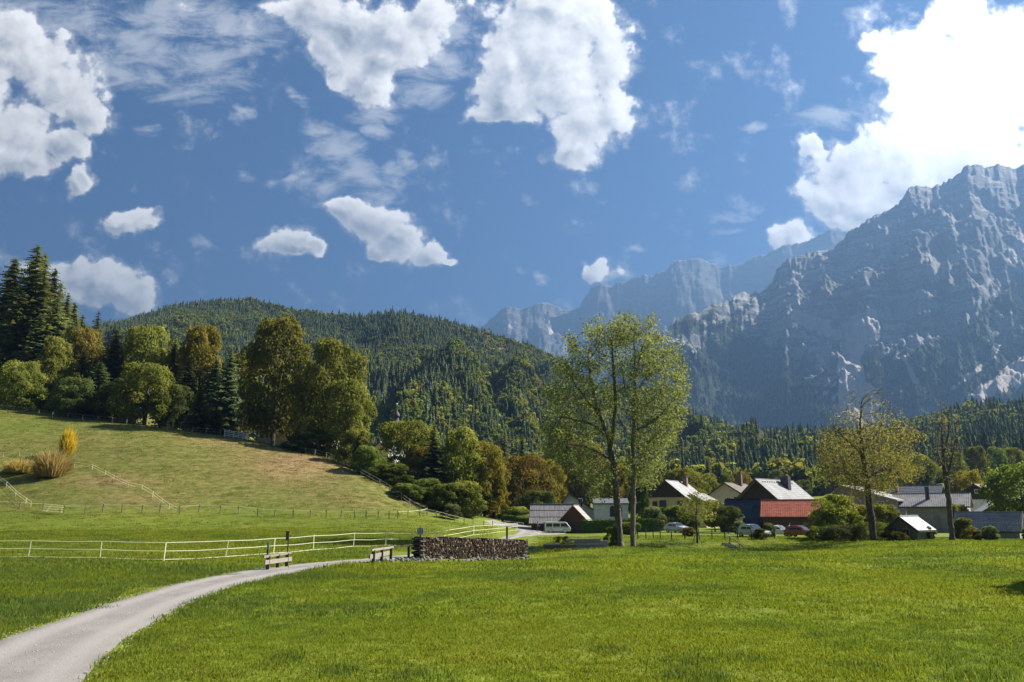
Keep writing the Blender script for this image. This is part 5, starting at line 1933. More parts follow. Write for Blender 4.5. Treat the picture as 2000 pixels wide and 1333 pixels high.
# wooden hut at the right
YH = 92
h = house('wooden_hut', 'low grey wooden hut with a silvered plank roof at the right edge of the meadow', 1922, YH, 42, 6.6, 4.6, 1.0, hgt(1003, 1920, YH), 'x', W_GREY, W_SILVER, None, 0.25, 0.3, 1, cat='hut')
hz2 = hgt(1003, 1920, YH)
for i in range(11):
    t0, t1 = i / 11, min(1, (i + 1.15) / 11)
    k = (hz2 - 1.0) / 2.3
    ys, ye = -0.25 + 2.55 * t0, -0.25 + 2.55 * t1
    zs = 1.0 - k * 0.25 + 0.16
    zf = k * 2.55
    MB().slab([(-3.62, ys, zs + zf * t0 + 0.09), (3.62, ys, zs + zf * t0 + 0.09), (3.62, ye, zs + zf * t1 + 0.03), (-3.62, ye, zs + zf * t1 + 0.03)], 0.05).build('roof_plank', W_SILVER if i < 7 else R_METAL, h)
# small shed with white roof
YW = 82
house('garden_shed', 'small olive grey shed with a bright white roof sheet', 1757, YW, 58, 3.3, 3.0, hgt(1034, 1757, YW), hgt(1011, 1755, YW), 'y', surf('olive_boards', (0.12, 0.115, 0.085), (0.20, 0.19, 0.14), 3, 0.9, (5, 5, 0.4)), R_BRIGHT, None,
      0.3, 0.25, 1, cat='shed', windows=[('front', 0.5, 0.3, 0.7, 0.9, {'frame': W_PALE}), ('front', -0.9, 0.5, 0.5, 0.6, {'frame': M_FRAMEB})])
# boarded barn by the lane
YB = 136
h = house('boarded_barn', 'dark barn by the lane with a silvered board roof behind the white van', 1082, YB, 6, 8.2, 6.0, hgt(1019, 1075, YB), hgt(986, 1080, YB), 'x', W_DARK, W_DARK, None, 0.5, 0.4, 1, cat='barn', thick=0.10)
bz1, bz2 = hgt(1019, 1075, YB), hgt(986, 1080, YB)
k = (bz2 - bz1) / 3.0
rb = random.Random(3)
proto = {}
for c_i in range(3):
    t0, t1 = c_i / 3, min(1.02, (c_i + 1.18) / 3)
    for j in range(30):
        x0 = -4.5 + 9.0 * j / 30
        ys, ye = -0.5 + 3.5 * t0 - 0.06 * rb.random(), -0.5 + 3.5 * t1
        zb_ = bz1 - k * 0.5 + 0.12
        li = 0.10 + 0.03 * rb.random()
        if c_i == 0 and j > 24:
            continue
        MB().slab([(x0 + 0.02, ys, zb_ + k * (ys + 0.5) + li), (x0 + 0.285, ys, zb_ + k * (ys + 0.5) + li), (x0 + 0.285, ye, zb_ + k * (ye + 0.5) + 0.03), (x0 + 0.02, ye, zb_ + k * (ye + 0.5) + 0.03)], 0.04).build('roof_board', W_SILVER, h)
house('barn_porch', 'dark gabled porch at the right end of the boarded barn', 1120, 131, 14, 4.6, 5.0, 2.2, 4.6, 'y', W_DARK, W_GREY, W_BROWN, 0.4, 0.5, 4, cat='porch', gable_from=1.9)
# white house half hidden behind the barn
h = house('white_house', 'old white house with a steep dark roof half hidden behind the ash tree', 1128, 156, 4, 10.0, 9, hgt(1008, 1128, 156), hgt(963, 1110, 156), 'y', W_WHITE, R_BROWN, None, 1.0, 0.9, 6, apex=-0.35,
          windows=[('front', 0.6, 3.6, 0.9, 1.6)])
h = house('chapel', 'small white chapel with two dark arched windows behind the ash trunks', 1194, 150, 3, 6.6, 6, hgt(984, 1190, 150), hgt(974, 1190, 150), 'x', W_WHITE, R_SLATE, None, 0.2, 0.2, 1, cat='chapel')
for xx in (0.2, 1.6):
    q = [(xx - 0.5, -0.03, 2.0), (xx + 0.5, -0.03, 2.0)] + [(xx + 0.5 * math.cos(a), -0.03, 3.4 + 0.75 * math.sin(a)) for a in np.linspace(0, math.pi, 9)]
    f0 = [(xx + (p[0] - xx) * 1.25, 0.0, p[2] + (0.12 if p[2] > 3.4 else 0)) for p in q]
    wn = MB().slab([(a, -0.01, c) for a, b, c in f0], 0.03).build('arched_window', M_FRAME, h)
    MB().slab(q, 0.02).build('pane', M_GLASS, wn)
# far side of the hill: cream house, farm roof, church, small white house
house('cream_house', 'cream walled house with small dark windows half hidden under the biggest linden', 545, 196, 10, 14.5, 9, 4.2, 7.5, 'x', W_CREAM, R_BROWN, None, 0.5, 0.5, 6, z0=zof(866, 196),
      windows=[('front', -6.3, 1.6, 0.7, 1.4, {'frame': M_FRAMEB}), ('front', -5.0, 1.6, 0.7, 1.4, {'frame': M_FRAMEB}), ('front', -3.7, 1.6, 0.7, 1.4, {'frame': M_FRAMEB}), ('front', 1.0, 1.8, 1.1, 1.4, {'frame': M_FRAMEB}), ('front', 4.0, 1.8, 1.1, 1.4, {'frame': M_FRAMEB})])
house('farmhouse', 'farmhouse with a blue grey slate roof between the two lindens', 606, 206, 8, 10.0, 9, 3.0, 9.5, 'x', W_WHITE, R_SLATE, None, 0.5, 0.5, 6, z0=zof(878, 206))
house('small_white_house', 'small white gabled house with grey roof among the trees below the church', 737, 186, 20, 5.0, 6, 2.6, 4.6, 'y', W_WHITE, R_SLATE, None, 0.5, 0.4, 4, z0=zof(900, 186))
YC = 262
cz = zof(838, YC)
ch = empty('church', (at(775, 800, YC).x, YC, cz - 14), 0.5, 'church whose dark belfry with a small onion dome rises behind the trees', 'church')
px2m = YC / F
MB().box((0, 0, 8), (2.3, 2.3, 16.0)).build('belfry', W_DARK, ch)
bl = MB()
for a in range(4):
    M_ = Matrix.Rotation(a * math.pi / 2, 4, 'Z')
    bl.slab([M_ @ Vector(p) for p in [(-0.42, -1.18, 14.2), (0.42, -1.18, 14.2), (0.42, -1.18, 15.5), (0.0, -1.18, 15.9), (-0.42, -1.18, 15.5)]], 0.02)
bl.build('belfry_opening', M_GLASS, ch)
dk = plain('dark_copper', (0.045, 0.045, 0.05), 0.7, 0.0)
MB().lathe([(1.75, 15.9), (1.7, 16.1), (1.25, 16.6), (0.95, 17.1), (0.85, 17.9), (0.95, 18.2)], 12).build('lower_dome', dk, ch, True)
MB().lathe([(1.15, 18.2), (1.25, 18.5), (1.15, 19.0), (0.75, 19.7), (0.30, 20.3), (0.10, 21.2), (0.06, 22.6)], 12).build('onion_dome', dk, ch, True)
MB().lathe([(0.02, 22.5), (0.22, 22.65), (0.30, 22.85), (0.22, 23.05), (0.02, 23.2)], 10).build('finial_ball', plain('pale_ball', (0.75, 0.74, 0.7), 0.4), ch, True)
cn = MB()
roof_slope(cn, (-5, -9, 6.5), (-5, 9, 6.5), (0, 9, 12.5), (0, -9, 12.5))
roof_slope(cn, (5, 9, 6.5), (5, -9, 6.5), (0, -9, 12.5), (0, 9, 12.5))
cn.build('nave_roof', R_SLATE, ch)
MB().box((0, 0, 2.2), (9.4, 17, 8.4)).build('nave', W_WHITE, ch)


# ------------------------------------------------------------------ hedges
def hedge(label, a, b, height, depth, mat='hedge', Y=None, seed=0):
    p, q = Vector(a), Vector(b)
    d = (q - p)
    L = d.length
    d.normalize()
    nrm = Vector((-d.y, d.x, 0))
    rs = np.random.RandomState(seed)
    root = empty('clipped_hedge', p, 0, label, 'hedge', 'clipped hedges by the lane and gardens')
    n = int(L * (height * 2 + depth) * 26)
    u = rs.uniform(0, L, n)
    k = rs.uniform(0, height * 2 + depth, n)
    side = np.where(k < height, -1, np.where(k < 2 * height, 1, 0))
    off = np.where(side == -1, 0, np.where(side == 1, depth, rs.uniform(0, depth, n)))
    zz = np.where(side == 0, height, np.where(side == -1, k, k - height))
    off = off + rs.normal(0, 0.05, n)
    zz = zz + rs.normal(0, 0.05, n)
    px_, py_ = d.x * u + nrm.x * off, d.y * u + nrm.y * off
    g = ground_z(px_ + p.x, py_ + p.y) - p.z
    C = np.c_[px_, py_, zz + g]
    Nn = np.where(side[:, None] == 0, [0, 0, 1], np.outer(side, [nrm.x, nrm.y, 0])) + rs.normal(size=(n, 3)) * 0.6
    v, f, c = quad_cloud(C, Nn, 0.24 * rs.uniform(0.7, 1.3, n), rs, rs.uniform(0, 1, n) * 0.7 + 0.3 * (zz / height))
    link('foliage', mesh_np('foliage', v, f, False, c), M_LEAF[mat], root)
    m = MB()
    ns = max(2, int(L / 3))
    for i in range(ns):
        c0 = d * (L * (i + 0.5) / ns) + nrm * depth / 2
        gg = gz(c0.x + p.x, c0.y + p.y) - p.z
        m.box((c0.x, c0.y, gg + height * 0.47), (L / ns * 1.0, depth * 0.86, height * 0.93), None, (0, 0, math.atan2(d.y, d.x)))
    m.build('stems', M_LEAF[mat], root)
    return root


def gpt(px, Y):
    s, _ = pix(px, 1000)
    return Vector((float(s) * Y, Y, gz(float(s) * Y, Y)))


hedge('long dark clipped hedge behind the twin ash trunks', gpt(1140, 120), gpt(1288, 124), 2.1, 1.2, seed=1)
hedge('low clipped hedge beside the lane bend left of the barn', gpt(979, 150), gpt(1037, 146), 1.4, 1.0, seed=2)
hedge('tall dark clipped hedge in front of the yellow house', gpt(1276, 136), gpt(1306, 137), 4.0, 1.5, seed=3)
plant('thuja_tree', 'tree', 'dark columnar thuja left of the yellow house', 1258, 948, 22, Y=140, crown='egg', mat='hedge', low=0.0)


# ------------------------------------------------------------------ fences
def fence(name, label, posts, height, rails, post_mat, rail_mat, post_w=0.09, rail_w=0.05, rail_h=None, group='fences around the pastures', lean=0.02, round_post=False, skip_rail=()):
    pts = []
    for p in posts:
        pts.append(hit(p[0], p[1]) if not isinstance(p, Vector) else p)
    root = empty(name, pts[0], 0, label, 'fence', group)
    tops = []
    b = pts[0]
    for p in pts:
        q = p - b
        ln = Vector((rnd.gauss(0, lean), rnd.gauss(0, lean), 1)).normalized()
        h = height * rnd.uniform(0.94, 1.06)
        m = MB()
        if round_post:
            m.tube([q - ln * 0.2, q + ln * h], post_w / 2, 6)
        else:
            m.bar(q - ln * 0.2, q + ln * h, post_w, post_w)
        m.build('post', post_mat, root)
        tops.append((q, ln))
    for k, rh in enumerate(rails):
        for i in range(len(pts) - 1):
            if (k, i) in skip_rail:
                continue
            (q0, l0), (q1, l1) = tops[i], tops[i + 1]
            a, c = q0 + l0 * rh, q1 + l1 * rh
            mid = (a + c) / 2 - Vector((0, 0, rnd.uniform(0.0, 0.05)))
            m = MB()
            m.bar(a, mid, rail_w, rail_h or rail_w)
            m.bar(mid, c, rail_w, rail_h or rail_w)
            m.build('rail', rail_mat, root)
    return root


fence('tape_fence', 'three strand white tape fence along the grass bank left of the lane',
      [(-330, 1088), (-190, 1090), (-70, 1090), (55, 1091), (195, 1093), (320, 1097), (440, 1091), (534, 1084), (612, 1077), (690, 1070), (753, 1068), (806, 1067), (851, 1062), (925, 1047), (975, 1041), (1010, 1037)],
      1.2, (1.16, 0.64, 0.12), M_TAPE, M_TAPE, 0.05, 0.034, 0.042, lean=0.05)
fence('rail_fence', 'grey post fence with one pale top rail along the foot of the grassy hill',
      [(-120, 990), (-40, 993), (38, 996), (83, 999), (124, 1003), (165, 1004), (200, 1001), (238, 1001), (277, 1002), (312, 1002), (350, 1004), (388, 1001), (430, 1003), (466, 1004), (503, 1008), (537, 1010), (572, 1011),
       (606, 1012), (637, 1013), (666, 1013), (692, 1014), (715, 1014), (739, 1014), (760, 1014), (777, 1014), (797, 1013), (820, 1011), (834, 1007)],
      1.2, (1.12,), W_POST, M_TAPE, 0.12, 0.05, 0.06)
fence('rail_fence', 'pale rail fence sloping down from the hill corner towards the lane', [(834, 1007), (852, 1011), (870, 1016), (888, 1021), (906, 1026), (924, 1028), (945, 1030), (962, 1031)], 1.1, (1.05, 0.55), W_PALE, M_TAPE, 0.09, 0.03, 0.04)
fence('wire_fence', 'grey post fence on the hillcrest in front of the spruces',
      [(-45, 792), (-15, 797), (13, 802), (43, 807), (75, 812), (102, 815), (132, 818), (161, 821), (191, 824), (219, 827), (247, 830), (274, 833), (301, 836), (326, 840), (352, 843), (376, 846), (402, 848), (430, 851)],
      1.35, (1.28, 0.7), W_PALE, W_PALE, 0.12, 0.05)
fence('wire_fence', 'grey post fence running down the right edge of the grassy hill below the lindens',
      [(512, 867), (535, 873), (557, 877), (577, 880), (597, 884), (615, 888), (637, 893), (655, 902), (673, 912), (690, 921), (705, 930), (721, 939), (741, 950), (760, 962), (784, 978), (800, 990), (818, 1001), (834, 1007)],
      1.35, (1.28, 0.7), W_PALE, W_PALE, 0.12, 0.05)
fence('tape_fence', 'two strand tape fence zigzagging down the pasture from the dry shrub', [(145, 913), (180, 918), (205, 930), (222, 940), (250, 953), (277, 959), (298, 972), (316, 986), (330, 996), (346, 1004)],
      0.95, (0.92, 0.5), M_TAPE, M_TAPE, 0.04, 0.024)
fence('tape_fence', 'short two strand tape fence on the dry slope at the left edge', [(-30, 925), (-8, 938), (12, 952), (30, 970), (50, 985), (60, 992)], 0.95, (0.92, 0.5), M_TAPE, M_TAPE, 0.04, 0.024)
fence('tape_fence', 'single strand tape behind the low straw clump at the left edge', [(-25, 892), (6, 893), (38, 891), (60, 894)], 0.9, (0.86,), M_TAPE, M_TAPE, 0.04, 0.024)
GA, GB = hit(84, 1001), hit(123, 1004)
gt = empty('field_gate', GA, 0, 'white barred field gate in the fence at the foot of the hill', 'gate')
for hh_ in (0.25, 0.6, 0.95):
    MB().bar((0, -0.12, hh_), GB - GA + Vector((0, -0.12, hh_)), 0.05, 0.08).build('bar', M_TAPE, gt)
MB().bar((0.6, -0.15, 0.1), Vector((1.2, -0.15, 1.1)), 0.06).bar(GB - GA + Vector((-0.2, -0.12, 0.1)), GB - GA + Vector((-0.2, -0.12, 1.05)), 0.06).build('brace', M_TAPE, gt)
wg = fence('white_fence', 'short white paling fence left of the cream house on the crest', [(438, 853), (447, 854), (456, 856), (465, 857), (474, 859), (483, 861)], 1.7, (0.35, 0.75, 1.15, 1.55), M_FRAME, M_FRAME, 0.14, 0.07, 0.16)
fence('garden_fence', 'thin wire garden fence with dark posts in front of the village gardens',
      [(1246, 1053), (1262, 1053), (1276, 1053), (1290, 1053.5), (1312, 1054), (1338, 1054), (1366, 1054), (1391, 1054), (1416, 1054), (1441, 1054), (1468, 1053), (1492, 1053), (1513, 1053)],
      1.15, (1.1, 0.75, 0.4), W_POSTD, M_DARKBOX, 0.09, 0.018, group='garden fences')
fence('lane_rail', 'low pale wooden rail beside the lane bend in front of the clipped hedge', [(984, 1023), (996, 1024), (1010, 1026), (1022, 1027)], 0.55, (0.5,), W_PALE, W_PALE, 0.14, 0.14, group='garden fences')

# ------------------------------------------------------------------ plank railings at the little bridge
def up_at(px, py, Y):
    return at(px, py, Y)


def railing(label, posts, planks, Yf, post_w=0.17):
    Yp = [Yf(p[0]) for p in posts]
    b = at(posts[0][0], posts[0][2], Yp[0])
    root = empty('bridge_railing', b, 0, label, 'railing', 'plank railings beside the lane')
    for (x, y0, y1), Y in zip(posts, Yp):
        a, c = at(x, y1, Y), at(x, y0, Y)
        a.z = min(a.z, gz(a.x, a.y)) - 0.25
        MB().bar(a - b, Vector((a.x, a.y, c.z)) - b, post_w, post_w).build('post', W_POSTD, root)
    for (x0, y0, x1, y1, hh, name, mt, dy) in planks:
        p, q = at(x0, y0, Yf(x0) + dy), at(x1, y1, Yf(x1) + dy)
        MB().bar(p - b, q - b, 0.07, hh).build(name, mt, root)
    return root


y5a, y5b = hit(523, 1114).y, hit(560, 1110).y
railing('pale plank railing with stained middle board on the left side of the lane', [(523, 1086, 1114), (542, 1083, 1112), (560, 1081, 1110)],
        [(515, 1088, 568, 1080, 0.12, 'top_rail', W_PALE, -0.14), (517, 1099, 569, 1092, 0.22, 'board', W_PALE, -0.14), (524, 1113, 561, 1108, 0.08, 'bottom_rail', W_PALE, -0.14)], lambda x: y5a + (y5b - y5a) * (x - 523) / 37)
y7a, y7b = hit(729, 1103).y, hit(763, 1097).y
railing('wooden railing with three dark posts where the lane crosses the ditch', [(729, 1075, 1103), (745, 1073, 1101), (763, 1070, 1098)],
        [(726, 1075, 768, 1069, 0.12, 'top_rail', W_PALE, -0.14), (722, 1088, 760, 1080, 0.24, 'board', W_PALE, 0.16)], lambda x: y7a + (y7b - y7a) * (x - 729) / 34)
y8 = hit(798, 1089).y
pr = railing('single dark post with a thin rail left of the firewood stack', [(798, 1066, 1090)], [(770, 1069, 799, 1066.5, 0.06, 'rail', W_POST, -0.1)], lambda x: y8 + (x - 798) * 0.02)


# ------------------------------------------------------------------ signs
def sign(name, label, px, py_base, py_top, post_mat, w=0.07):
    p = hit(px, py_base)
    t = at(px, py_top, p.y)
    root = empty(name, p, 0, label, 'sign', 'small signs beside the lane')
    MB().bar((0, 0, -0.3), (0, 0, t.z - p.z), w, w).build('post', post_mat, root)
    return root, p


def panel_at(root, p, x0, y0, x1, y1, name, mat, dy=-0.07, t=0.03):
    a, c = at(x0, y1, p.y), at(x1, y0, p.y)
    w, h = c.x - a.x, c.z - a.z
    return MB().box(((a.x + c.x) / 2 - p.x, dy, (a.z + c.z) / 2 - p.z), (w, t, h)).build(name, mat, root), ((a.x + c.x) / 2 - p.x, (a.z + c.z) / 2 - p.z, w, h)


M_SIGN = plain('pale_sign_plate', (0.42, 0.43, 0.42), 0.5)
s1, p1 = sign('waymark_post', 'short dark post with a narrow pale plate behind the left railing', 521.5, 1096, 1060, W_POSTD, 0.09)
panel_at(s1, p1, 523, 1059, 528, 1073, 'plate', M_SIGN)
s2, p2 = sign('notice_board', 'brown wooden notice board on a thin post beside the left railing', 560.5, 1098, 1039, W_POSTD, 0.06)
panel_at(s2, p2, 558.5, 1039, 566, 1056, 'board', W_BROWN, -0.06, 0.05)
panel_at(s2, p2, 557.8, 1037.8, 567, 1039.4, 'cap', W_DARK, -0.06, 0.14)
s3, p3 = sign('ring_sign', 'pale square sign with a dark ring symbol at the left end of the firewood stack', 820.5, 1091, 1042, W_POSTD, 0.08)
pl, (cx_, cz_, w_, h_) = panel_at(s3, p3, 814.5, 1031, 827.5, 1044, 'plate', M_SIGN)
rg = MB()
for k in range(24):
    a0, a1 = k / 24 * 2 * math.pi, (k + 1) / 24 * 2 * math.pi
    r_ = w_ * 0.36
    rg.bar((cx_ + r_ * math.cos(a0), -0.09, cz_ + r_ * math.sin(a0)), (cx_ + r_ * math.cos(a1), -0.09, cz_ + r_ * math.sin(a1)), 0.035, 0.006, (0, 1, 0))
rg.bar((cx_ - 0.06, -0.09, cz_ - 0.10), (cx_, -0.09, cz_ + 0.10), 0.03, 0.006, (0, 1, 0)).bar((cx_, -0.09, cz_ + 0.10), (cx_ + 0.07, -0.09, cz_ - 0.10), 0.03, 0.006, (0, 1, 0)).bar((cx_ - 0.05, -0.092, cz_), (cx_ + 0.06, -0.092, cz_), 0.03, 0.006, (0, 1, 0))
rg.build('ring_symbol', M_DARKBOX, pl)
MB().box((cx_, -0.07, cz_ + h_ / 2 + 0.05), (w_ * 0.4, 0.08, 0.03)).build('cap', M_DARKBOX, s3)

# ------------------------------------------------------------------ firewood stack
WA, WB = hit(824, 1092), hit(1029, 1086)
WA.z, WB.z = gz(WA.x, WA.y), gz(WB.x, WB.y)
wd = (WB - WA)
WL = wd.length
wd.normalize()
wn = Vector((-wd.y, wd.x, 0)).normalized()
fs = empty('firewood_stack', WA, 0, 'long dark stack of split firewood on the right of the lane', 'firewood')
rw = np.random.RandomState(11)
m = MB()
cols_ = []
M_LOG, TL = new_mat('split_logs')
at_ = TL.n('ShaderNodeAttribute', attribute_name='col')
tcl = TL.n('ShaderNodeTexCoord')
nl_ = TL.noise(tcl.outputs['Object'], 14, 4)
cl_ = TL.mix(1.0, at_.outputs['Color'], TL.mix(TL.ramp(nl_, 0.3, 0.7), (0.6, 0.6, 0.6), (1.2, 1.2, 1.2)), 'MULTIPLY')
TL.put(TL.out.inputs[0], principled(TL, cl_, 0.9, 0, nl_, 0.1, 0.01).outputs[0])


def top_h(u):
    return (at(824, 1049, WA.y).z - WA.z) * (1 - u) + (at(1029, 1043, WB.y).z - WB.z) * u


def add_log(c, d, L, r, tint, n=6):
    d = d.normalized()
    o = len(m.v)
    s = d.cross(Vector((0.1, 0.2, 0.95))).normalized()
    u = s.cross(d)
    ph = rw.uniform(0, 6)
    rr = [r * rw.uniform(0.75, 1.15) for _ in range(n)]
    for e in (-0.5, 0.5):
        for k in range(n):
            a = ph + 2 * math.pi * k / n
            m.v.append(tuple(c + d * (L * e) + (s * math.cos(a) + u * math.sin(a)) * rr[k]))
            cols_.append(tint)
    for k in range(n):
        m.f.append((o + k, o + (k + 1) % n, o + n + (k + 1) % n, o + n + k))
    m.f.append(tuple(o + k for k in reversed(range(n))))
    m.f.append(tuple(o + n + k for k in range(n)))


z_off = lambda u: gz(WA.x + wd.x * u, WA.y + wd.y * u) - WA.z
r0 = 0.078
for row in range(22):
    zz = r0 + row * r0 * 1.78
    n_ = int(WL / (r0 * 2.02))
    for i in range(n_):
        u = (i + 0.5 * (row % 2)) * r0 * 2.02 + 0.35
        if u > WL - 0.3:
            continue
        hmax = top_h(u / WL) + 0.08 * float(fbm(np.array([u * 0.8]), np.array([0.5]), 3, 3)[0])
        if zz > hmax:
            continue
        t = rw.uniform(0, 1)
        base = np.array([0.055, 0.038, 0.028]) if t < 0.55 else (np.array([0.028, 0.020, 0.016]) if t < 0.82 else np.array([0.19, 0.145, 0.105]))
        c = wd * u + wn * (0.5 + rw.uniform(-0.06, 0.06)) + Vector((0, 0, zz + (wd.z * u)))
        add_log(c + Vector((rw.uniform(-.01, .01), 0, rw.uniform(-.012, .012))), wn + Vector((rw.normal(0, .03), 0, rw.normal(0, .03))), 1.0, r0 * rw.uniform(0.8, 1.12), tuple(base * rw.uniform(0.7, 1.3)))
mm = m.mesh('stacked_logs')
ca = mm.color_attributes.new('col', 'FLOAT_COLOR', 'POINT')
c4 = np.ones((len(cols_), 4), np.float32)
c4[:, :3] = np.array(cols_)
ca.data.foreach_set('color', c4.ravel())
tag(link('stacked_logs', mm, M_LOG, fs), kind='stuff')
# criss-crossed ends
for ue in (0.12, WL - 0.12):
    for k in range(13):
        zz = 0.09 + k * 0.158
        if zz > top_h(ue / WL):
            break
        if k % 2:
            MB().tube([wd * (ue - 0.3) + wn * 0.05 + Vector((0, 0, zz + wd.z * ue)), wd * (ue + 0.3) + wn * 0.05 + Vector((0, 0, zz + wd.z * ue))], 0.08, 6).build('end_log', M_BARK, fs)
        else:
            MB().tube([wd * ue + wn * -0.05 + Vector((0, 0, zz + wd.z * ue)), wd * ue + wn * 1.0 + Vector((0, 0, zz + wd.z * ue))], 0.085, 6).build('end_log', M_BARK, fs)
for k in range(3):
    u = WL * (0.55 + 0.16 * k)
    q = wd * u + Vector((0, 0, top_h(u / WL) + 0.05 + wd.z * u))
    MB().slab([q + wn * 0.1, q + wd * 1.4 + wn * 0.1, q + wd * 1.4 + wn * 0.9, q + wn * 0.9], 0.04).build('cover_board', W_DARK, fs)
q = wd * (WL + 0.25) + wn * 0.1
MB().bar(q + Vector((0, 0, -0.3 + wd.z * WL)), q + Vector((0, 0, 2.0 + wd.z * WL)), 0.14).build('corner_post', W_PALE, fs)
q = wd * (WL - 2.2) + wn * 0.8
MB().bar(q + Vector((0, 0, 0)), q + Vector((0, 0, 2.5)), 0.16).build('rear_post', W_POSTD, fs)

# stones along the foot of the stack
rs_ = np.random.RandomState(2)
STONES = []
for k in range(5):
    bm = bmesh.new()
    bmesh.ops.create_icosphere(bm, subdivisions=1, radius=1.0)
    sc3 = rs_.uniform(0.7, 1.25, 3)
    for v in bm.verts:
        v.co = Vector((v.co.x * sc3[0], v.co.y * sc3[1], v.co.z * sc3[2] * 0.75)) * rs_.uniform(0.78, 1.18)
    me = bpy.data.meshes.new('stone')
    bm.to_mesh(me)
    bm.free()
    me.materials.append(M_STONE)
    STONES.append(me)
p0 = hit(900, 1098)
rb_ = empty('rubble_bank', p0, 0, 'bank of pale rubble stones below the firewood stack', 'stones')
for i in range(96):
    x = 738 + 298 * ((i * 0.6180339) % 1.0)
    yb = 1101.5 - 0.018 * (x - 740) - rs_.uniform(0, 9) * (1 if x > 770 else 0.4)
    q = hit(x, yb)
    r = rs_.uniform(0.10, 0.24)
    s = link('stone', STONES[i % 5], None, rb_)
    s.location = q - p0 + Vector((0, 0, r * 0.22 + rs_.uniform(0, 0.08)))
    s.scale = (r * rs_.uniform(0.9, 1.5), r, r * rs_.uniform(0.8, 1.1))
    s.rotation_euler = (rs_.normal(0, 0.3), rs_.normal(0, 0.3), rs_.uniform(0, 6.28))
q = hit(460, 1123)
s = tag(link('flat_stone', STONES[1], None), 'flat pale stone slab lying on the left edge of the lane', 'stone')
s.location, s.scale = q + Vector((0, 0, 0.03)), (0.45, 0.35, 0.09)

# timber pile: squared beams, each one its own
TA = hit(1140, 1073)
lab = ['lowest', 'second lowest', 'middle', 'second highest', 'topmost']
for k, (x0, x1, yy) in enumerate(((1122, 1187, 1071), (1128, 1186, 1067), (1120, 1188, 1063), (1122, 1187, 1058.5), (1106, 1172, 1054.5))):
    Yk = TA.y + 0.12 * (k % 2)
    a, b = at(x0, yy + 0.6, Yk), at(x1, yy - 0.6, Yk)
    o = empty('timber_beam', a, 0, f'{lab[k]} weathered beam of the timber pile left of the ash trunks', 'beam', 'beams of the timber pile')
    MB().bar((0, 0, 0), b - a, 0.3, 0.19).build('beam_core', W_GREY if k % 2 else W_SILVER, o)
    e = (b - a).normalized()
    MB().bar(-e * 0.012, -e * 0.002, 0.3, 0.19).bar(b - a + e * 0.002, b - a + e * 0.012, 0.3, 0.19).build('end_grain', W_PALE, o)
a, b = at(1062, 1068, TA.y - 1), at(1124, 1067, TA.y - 0.4)
o = empty('timber_beam', a, 0, 'dark low beam lying left of the timber pile under brambles', 'beam', 'beams of the timber pile')
MB().bar((0, 0, 0), b - a, 0.3, 0.26).build('beam_core', W_DARK, o)
MB().bar((0, 0, 0.2), (b - a) * 0.5 + Vector((0, 0, 0.2)), 0.25, 0.14).build('offcut', W_GREY, o)
a = hit(1036, 1075)
o = empty('branch_heap', a, 0, 'pale forked branches lying beside the end of the firewood stack', 'branches')
for k in range(4):
    MB().tube([(-0.8 + 0.3 * k, 0.1 * k, 0.12 + 0.08 * k), (0.1 + 0.2 * k, 0.05, 0.22 - 0.03 * k), (0.9, -0.1 * k, 0.1)], [0.07, 0.06, 0.04], 6).build('branch', W_PALE, o)

# garden steps with handrail
ga = hit(1424, 1056)
st = empty('garden_steps', ga, 0, 'short stone steps with a slanting pale handrail on the garden bank', 'steps')
for (x, y) in ((1419, 1063.5), (1424, 1066), (1428, 1068.3), (1433, 1071)):
    q = hit(x, y)
    MB().box(tuple(q - ga + Vector((0, 0, 0.06))), (0.95, 0.4, 0.14)).build('step', M_STONE, st)
qa, qb = hit(1425.5, 1064), hit(1445, 1073)
ta, tb = at(1424, 1047, qa.y), at(1453, 1069, qb.y)
MB().bar(qa - ga, Vector((qa.x, qa.y, ta.z)) - ga, 0.08).build('post', W_PALE, st)
MB().bar(qb - ga, Vector((qb.x, qb.y, at(1445, 1063, qb.y).z)) - ga, 0.08).build('post', W_PALE, st)
MB().bar(ta - ga, tb - ga, 0.06, 0.09).build('handrail', W_PALE, st)
q = hit(1350, 1065)
t = at(1358, 1045, q.y)
sk = empty('tree_stake', q, 0, 'thin leaning stake left of the slender young tree', 'stake')
MB().tube([(0, 0, -0.1), t - q], 0.035, 6).build('pole', W_POSTD, sk)


# ------------------------------------------------------------------ vehicles
def wheel(parent, x, y, r, w=0.2):
    m = MB()
    n = 14
    prof = [(r * 0.62, -w / 2), (r * 0.95, -w / 2), (r, -w * 0.3), (r, w * 0.3), (r * 0.95, w / 2), (r * 0.62, w / 2)]
    for (rr, yy) in prof:
        for k in range(n):
            a = 2 * math.pi * k / n
            m.v.append((x + rr * math.cos(a), y + yy, r + rr * math.sin(a)))
    for i in range(len(prof)):
        j = (i + 1) % len(prof)
        for k in range(n):
            k2 = (k + 1) % n
            m.f.append((i * n + k, i * n + k2, j * n + k2, j * n + k))
    t = m.build('wheel', M_BLACK, parent, True)
    rm = MB().tube([(x, y - w * 0.36, r), (x, y + w * 0.36, r)], r * 0.62, 12)
    rm.build('rim', M_CHROME, t)
    return t


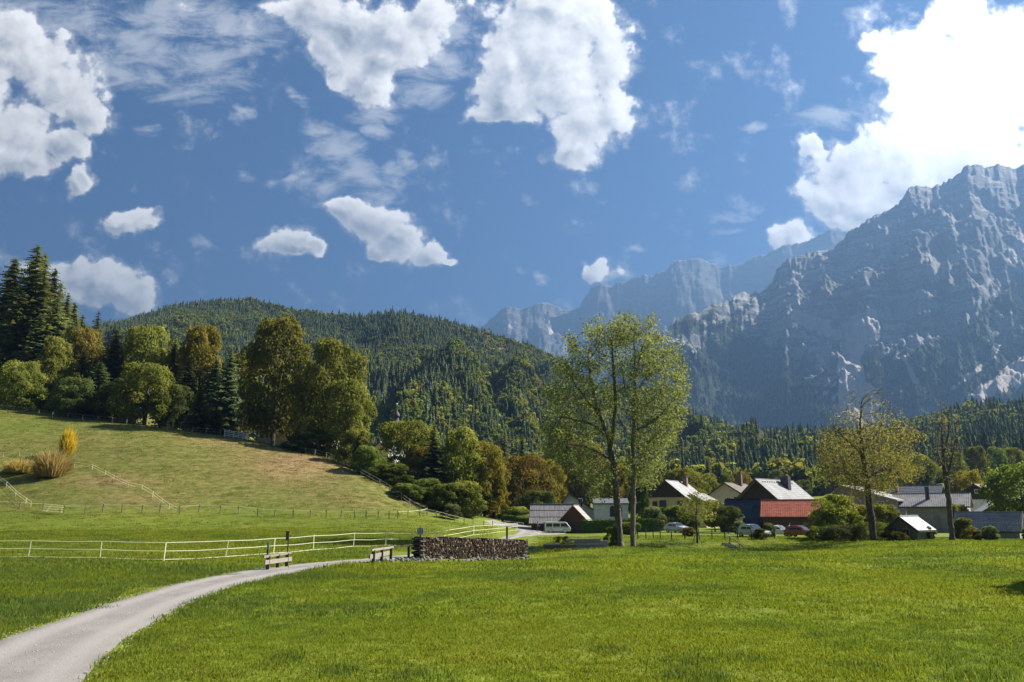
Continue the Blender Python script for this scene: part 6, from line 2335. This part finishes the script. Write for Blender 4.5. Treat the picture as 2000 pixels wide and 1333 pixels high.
def loft_body(name, prof, half, mat, parent, shrink=0.06, round_=2):
    """side profile (x, z) widened to stations across; slightly narrower at the sides for rounded edges"""
    bm = bmesh.new()
    st_ = [(-half, shrink), (-half * 0.93, shrink * 0.25), (-half * 0.6, 0.0), (half * 0.6, 0.0), (half * 0.93, shrink * 0.25), (half, shrink)]
    cx = sum(p[0] for p in prof) / len(prof)
    cz = sum(p[1] for p in prof) / len(prof)
    rings = []
    for (y, s) in st_:
        ring = []
        for (x, z) in prof:
            d = Vector((cx - x, cz - z))
            d = d.normalized() * s if d.length > 1e-4 else d
            ring.append(bm.verts.new((x + d.x, y, z + d.y)))
        rings.append(ring)
    n = len(prof)
    for a, b in zip(rings[:-1], rings[1:]):
        for i in range(n):
            j = (i + 1) % n
            bm.faces.new((a[i], a[j], b[j], b[i]))
    bm.faces.new(list(reversed(rings[0])))
    bm.faces.new(rings[-1])
    bmesh.ops.recalc_face_normals(bm, faces=bm.faces)
    me = bpy.data.meshes.new(name)
    bm.to_mesh(me)
    bm.free()
    me.polygons.foreach_set('use_smooth', [False] * len(me.polygons))
    o = link(name, me, mat, parent)
    bv = o.modifiers.new('bevel', 'BEVEL')
    bv.width = 0.035
    bv.segments = 2
    bv.limit_method = 'ANGLE'
    return o


def paint(name, c):
    m, T = new_mat(name)
    p = principled(T, c, 0.28, 0.1, None, 0.5)
    p.inputs['Coat Weight'].default_value = 0.6
    p.inputs['Coat Roughness'].default_value = 0.08
    T.put(T.out.inputs[0], p.outputs[0])
    return m


M_LAMP = plain('headlight_glass', (0.62, 0.63, 0.64), 0.15, 0, 0.6)
M_TAIL = plain('tail_lamp', (0.30, 0.02, 0.015), 0.3)


def car(label, p, heading, mat, L=4.1, W=1.72, H=1.47, hatch=True):
    root = empty('parked_car', p, heading, label, 'car', 'cars parked in front of the red roofed barn')
    f, r = L / 2, -L / 2
    z0 = 0.28
    body = [(r, 0.45), (r + 0.05, z0), (f - 0.08, z0), (f, 0.42), (f - 0.02, 0.66), (f - 0.25, 0.78), (f - 1.05, 0.93), (r + 0.5, 0.98), (r + 0.06, 0.92), (r - 0.02, 0.7)]
    loft_body('body', body, W / 2, mat, root, 0.09)
    roof = [(f - 1.25, 0.90), (f - 1.95, H - 0.06), (f - 2.4, H), (r + 1.0, H - 0.02), (r + 0.5, H - 0.12), (r + 0.12, 0.93)]
    cab = loft_body('cabin', roof, W / 2 - 0.12, mat, root, 0.10)
    sy = W / 2 - 0.12
    for s in (-1, 1):
        y = s * (sy + 0.012)
        for (xa, xb, ta, tb) in ((f - 1.50, f - 2.30, f - 2.02, f - 2.38), (f - 2.40, r + 0.75, f - 2.46, r + 0.98)):
            q = [(xa, y, 0.97), (xb, y, 0.97), (tb, y * 0.93, H - 0.14), (ta, y * 0.93, H - 0.14)]
            MB().slab(q if s < 0 else q[::-1], 0.02).build('side_window', M_GLASS, root)
        MB().box((f - 1.45, s * (W / 2 + 0.06), 0.98), (0.14, 0.16, 0.12)).build('mirror', mat, root)
        MB().box((f - 0.20, s * (W / 2 - 0.28), 0.68), (0.30, 0.36, 0.15), None, (0, 0.2, s * -0.3)).build('headlight', M_LAMP, root)
        MB().box((r + 0.03, s * (W / 2 - 0.2), 0.80), (0.10, 0.24, 0.26)).build('tail_light', M_TAIL, root)
        for x in (f - 0.82, r + 0.78):
            wheel(root, x, s * (W / 2 - 0.10), 0.31)
    yy = sy - 0.10
    MB().slab([(f - 1.30, -yy, 0.95), (f - 1.30, yy, 0.95), (f - 1.93, yy * 0.9, H - 0.05), (f - 1.93, -yy * 0.9, H - 0.05)], -0.03).build('windscreen', M_GLASS, root)
    MB().slab([(r + 0.16, yy, 0.99), (r + 0.16, -yy, 0.99), (r + 0.46, -yy * 0.9, H - 0.14), (r + 0.46, yy * 0.9, H - 0.14)], -0.05).build('rear_window', M_GLASS, root)
    MB().box((f - 0.02, 0, 0.42), (0.06, W * 0.6, 0.14)).build('grille', M_BLACK, root)
    MB().box((f + 0.015, 0, 0.50), (0.03, 0.5, 0.11)).build('number_plate', M_FRAME, root)
    return root


def head(dx, dy):
    return math.atan2(dy, dx)


def on_ground(px, Y):
    return gpt(px, Y)


car('silver car parked alone behind the young tree', gpt(1322, 114), head(0.55, -0.83), paint('silver_paint', (0.42, 0.44, 0.46)))
car('silver green car parked behind the garden fence', gpt(1469, 92), head(0.45, -0.89), paint('silver_green_paint', (0.36, 0.42, 0.39)), 4.1, 1.75, 1.55)
car('white car parked in the middle of the row', gpt(1519, 104), head(0.72, -0.69), paint('white_paint', (0.74, 0.74, 0.73)), 4.2, 1.75, 1.46)
car('dark red car parked at the right end of the row', gpt(1562, 101), head(0.66, -0.75), paint('red_paint', (0.22, 0.018, 0.026)), 4.2, 1.74, 1.50)

# camper van
VP = gpt(1088, 130)
van = empty('camper_van', VP, R(2), 'white camper van with its tailgate raised in front of the boarded barn', 'van')
VW = paint('van_paint', (0.70, 0.68, 0.62))
hw_ = 0.92
loft_body('body', [(-2.22, 0.55), (-2.18, 0.32), (2.05, 0.32), (2.24, 0.45), (2.27, 0.70), (2.16, 1.02), (1.58, 1.80), (1.34, 1.93), (-2.02, 1.95), (-2.18, 1.86), (-2.25, 1.05)], hw_, VW, van, 0.07)
for s in (-1, 1):
    y = s * (hw_ + 0.012)
    for (a, b, c, d) in ((-1.98, -0.92, -0.92, -1.94), (-0.80, 0.36, 0.36, -0.80), (0.50, 1.86, 1.40, 0.50)):
        q = [(a, y, 1.12), (b, y, 1.12), (c, y, 1.68), (d, y, 1.68)]
        MB().slab(q if s < 0 else q[::-1], 0.018).build('side_window', M_GLASS, van)
    for x in (1.25, -1.22):
        wheel(van, x, s * (hw_ - 0.11), 0.33, 0.2)
        MB().tube([(x + 0.44 * math.cos(a), s * (hw_ + 0.008), 0.33 + 0.44 * math.sin(a)) for a in np.linspace(0.0, math.pi, 9)], 0.03, 5).build('wheel_arch', M_DARKBOX, van)
    MB().box((-0.2, s * (hw_ + 0.012), 0.98), (4.0, 0.02, 0.04)).build('side_trim', M_DARKBOX, van)
    MB().box((1.62, s * (hw_ + 0.14), 1.22), (0.08, 0.2, 0.22)).build('mirror', M_DARKBOX, van)
    MB().tube([(2.24, s * 0.62, 0.86), (2.31, s * 0.62, 0.86)], 0.11, 12).build('headlight', M_LAMP, van)
    MB().box((-2.24, s * 0.78, 0.82), (0.06, 0.16, 0.34)).build('tail_light', M_TAIL, van)
MB().slab([(2.14, -0.80, 1.10), (2.14, 0.80, 1.10), (1.66, 0.76, 1.74), (1.66, -0.76, 1.74)], -0.02).build('windscreen', M_GLASS, van)
MB().box((2.29, 0, 0.46), (0.10, 1.80, 0.20)).build('bumper', M_DARKBOX, van)
MB().box((-2.29, 0, 0.46), (0.10, 1.80, 0.20)).build('bumper', M_DARKBOX, van)
MB().slab([(-2.2, -0.82, 1.94), (-2.2, 0.82, 1.94), (-3.3, 0.80, 1.78), (-3.3, -0.80, 1.78)], 0.07).build('tailgate', VW, van)
MB().slab([(-2.255, -0.78, 0.75), (-2.255, 0.78, 0.75), (-2.255, 0.78, 1.85), (-2.255, -0.78, 1.85)], -0.02).build('boot_opening', M_BLACK, van)
o = empty('camping_table', gpt(1069, 129.5), 0.3, 'small folding table with a box behind the open van', 'table')
MB().box((0, 0, 0.70), (0.9, 0.6, 0.04)).build('tabletop', W_PALE, o)
for sx in (-0.4, 0.4):
    for sy in (-0.25, 0.25):
        MB().bar((sx, sy, 0), (sx, sy, 0.68), 0.04).build('leg', M_DARKBOX, o)
o = empty('crate', gpt(1069, 129.5) + Vector((0.1, 0, 0.72)), 0.5, 'pale box standing on the folding table behind the van', 'box')
MB().box((0, 0, 0.16), (0.4, 0.3, 0.32)).build('side', W_PALE, o)
MB().box((0, 0, 0.33), (0.42, 0.32, 0.03)).build('lid', W_SILVER, o)


# ------------------------------------------------------------------ people
def person(label, p, heading, shirt, trousers, hair, lean=0.06, scale=1.0):
    root = empty('person', p, heading, label, 'person', 'people by the vehicles')
    J = [(0, 0, 0.98), (0.02, 0, 1.15), (0.04 + lean, 0, 1.38), (0.05 + lean, 0, 1.50), (0.07 + lean, 0, 1.62), (0.075 + lean, 0, 1.72)]
    rad = [0.155, 0.135, 0.15, 0.062, 0.095, 0.075]
    E = [(i, i + 1) for i in range(5)]

    def chain(start, pts, rr):
        prev = start
        for q, r_ in zip(pts, rr):
            J.append(q)
            rad.append(r_)
            E.append((prev, len(J) - 1))
            prev = len(J) - 1
    for s in (-1, 1):
        chain(0, [(0.0, s * 0.10, 0.90), (0.03 + 0.04 * s, s * 0.12, 0.50), (-0.02 + 0.05 * s, s * 0.12, 0.10), (0.14 + 0.05 * s, s * 0.13, 0.05)], [0.095, 0.062, 0.045, 0.04])
        chain(2, [(0.03 + lean, s * 0.20, 1.40), (0.06 + lean, s * 0.25, 1.14), (0.26 + lean, s * 0.20, 1.02), (0.36 + lean, s * 0.17, 1.02)], [0.062, 0.046, 0.034, 0.036])
    me = bpy.data.meshes.new('body')
    me.from_pydata(J, E, [])
    o = link('body', me, None, root)
    sk_ = o.modifiers.new('skin', 'SKIN')
    for i, r_ in enumerate(rad):
        me.skin_vertices[0].data[i].radius = (r_, r_ * (1.15 if i < 3 else 1))
    me.skin_vertices[0].data[0].use_root = True
    sub = o.modifiers.new('sub', 'SUBSURF')
    sub.levels = sub.render_levels = 1
    m_, T = new_mat('clothed_figure')
    tc = T.n('ShaderNodeTexCoord')
    sx = T.n('ShaderNodeSeparateXYZ')
    T.put(sx.inputs[0], tc.outputs['Object'])
    z = sx.outputs[2]
    ax_ = T.m('ABSOLUTE', sx.outputs[1])
    c = T.mix(T.ramp(z, 0.06, 0.10), (0.03, 0.025, 0.02), trousers)
    c = T.mix(T.ramp(z, 0.97, 0.985), c, shirt)
    c = T.mix(T.ramp(z, 1.485, 1.495), c, (0.42, 0.27, 0.20))
    hand = T.m('MULTIPLY', T.ramp(sx.outputs[0], 0.30 + lean, 0.32 + lean), T.ramp(z, 0.9, 0.94))
    c = T.mix(hand, c, (0.42, 0.27, 0.20))
    T.put(T.out.inputs[0], principled(T, c, 0.85, 0, None, 0.2).outputs[0])
    me.materials.append(m_)
    MB().lathe([(0.02, 1.60), (0.085, 1.62), (0.10, 1.70), (0.085, 1.78), (0.02, 1.81)], 10, (0.05 + lean, 0, 0)).build('hair', plain('hair', hair, 0.7), root, True)
    fc = MB().box((0.165 + lean, 0.035, 1.675), (0.02, 0.022, 0.012)).box((0.165 + lean, -0.035, 1.675), (0.02, 0.022, 0.012)).box((0.180 + lean, 0, 1.645), (0.03, 0.022, 0.035)).box((0.163 + lean, 0, 1.605), (0.015, 0.045, 0.01))
    fc.build('face', plain('face_features', (0.20, 0.11, 0.08), 0.7), root)
    fg = MB()
    for s in (-1, 1):
        for k in range(4):
            y = s * 0.17 + (k - 1.5) * 0.018
            fg.tube([(0.37 + lean, y, 1.02), (0.43 + lean - 0.01 * abs(k - 1), y, 1.01), (0.455 + lean - 0.012 * abs(k - 1), y, 0.985)], [0.009, 0.008, 0.007], 5)
        fg.tube([(0.35 + lean, s * 0.14, 1.02), (0.39 + lean, s * 0.115, 1.01), (0.42 + lean, s * 0.12, 0.995)], [0.010, 0.009, 0.008], 5)
    fg.build('fingers', plain('skin', (0.42, 0.27, 0.20), 0.6), root)
    return root


person('person in pale top and dark trousers leaning between the white and red cars', gpt(1537, 103), head(0.8, -0.5), (0.42, 0.42, 0.42), (0.018, 0.02, 0.025), (0.06, 0.045, 0.03), 0.12)
person('person in dark clothes standing behind the open tailgate of the van', gpt(1049, 131), head(0.9, -0.3), (0.08, 0.075, 0.08), (0.04, 0.045, 0.06), (0.05, 0.035, 0.025), 0.05)


# ------------------------------------------------------------------ grass
def tuft_mesh(name, seed, blades, rad, hmin, hmax, width, lean):
    rs = np.random.RandomState(seed)
    Vt, Ft, Ct = [], [], []
    for i in range(blades):
        r, a = rad * math.sqrt(rs.uniform()), rs.uniform(0, 6.283)
        b = np.array([r * math.cos(a), r * math.sin(a), -0.015])
        h = rs.uniform(hmin, hmax)
        la = rs.uniform(0, 6.283)
        ld = np.array([math.cos(la), math.sin(la), 0]) * h * rs.uniform(0.1, lean)
        w = np.array([-math.sin(la + 0.5), math.cos(la + 0.5), 0]) * width * rs.uniform(0.6, 1.2)
        mid = b + ld * 0.35 + np.array([0, 0, h * 0.62])
        tip = b + ld + np.array([0, 0, h])
        o = len(Vt)
        Vt += [b - w, b + w, mid + w * 0.7, mid - w * 0.7, tip]
        Ft += [(o, o + 1, o + 2), (o, o + 2, o + 3), (o + 3, o + 2, o + 4)]
        t = rs.uniform(0, 1)
        Ct += [(t, t, t)] * 5
    return mesh_np(name, np.array(Vt), np.array(Ft), False, np.array(Ct))


G_LUSH = leaf_mat('grass_lush', (0.100, 0.155, 0.014), (0.200, 0.245, 0.028), 0.5, 0.15)
G_YEL = leaf_mat('grass_yellow_green', (0.132, 0.172, 0.016), (0.24, 0.265, 0.040), 0.5, 0.15)
G_DARK = leaf_mat('grass_dark', (0.060, 0.105, 0.018), (0.13, 0.175, 0.045), 0.5, 0.15)
G_DRY = leaf_mat('grass_dry', (0.088, 0.092, 0.020), (0.19, 0.155, 0.050), 0.35, 0.25)
G_RUST = leaf_mat('grass_rusty', (0.110, 0.075, 0.028), (0.22, 0.135, 0.06), 0.35, 0.25)
TUFTS = []
for i, (m_, hh) in enumerate(((G_LUSH, 1.0), (G_YEL, 0.95), (G_DARK, 1.15), (G_LUSH, 0.8), (G_DRY, 1.0), (G_RUST, 1.0))):
    TUFTS.append(with_mat(tuft_mesh('grass_tuft', 300 + i, 34, 0.26, 0.025 * hh, 0.075 * hh, 0.008, 1.2), m_))


def scatter_grass(name, ymin, ymax, dens, sc_, seed, smin=-0.78, smax=0.78, keep=None, kinds=None, tall=None):
    rs = np.random.RandomState(seed)
    n = int(dens * (smax - smin) / 2 * (ymax ** 2 - ymin ** 2))
    y = np.sqrt(rs.uniform(ymin ** 2, ymax ** 2, n))
    x = y * rs.uniform(smin, smax, n)
    z = ground_z(x, y)
    px, py = proj(x, y, z)
    k = ~on_lane(x, y, -0.02)
    k &= ~((px > 742) & (px < 1036) & (py > 1078) & (py < 1101.5 - 0.018 * (px - 740)))      # the rubble below the firewood
    if keep is not None:
        k &= keep(x, y, z, px, py)
    x, y, z, px, py = x[k], y[k], z[k], px[k], py[k]
    n = len(x)
    q = 1.5 * fbm(x / 6, y / 6, 4, 61) + 0.28 * rs.normal(size=n)
    which = np.where(q > 0.22, 1, np.where(q < -0.40, 2, np.where(rs.uniform(size=n) < 0.5, 0, 3)))
    if kinds is not None:
        which = kinds(which, x, y, z, px, py, rs)
    hz_ = rs.uniform(0.7, 1.35, n) * (1 + 0.6 * np.clip(fbm(x / 2.2, y / 2.2, 3, 62), 0, 1))
    if tall is not None:
        hz_ = hz_ * tall(x, y, z, px, py)
    s = sc_ * rs.uniform(0.8, 1.25, n)
    rot = np.c_[rs.normal(0, 0.06, n), rs.normal(0, 0.06, n), rs.uniform(0, 6.28, n)]
    return scatter(name, np.c_[x, y, z], rot, np.c_[s, s, s ** 0.55 * hz_], which, TUFTS, None)


def left_kinds(which, x, y, z, px, py, rs):
    left = (px < 760) & (y > 30) & (y < 66) & (py > 1085)
    return np.where(left & (rs.uniform(size=len(x)) < 0.10), 2, np.where(rs.uniform(size=len(x)) < np.where(px < 420, 0.12, 0.035), 4, which))


def bank_tall(x, y, z, px, py):
    b = np.exp(-((py - 1112) / 22) ** 2) * (px < 720) + 0.7 * np.exp(-((py - 1195) / 60) ** 2) * (px < 260)
    edge = np.exp(-(poly_dist(px, py, LANE_R) / 14) ** 2) * 0.6
    return 1 + 0.6 * np.clip(b, 0, 1) + 0.7 * edge


scatter_grass('meadow_grass', 9, 22, 46, 1.0, 71, -1.0, 1.25, None, left_kinds, bank_tall)
scatter_grass('meadow_grass', 22, 40, 17, 1.6, 72, -0.9, 1.0, None, left_kinds, bank_tall)
scatter_grass('meadow_grass', 40, 95, 4.0, 2.9, 73, -0.85, 0.9, lambda x, y, z, px, py: (y < 76) | (px > 1050) | (px < 830), left_kinds, bank_tall)


def hill_kinds(which, x, y, z, px, py, rs):
    u = rs.uniform(size=len(x)) + 0.5 * fbm(x / 9, y / 9, 3, 64)
    rust = np.exp(-((px - 580) / 120) ** 2 - ((py - 905) / 40) ** 2) + np.exp(-((px - 215) / 80) ** 2 - ((py - 940) / 14) ** 2)
    k = np.where(u < 0.5, 4, np.where(u < 0.8, 2, 0))
    return np.where(rs.uniform(size=len(x)) < rust * 0.8, 5, k)


def field_kinds(which, x, y, z, px, py, rs):
    u = rs.uniform(size=len(x))
    return np.where(u < 0.25, 4, np.where(u < 0.7, 1, 0))


scatter_grass('pasture_grass', 95, 185, 0.85, 4.2, 74, -0.74, -0.02, lambda x, y, z, px, py: (py < 1012) & (py > 780) & (y < 182) & (z > 1.5), hill_kinds,
              lambda x, y, z, px, py: 0.8 + 0.9 * np.clip(fbm(x / 5, y / 5, 3, 66), 0, 1))
scatter_grass('field_grass', 62, 125, 1.3, 3.2, 75, -0.76, -0.02, lambda x, y, z, px, py: (py > 1004) & (py < 1075) & (px < 960), field_kinds)
# dark rush tussocks dotted over the pasture
rs = np.random.RandomState(76)
tp = [(rs.normal(580, 75), rs.normal(905, 26)) for _ in range(70)] + [(rs.uniform(40, 700), rs.uniform(860, 985)) for _ in range(90)] + [(rs.normal(270, 50), rs.normal(882, 5)) for _ in range(28)] + [(rs.normal(450, 120), rs.normal(1024, 4)) for _ in range(50)]
q = [hit(a, b) for a, b in tp if b > 850]
q = np.array([tuple(v) for v in q if v.y < 185])
n = len(q)
s = rs.uniform(2.0, 4.2, n)
scatter('pasture_rushes', q, rs.uniform(0, 6.28, n), np.c_[s, s, s * 0.9], np.full(n, 2), TUFTS, None)
# broad dark weeds scattered in the meadow
rs = np.random.RandomState(77)
tp = [(1335, 1318), (1390, 1326), (1460, 1290), (1450, 1150), (1665, 1262), (1610, 1244), (1350, 1292), (1690, 1305), (860, 1165), (690, 1310), (800, 1325), (1880, 1322), (1960, 1318), (108, 1190), (96, 1178), (150, 1192), (385, 1108), (300, 1106), (60, 1110), (30, 1120), (1795, 1208), (1480, 1222), (560, 1288), (1200, 1270)]
P_ = []
for a, b in tp:
    c = hit(a, b)
    for _ in range(14):
        d = rs.normal(0, 0.32, 2)
        P_.append((c.x + d[0], c.y + d[1], gz(c.x + d[0], c.y + d[1])))
P_ = np.array(P_)
s = rs.uniform(0.8, 1.5, len(P_))
scatter('meadow_weeds', P_, rs.uniform(0, 6.28, len(P_)), np.c_[s, s, s * 1.8], np.full(len(P_), 2), TUFTS, None)

# the tree just outside the frame whose shade reaches the meadow's right edge
plant('broadleaf_tree', 'tree', 'leafy tree standing outside the right edge of the meadow', 2430, 700, 330, Y=33, crown='round', mat='green', low=0.2)

# loose gravel along the lane
rs = np.random.RandomState(88)
n = 1500
i = (len(LA) * rs.uniform(0, 0.75, n) ** 1.6).astype(int)
t = np.where(rs.uniform(size=n) < 0.75, np.where(rs.uniform(size=n) < 0.5, rs.normal(0.03, 0.035, n), rs.normal(0.97, 0.035, n)), rs.normal(0.5, 0.08, n))[:, None]
q = LA[i] * (1 - t) + LB[i] * t + rs.normal(0, 0.05, (n, 2))
s = rs.uniform(0.008, 0.024, n)
GRAVEL = []
for me_ in STONES:
    g_ = me_.copy()
    g_.materials.clear()
    GRAVEL.append(with_mat(g_, surf('gravel', (0.30, 0.285, 0.265), (0.44, 0.42, 0.395), 3, 0.95) if not GRAVEL else GRAVEL[0].materials[0]))
scatter('lane_pebbles', np.c_[q, ground_z(q[:, 0], q[:, 1]) + 0.033], rs.uniform(0, 6.28, n), np.c_[s, s, s * 0.7], rs.randint(0, 5, n), GRAVEL, None)
build_haze()
